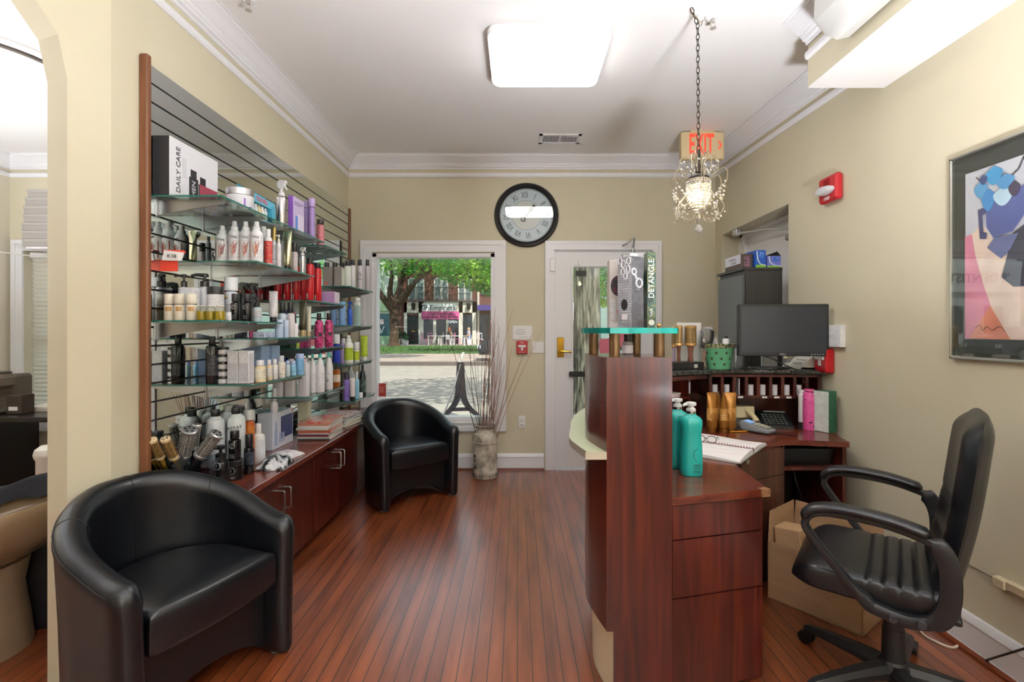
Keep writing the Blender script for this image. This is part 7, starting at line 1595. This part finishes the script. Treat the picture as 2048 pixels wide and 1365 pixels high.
# brick shop building
brick = newmat('red_brick'); nt, N, L, b = nodes(brick)
tc = N.new('ShaderNodeTexCoord'); mp = N.new('ShaderNodeMapping'); mp.inputs['Rotation'].default_value = (PI/2, 0, 0); L.new(tc.outputs['Object'], mp.inputs[0])
bk = N.new('ShaderNodeTexBrick'); bk.inputs['Scale'].default_value = 1; bk.inputs['Brick Width'].default_value = .24; bk.inputs['Row Height'].default_value = .09; bk.inputs['Mortar Size'].default_value = .008
bk.inputs['Color1'].default_value = rgb('#572a1f'); bk.inputs['Color2'].default_value = rgb('#6f382c'); bk.inputs['Mortar'].default_value = rgb('#857268'); L.new(mp.outputs[0], bk.inputs['Vector']); L.new(bk.outputs[0], b.inputs['Base Color']); b.inputs['Roughness'].default_value = .9
BY = 42.0; PXM = BY/1000
bx = lambda px: (px-CX)*PXM
bz = lambda py: EYE+(CY-py)*PXM
DARKG = pm('#20282c', .1, 0, .6); CREAM = pm('#d8d2c6', .6)
B1 = thing('shop_building', 'brick shop building with cream shopfront and pink banner across the street', 'building', (bx(881), BY, GZ))
def lb(lo, hi): return (Vector(lo)-B1.location, Vector(hi)-B1.location)
def bpart(name, boxes, mt, parent=None, label=None):
    k = MB()
    for lo, hi in boxes: k.box(*lb(lo, hi))
    return k.build(name, mt, parent or B1, label, ang=0)
bpart('facade', [((bx(796), BY, GZ), (bx(955), BY+6, 9.5))], brick)
for x0, x1 in ((816, 849), (868, 897), (916, 944)):
    z0, z1 = bz(601), bz(556)
    w_ = bpart('window', [((bx(x0)-.15, BY-.06, z0-.25), (bx(x1)+.15, BY+.0, z0)), ((bx(x0), BY-.05, z0), (bx(x0)+.12, BY, z1)), ((bx(x1)-.12, BY-.05, z0), (bx(x1), BY, z1)), ((bx(x0), BY-.05, z1-.12), (bx(x1), BY, z1)), (((bx(x0)+bx(x1))/2-.1, BY-.05, z0), ((bx(x0)+bx(x1))/2+.1, BY, z1))], pm('#dcdad4', .5))
    bpart('window_pane', [((bx(x0)+.12, BY-.02, z0), (bx(x1)-.12, BY-.01, z1-.12))], pm('#7d8a90', .1), w_)
    k = MB(); a, c_ = bx(x0)-.1, bx(x1)+.1; zt = z0+1.05
    for zz in (z0+.08, zt): k.box(*lb((a, BY-.34, zz-.02), (c_, BY-.31, zz+.02)))
    nb = 11
    for i in range(nb+1): x = a+(c_-a)*i/nb; k.box(*lb((x-.013, BY-.335, z0+.08), (x+.013, BY-.315, zt)))
    for x in (a, c_): k.box(*lb((x-.015, BY-.34, zt-.03), (x+.015, BY, zt))); k.box(*lb((x-.015, BY-.34, z0+.06), (x+.015, BY, z0+.1)))
    k.build('balcony_railing', pm('#1d1f20', .5), w_, ang=0)
SZ = bz(604)
bpart('shopfront', [((bx(809), BY-.22, bz(626)), (bx(953), BY, SZ)), ((bx(809), BY-.22, GZ), (bx(815), BY, SZ)), ((bx(838), BY-.22, GZ), (bx(848), BY, SZ)), ((bx(918), BY-.22, GZ), (bx(926), BY, SZ)), ((bx(945), BY-.22, GZ), (bx(953), BY, SZ)), ((bx(867), BY-.22, GZ), (bx(873), BY, bz(626))), ((bx(893), BY-.22, GZ), (bx(897), BY, bz(626))), ((bx(848), BY-.2, GZ), (bx(867), BY, bz(679)))], CREAM)
bpart('shopfront_cornice', [((bx(808), BY-.4, SZ), (bx(954), BY, SZ+.12))], pm('#5a4a42', .6))
bpart('shop_glass', [((bx(848), BY-.10, GZ+.2), (bx(918), BY-.05, bz(626))), ((bx(926), BY-.1, GZ+.5), (bx(945), BY-.05, bz(630)))], DARKG)
d_ = bpart('shop_door', [((bx(815), BY-.12, GZ), (bx(838), BY-.04, bz(633)))], pm('#1c2523', .4), label='dark green shop door'); bpart('letter_slot', [((bx(824), BY-.14, bz(664)), (bx(831), BY-.12, bz(662)))], BRASS, d_); bpart('transom_window', [((bx(816), BY-.1, bz(630)), (bx(837), BY-.04, bz(626)))], pm('#6a5a48', .3), d_)
SG = bpart('sign_board', [((bx(846), BY-.30, bz(623)), (bx(912), BY-.22, bz(608)))], pm('#e6e6ea', .5))
txt("' Empress '", .60, pm('#2c2c30', .6), SG, Vector((bx(886), BY-.31, bz(616.5)))-B1.location, FY, ext=.01, sx=1.05)
k = MB(); c_ = Vector((bx(847), BY-.31, bz(614)))-B1.location; k.tube([c_+Vector((x, 0, z)) for x, z in ((-.1, .3), (-.12, -.1), (0, .1), (.15, .15), (.2, -.1), (.05, -.25), (.25, -.2), (.35, .0))], .035, 6); k.build('crest', pm('#24302c', .6), SG)
PB = bpart('pink_banner', [((bx(845), BY-.32, bz(639)), (bx(919), BY-.26, bz(623.5)))], pm('#d65a98', .6), label='pink banner')
txt('Craft Cocktails', .34, pm('#3a1c2e', .6), PB, Vector((bx(881), BY-.33, bz(628)))-B1.location, FY, ext=.01); txt('Local Beer.Fine Wines', .33, pm('#3a1c2e', .6), PB, Vector((bx(881), BY-.33, bz(634.5)))-B1.location, FY, ext=.01)
for x in (828.5, 938):
    k = MB(); c_ = Vector((bx(x), BY-.42, bz(613)))-B1.location; k.lathe([(.05, -.35), (.14, -.28), (.18, .12), (.2, .16), (.06, .3), (.02, .38)], 8, c_); k.tube([c_+Vector((0, 0, .3)), c_+Vector((0, .1, .45)), c_+Vector((0, .22, .3))], .03, 5); k.build('wall_lantern', pm('#1f1f1f', .4), B1)
txt('OPEN', .30, pm('#e6eef0', .5, em=.8), B1, Vector((bx(906), BY-.12, bz(644.5)))-B1.location, FY, ext=.01)
# neighbouring buildings
def nb(label, x0, x1, y, top, wallm, parts, loc=None):
    t = thing('shop_building', label, 'building', ((x0+x1)/2, y, GZ)); o = t.location
    k = MB(); k.box(Vector((x0, y, GZ))-o, Vector((x1, y+6, top))-o); k.build('facade', wallm, t, ang=0)
    for nm, lo, hi, mt in parts: k = MB(); k.box(Vector(lo)-o, Vector(hi)-o); k.build(nm, mt, t, ang=0)
    return t
TEALS = pm('#3c7a7a', .5)
t = nb('green-trimmed shop building partly hidden by the tree trunk', bx(560), bx(795), BY, 8.0, noise_mat('pale_green_boards', [(0.3, '#b8c4ae'), (0.7, '#c6d0bc')], nscale=2, r=.7), [('fascia', (bx(700), BY-.2, bz(622)), (bx(795), BY, bz(604)), pm('#a9c49a', .6)), ('shop_glass', (bx(700), BY-.1, GZ+.8), (bx(794), BY-.02, bz(628)), pm('#2a565c', .15)), ('bulkhead', (bx(700), BY-.15, GZ), (bx(795), BY, GZ+.8), pm('#8fb08a', .6))] + [('window', (bx(x), BY-.08, 4.2), (bx(x+18), BY, 6.4), pm('#cfd6d2', .5)) for x in (600, 650, 700, 745, 770)])
k = MB(); k.box(Vector((bx(752), BY-.16, bz(649)))-t.location, Vector((bx(768), BY-.12, bz(639)))-t.location); sg_ = k.build('window_sign', pm('#d8c2c2', .5), t, ang=0)
txt('A', .9, pm('#c9ccd2', .5), t, Vector((bx(756), BY-.14, bz(661)))-t.location, FY, ext=.01); txt('V', .9, pm('#c9ccd2', .5), t, Vector((bx(764), BY-.14, bz(661)))-t.location, FY, ext=.01)
nb('brick building with purple awning at the far side of the shop row', bx(956), bx(1080), BY, 8.5, brick, [('awning', (bx(957), BY-1.2, bz(622)), (bx(1040), BY, bz(612)), pm('#4a3a86', .6)), ('shop_glass', (bx(960), BY-.1, GZ+.5), (bx(1040), BY-.02, bz(630)), DARKG), ('window', (bx(962), BY-.1, bz(590)), (bx(985), BY, bz(560)), pm('#46584c', .3)), ('column', (bx(955), BY-.2, GZ), (bx(959), BY, 6.5), pm('#cfc0b0', .6))])
t = nb('white building with timber cladding seen through the front door', 6.0, 16.0, 36.0, 9.0, noise_mat('white_boards', [(0.3, '#7d9490'), (0.7, '#90a5a0')], scale=(.3, .3, 12), nscale=3, r=.7), [('window', (6.6, 35.9, 2.2), (7.6, 36, 4.4), pm('#2c5a52', .3)), ('window', (9.6, 35.9, 2.2), (10.8, 36, 4.4), pm('#2c5a52', .3)), ('door', (8.2, 35.9, 0), (9.2, 36, 2.2), pm('#8a4a2c', .5))])
t = nb('white dental office building far down the street', -48.0, -26.0, 44.0, 9.0, pm('#dfe3e4', .6), [('window', (x, 43.9, 1.0), (x+1.6, 44, 3.4), pm('#3c4c54', .2)) for x in (-46, -42.5, -39, -35.5, -32, -28.5)]+[('fascia', (-48, 43.7, 4.6), (-26, 44, 7.0), pm('#e8ebec', .6))])
txt("'S DENTISTRY", 1.1, pm('#6a5a5e', .6), t, Vector((-36, 43.65, 5.8))-t.location, FY, ext=.02)
# cafe tables, chairs, people, planters
FG = GZ+.12
def cafe_chair(px, y, rz, label, col='#c978a4'):
    t = thing('cafe_chair', label, 'chair', ((px-CX)*y/1000, y, FG), rz, 'cafe chairs outside the shop'); c_ = pm(col, .5)
    MB().box((-.22, -.22, .43), (.22, .22, .46)).build('seat', c_, t, ang=0)
    MB().box((-.22, .19, .46), (-.18, .22, .95)).box((.18, .19, .46), (.22, .22, .95)).box((-.22, .19, .88), (.22, .22, .95)).box((-.02, .19, .46), (.02, .22, .9)).build('backrest', c_, t, ang=0)
    for x in (-.2, .2):
        for y_ in (-.2, .2): MB().box((x-.02, y_-.02, 0), (x+.02, y_+.02, .43)).build('leg', c_, t, ang=0)
def cafe_table(px, y, label, w=.9):
    t = thing('cafe_table', label, 'table', ((px-CX)*y/1000, y, FG), 0); c_ = pm('#d9d4d2', .5)
    MB().box((-w/2, -.4, .70), (w/2, .4, .74)).build('tabletop', c_, t, ang=0)
    for x in (-w/2+.06, w/2-.06): MB().box((x-.03, -.3, 0), (x+.03, .3, .70)).build('leg', c_, t, ang=0)
cafe_chair(849, 40.0, 1.5, 'pink cafe chair closest to the dark green shop door'); cafe_chair(857, 41.3, -.4, 'pink cafe chair under the end of the pink banner'); cafe_table(868, 39.3, 'white cafe table outside the shop glass', .9)
cafe_chair(881, 40.3, -1.5, 'white cafe chair beside the table outside the shop', '#d8d0d4'); cafe_chair(914, 41.2, 1.4, 'pink cafe chair beside the seated person in blue'); cafe_table(919, 38.7, 'white cafe table in front of the person in blue'); cafe_chair(960, 40.3, .3, 'pale cafe chair near the parked dark car', '#d4ccd4'); cafe_table(893, 38.6, 'white cafe table in front of the long-haired person')
def person(px, y, rz, label, hair, top, legs, facing=1):
    t = thing('person', label, 'person', ((px-CX)*y/1000, y, FG), rz)
    me = bpy.data.meshes.new('body'); V = [(0, 0, .50), (0, .02, .75), (0, .02, 1.0), (0, 0, 1.12), (0, -.02, 1.26), (-.17, .02, .98), (-.24, -.06, .74), (-.12, -.26, .70), (.17, .02, .98), (.24, -.06, .74), (.12, -.26, .70), (-.10, -.40, .50), (-.10, -.42, .05), (-.10, -.54, .04), (.10, -.40, .50), (.10, -.42, .05), (.10, -.54, .04)]
    E = [(0, 1), (1, 2), (2, 3), (3, 4), (2, 5), (5, 6), (6, 7), (2, 8), (8, 9), (9, 10), (0, 11), (11, 12), (12, 13), (0, 14), (14, 15), (15, 16)]
    me.from_pydata(V, E, []); o = bpy.data.objects.new('body', me); COL.objects.link(o); o.parent = t
    md = o.modifiers.new('skin', 'SKIN'); R_ = [.14, .13, .14, .06, .10, .06, .045, .04, .06, .045, .04, .075, .05, .04, .075, .05, .04]
    for i, r_ in enumerate(R_): me.skin_vertices[0].data[i].radius = (r_, r_)
    me.skin_vertices[0].data[0].use_root = True
    o.modifiers.new('s', 'SUBSURF').levels = 1; me.materials.append(pm('#c99a80', .6))
    k = MB(); k.loft([[(q*.155*math.cos(a), .02+q*.125*math.sin(a), z) for a in [2*PI*i/16 for i in range(16)]] for q, z in ((1.05, .47), (1.08, .6), (1.0, .75), (1.25, .95), (1.2, 1.02), (.6, 1.09))]); k.build('shirt', pm(top, .8), t)
    k = MB(); k.tube([(-.07, 0, .5), (-.10, -.40, .5), (-.10, -.42, .08)], [.10, .085, .06], 8).tube([(.07, 0, .5), (.10, -.40, .5), (.10, -.42, .08)], [.10, .085, .06], 8); k.build('trousers', pm(legs, .8), t)
    k = MB(); k.lathe([(.03, 1.02), (.11, 1.06), (.125, 1.2), (.12, 1.32), (.07, 1.38), (.01, 1.40)], 14, (0, .025, 0)); k.build('hair', pm(hair, .7), t)
    MB().box((-.2, -.2, .42), (.2, .25, .455)).box((-.2, .2, .455), (.2, .24, .8)).box((-.2, -.18, 0), (-.17, .22, .42)).box((.17, -.18, 0), (.2, .22, .42)).build('stool', pm('#cfc6cc', .6), t, ang=0)
person(899, 39.9, 2.6, 'person with long auburn hair sitting at a cafe table', '#8a4a2a', '#2c2a30', '#20222a')
person(937, 40.3, -1.2, 'person in pale blue top sitting near the parked dark car', '#b89a80', '#a9b8d8', '#8a8fa8')
rp_ = random.Random(31)
def leafy(name, label, cat, cx_, cy_, cz_, rx, ry, rz_, n, size, mt, parent=None):
    k = MB()
    for i in range(n):
        while True:
            v = Vector((rp_.uniform(-1, 1), rp_.uniform(-1, 1), rp_.uniform(-1, 1)))
            if v.length < 1: break
        c_ = Vector((cx_+v.x*rx, cy_+v.y*ry, cz_+v.z*rz_)); a = Vector((rp_.uniform(-1, 1), rp_.uniform(-1, 1), rp_.uniform(-.6, .6))).normalized()*size; b_ = a.orthogonal().normalized()*size*.5; b_.rotate(Matrix.Rotation(rp_.uniform(0, 6), 3, a.normalized()))
        k.add([c_-a, c_+b_, c_+a, c_-b_], [(0, 1, 2, 3)])
    o = k.build(name, mt, parent, ang=0, recalc=False)
    return o
LEAF = newmat('leaf_green'); nt, N, L, b = nodes(LEAF)
tc = N.new('ShaderNodeTexCoord'); n_ = N.new('ShaderNodeTexNoise'); n_.inputs['Scale'].default_value = .8; n_.inputs['Detail'].default_value = 6; L.new(tc.outputs['Object'], n_.inputs['Vector'])
rp = ramp(N, [(0.36, '#2c7a3a'), (0.5, '#5ca83a'), (0.64, '#a4d24a')]); L.new(n_.outputs[0], rp.inputs[0]); L.new(rp.outputs[0], b.inputs['Base Color']); b.inputs['Roughness'].default_value = .6
tl = N.new('ShaderNodeBsdfTranslucent'); L.new(rp.outputs[0], tl.inputs[0]); mx = N.new('ShaderNodeMixShader'); mx.inputs[0].default_value = .45
L.new(b.outputs[0], mx.inputs[1]); L.new(tl.outputs[0], mx.inputs[2]); L.new(mx.outputs[0], N['Material Output'].inputs[0])
BARK = noise_mat('brown_bark', [(0.35, '#33241c'), (0.6, '#57402f'), (0.75, '#6b5240')], scale=(6, 6, 1), nscale=3, detail=8, r=.9, bump=.8)
for px, s_ in ((795, .9), (809, .7)):
    t = thing('potted_shrub', ('leafy potted shrub against the brick beside the tree trunk', 'leafy potted shrub next to the dark green shop door')[0 if s_ > .8 else 1], 'plant', ((px-CX)*.0408, 40.8, FG)); MB().lathe([(.2, 0), (.28, .45), (.25, .45)], 14).build('pot', pm('#b9b4ae', .7), t); leafy('foliage', '', '', 0, 0, .95*s_, .20*s_+.1, .26, .5*s_, 260, .12, pm('#2f5236', .7), t)
t = thing('potted_shrub', 'small pale flower pot beside the dark green shop door', 'plant', (bx(822), 40.2, FG)); MB().lathe([(.16, 0), (.22, .35), (.2, .35)], 14).build('pot', pm('#cfcac4', .7), t); leafy('foliage', '', '', 0, 0, .5, .22, .2, .22, 90, .08, pm('#3a6a3e', .7), t)
# street tree in front of the shops
TX, TY = bx(786)*.9+.0, 37.0
TX = (788-CX)*TY/1000
t = thing('street_tree', 'large leafy tree on the lawn in front of the brick shop', 'tree', (TX, TY, GZ+.1))
k = MB(); k.tube([(0, 0, 0), (0, 0, .25), (.02, 0, 1.2), (0, 0, 2.3), (.05, 0, 3.0)], [.56, .37, .33, .34, .42], 14)
for br_ in (((.0, 0, 2.8), (-.35, .2, 4.0), (-.25, .3, 5.5), (-.6, .2, 8)), ((.1, 0, 2.7), (.9, -.1, 4.0), (2.0, -.4, 5.0), (3.6, -.8, 6.0)), ((.0, 0, 2.9), (.35, .4, 4.4), (.7, .6, 6.2), (1.0, .6, 8)), ((-.1, 0, 2.7), (-.9, -.3, 3.8), (-1.5, -.5, 5.0), (-2.6, -.6, 6.5)), ((.3, 0, 3.0), (1.4, .3, 4.6), (2.4, .6, 6.4))): k.tube(smooth(br_, 4), [.30-.25*i/(4*(len(br_)-1)) for i in range(4*(len(br_)-1)+1)], 9)
k.build('trunk', BARK, t)
leafy('crown', '', '', 1.2, 0, 8.6, 5.2, 4.0, 3.6, 5200, .20, LEAF, t)
def tree(label, x, y, tr, h, crowns, parent=None):
    t = thing('street_tree', label, 'tree', (x, y, GZ+.1)); k = MB(); k.tube([(0, 0, 0), (0, 0, h*.3), (.1, 0, h*.65), (.05, 0, h)], [tr*1.3, tr, tr*.8, tr*.3], 10); k.build('trunk', BARK, t)
    for (cx_, cy_, cz_, rx, ry, rz_, n, s_) in crowns: leafy('crown', '', '', cx_, cy_, cz_, rx, ry, rz_, n, s_, LEAF, t)
tree('tree at the curb whose low boughs hang into the top of the window', -6.9, 20.6, .25, 6.0, [(1.0, -.5, 5.5, 3.6, 2.2, 1.5, 5200, .13)])
tree('bright green tree hanging over the purple awning side', -.4, 26.5, .22, 6.5, [(-1.7, .5, 5.2, 2.7, 2.0, 1.9, 4600, .13), (-.6, 0, 3.9, 1.3, 1.3, 1.0, 1300, .12)])
tree('tree down the street seen past the door brush boxes', 5.2, 26.0, .22, 6.5, [(-.9, 0, 4.4, 2.8, 2.2, 2.0, 4200, .15)])
tree('tree far down the street in front of the dental office', -30.0, 33.0, .3, 7.0, [(0, 0, 8.2, 4.5, 3.5, 2.4, 2200, .25)])
# big trunk just outside the door
t = thing('street_tree', 'thick grey-barked tree trunk just outside the front door', 'tree', (.975, 7.2, GZ))
def bk_(u, v):
    a = 2*PI*u; z = 5.5*v; r_ = (.185-.03*v+.12*math.exp(-z*4))*(1+.035*math.sin(9*a+2*math.sin(3*z))+.03*math.sin(23*a+5*z)+.02*math.sin(41*a-9*z)); return (r_*math.cos(a)+.04*z*.3, r_*math.sin(a), z)
k = MB(); k.grid(bk_, 120, 120); k.build('trunk', noise_mat('grey_bark', [(0.36, '#26241e'), (0.5, '#5f5d51'), (0.64, '#858576')], scale=(7, 7, 1.1), nscale=3.2, detail=8, r=.9, bump=1.0, dist=.6), t, ang=80)
leafy('crown', '', '', .3, 0, 7.0, 3.2, 2.6, 1.6, 2500, .13, LEAF, t)
# cars
def car(label, x, y, rz, col):
    t = thing('car', label, 'car', (x, y, GZ), rz); body = pm(col, .2, .3, .6, .8)
    prof_ = [(-2.2, .35), (-2.25, .75), (-2.1, .95), (-1.5, 1.0), (-.9, 1.42), (.6, 1.45), (1.3, 1.02), (2.1, .9), (2.25, .65), (2.2, .35)]
    k = MB(); k.loft([[(px_, y_, z) if (z < 1.01) else (px_, y_*.82, z) for px_, z in prof_] for y_ in (-.88, .88)]); k.build('bodywork', body, t, ang=25)
    k = MB(); k.loft([[(px_, y_, z) for px_, z in [(-1.35, 1.03), (-.85, 1.36), (.55, 1.39), (1.15, 1.04)]] for y_ in (-.80, .80)]); k.build('window_band', pm('#14181c', .05), t, ang=0)
    for wx in (-1.35, 1.4):
        for s_ in (-1, 1): k = MB(); k.cyl((wx, s_*.70, .33), (wx, s_*.9, .33), .33, seg=24); w_ = k.build('wheel', pm('#161616', .6), t); k = MB(); k.cyl((wx, s_*.895, .33), (wx, s_*.91, .33), .2, seg=16); k.build('wheel_hub', STEEL, w_)
    for s_ in (-1, 1): MB().box((2.15, s_*.75-.12, .6), (2.27, s_*.75+.12, .74)).build('headlamp', pm('#dfe6ea', .1), t, ang=0); MB().box((-2.28, s_*.75-.12, .66), (-2.16, s_*.75+.12, .84)).build('tail_lamp', pm('#a01c1c', .2), t, ang=0)
car('dark parked car at the curb beside the window edge', .72, 20.2, PI*1.0, '#15171c')
car('dark red car parked down the street beyond the door', 5.35, 20.6, 0, '#7a1a22')
car('grey car parked far along the street by the dental office', -17.5, 20.4, 0, '#5a6068')
# folding black sign stand on the pavement
sx_ = (921-CX)*.00745; t = thing('sign_stand', 'black plastic sign stand on the pavement outside the window', 'sign stand', (sx_, 7.45, GZ+.01), .15)
k = MB()
for s_ in (-1, 1):
    lp = smooth([(s_*.015, 0, .78), (s_*.03, 0, .45), (s_*.06, 0, .26), (s_*.15, 0, .12), (s_*.29, 0, .0)], 5); secs = []
    for i, p in enumerate(lp): w_ = .042+.012*i/len(lp); secs.append([(p[0]-w_, -.02, p[2]), (p[0]+w_, -.02, p[2]), (p[0]+w_, .02, p[2]), (p[0]-w_, .02, p[2])])
    k.loft(secs)
k.box((-.055, -.022, .34), (.055, .022, .83), .01).box((-.13, -.02, .10), (.13, .02, .15)); k.build('frame', pm('#26242c', .45), t, ang=30)
k = MB(); k.tube([(.0, -.02, .80), (-.08, -.06, .5), (-.27, -.14, .02)], .012, 6); k.build('prop_rod', STEEL, t)
k = MB(); k.box((-.02, -.015, .83), (.02, .015, .86)).tube([(0, 0, .84), (.03, 0, .93), (.05, 0, .97)], .022, 6); k.build('handle', pm('#d8d4d0', .5), t)
k = MB(); k.tube(smooth([(.04, -.025, .72), (.02, -.03, .5), (-.03, -.03, .35), (-.10, -.03, .2)], 4), .004, 5); k.build('cord', BLACK, t)
# red card on the window glass
a, c_ = W(757, 794, YB+.055), W(772, 767, YB+.055); t = thing('window_sticker', 'red notice card stuck low on the window glass', 'sticker', ((a.x+c_.x)/2, YB+.0595, (a.z+c_.z)/2))
MB().box((-.034, -.002, -.062), (.034, 0, .062)).build('card', pm('#a83a34', .5), t, ang=0); k = MB(); [k.box((-.024, -.0028, .02-i*.014), (.02-.006*(i % 2), -.002, .024-i*.014)) for i in range(4)]; k.build('printed_line', pm('#d8a89c', .5), t, ang=0)
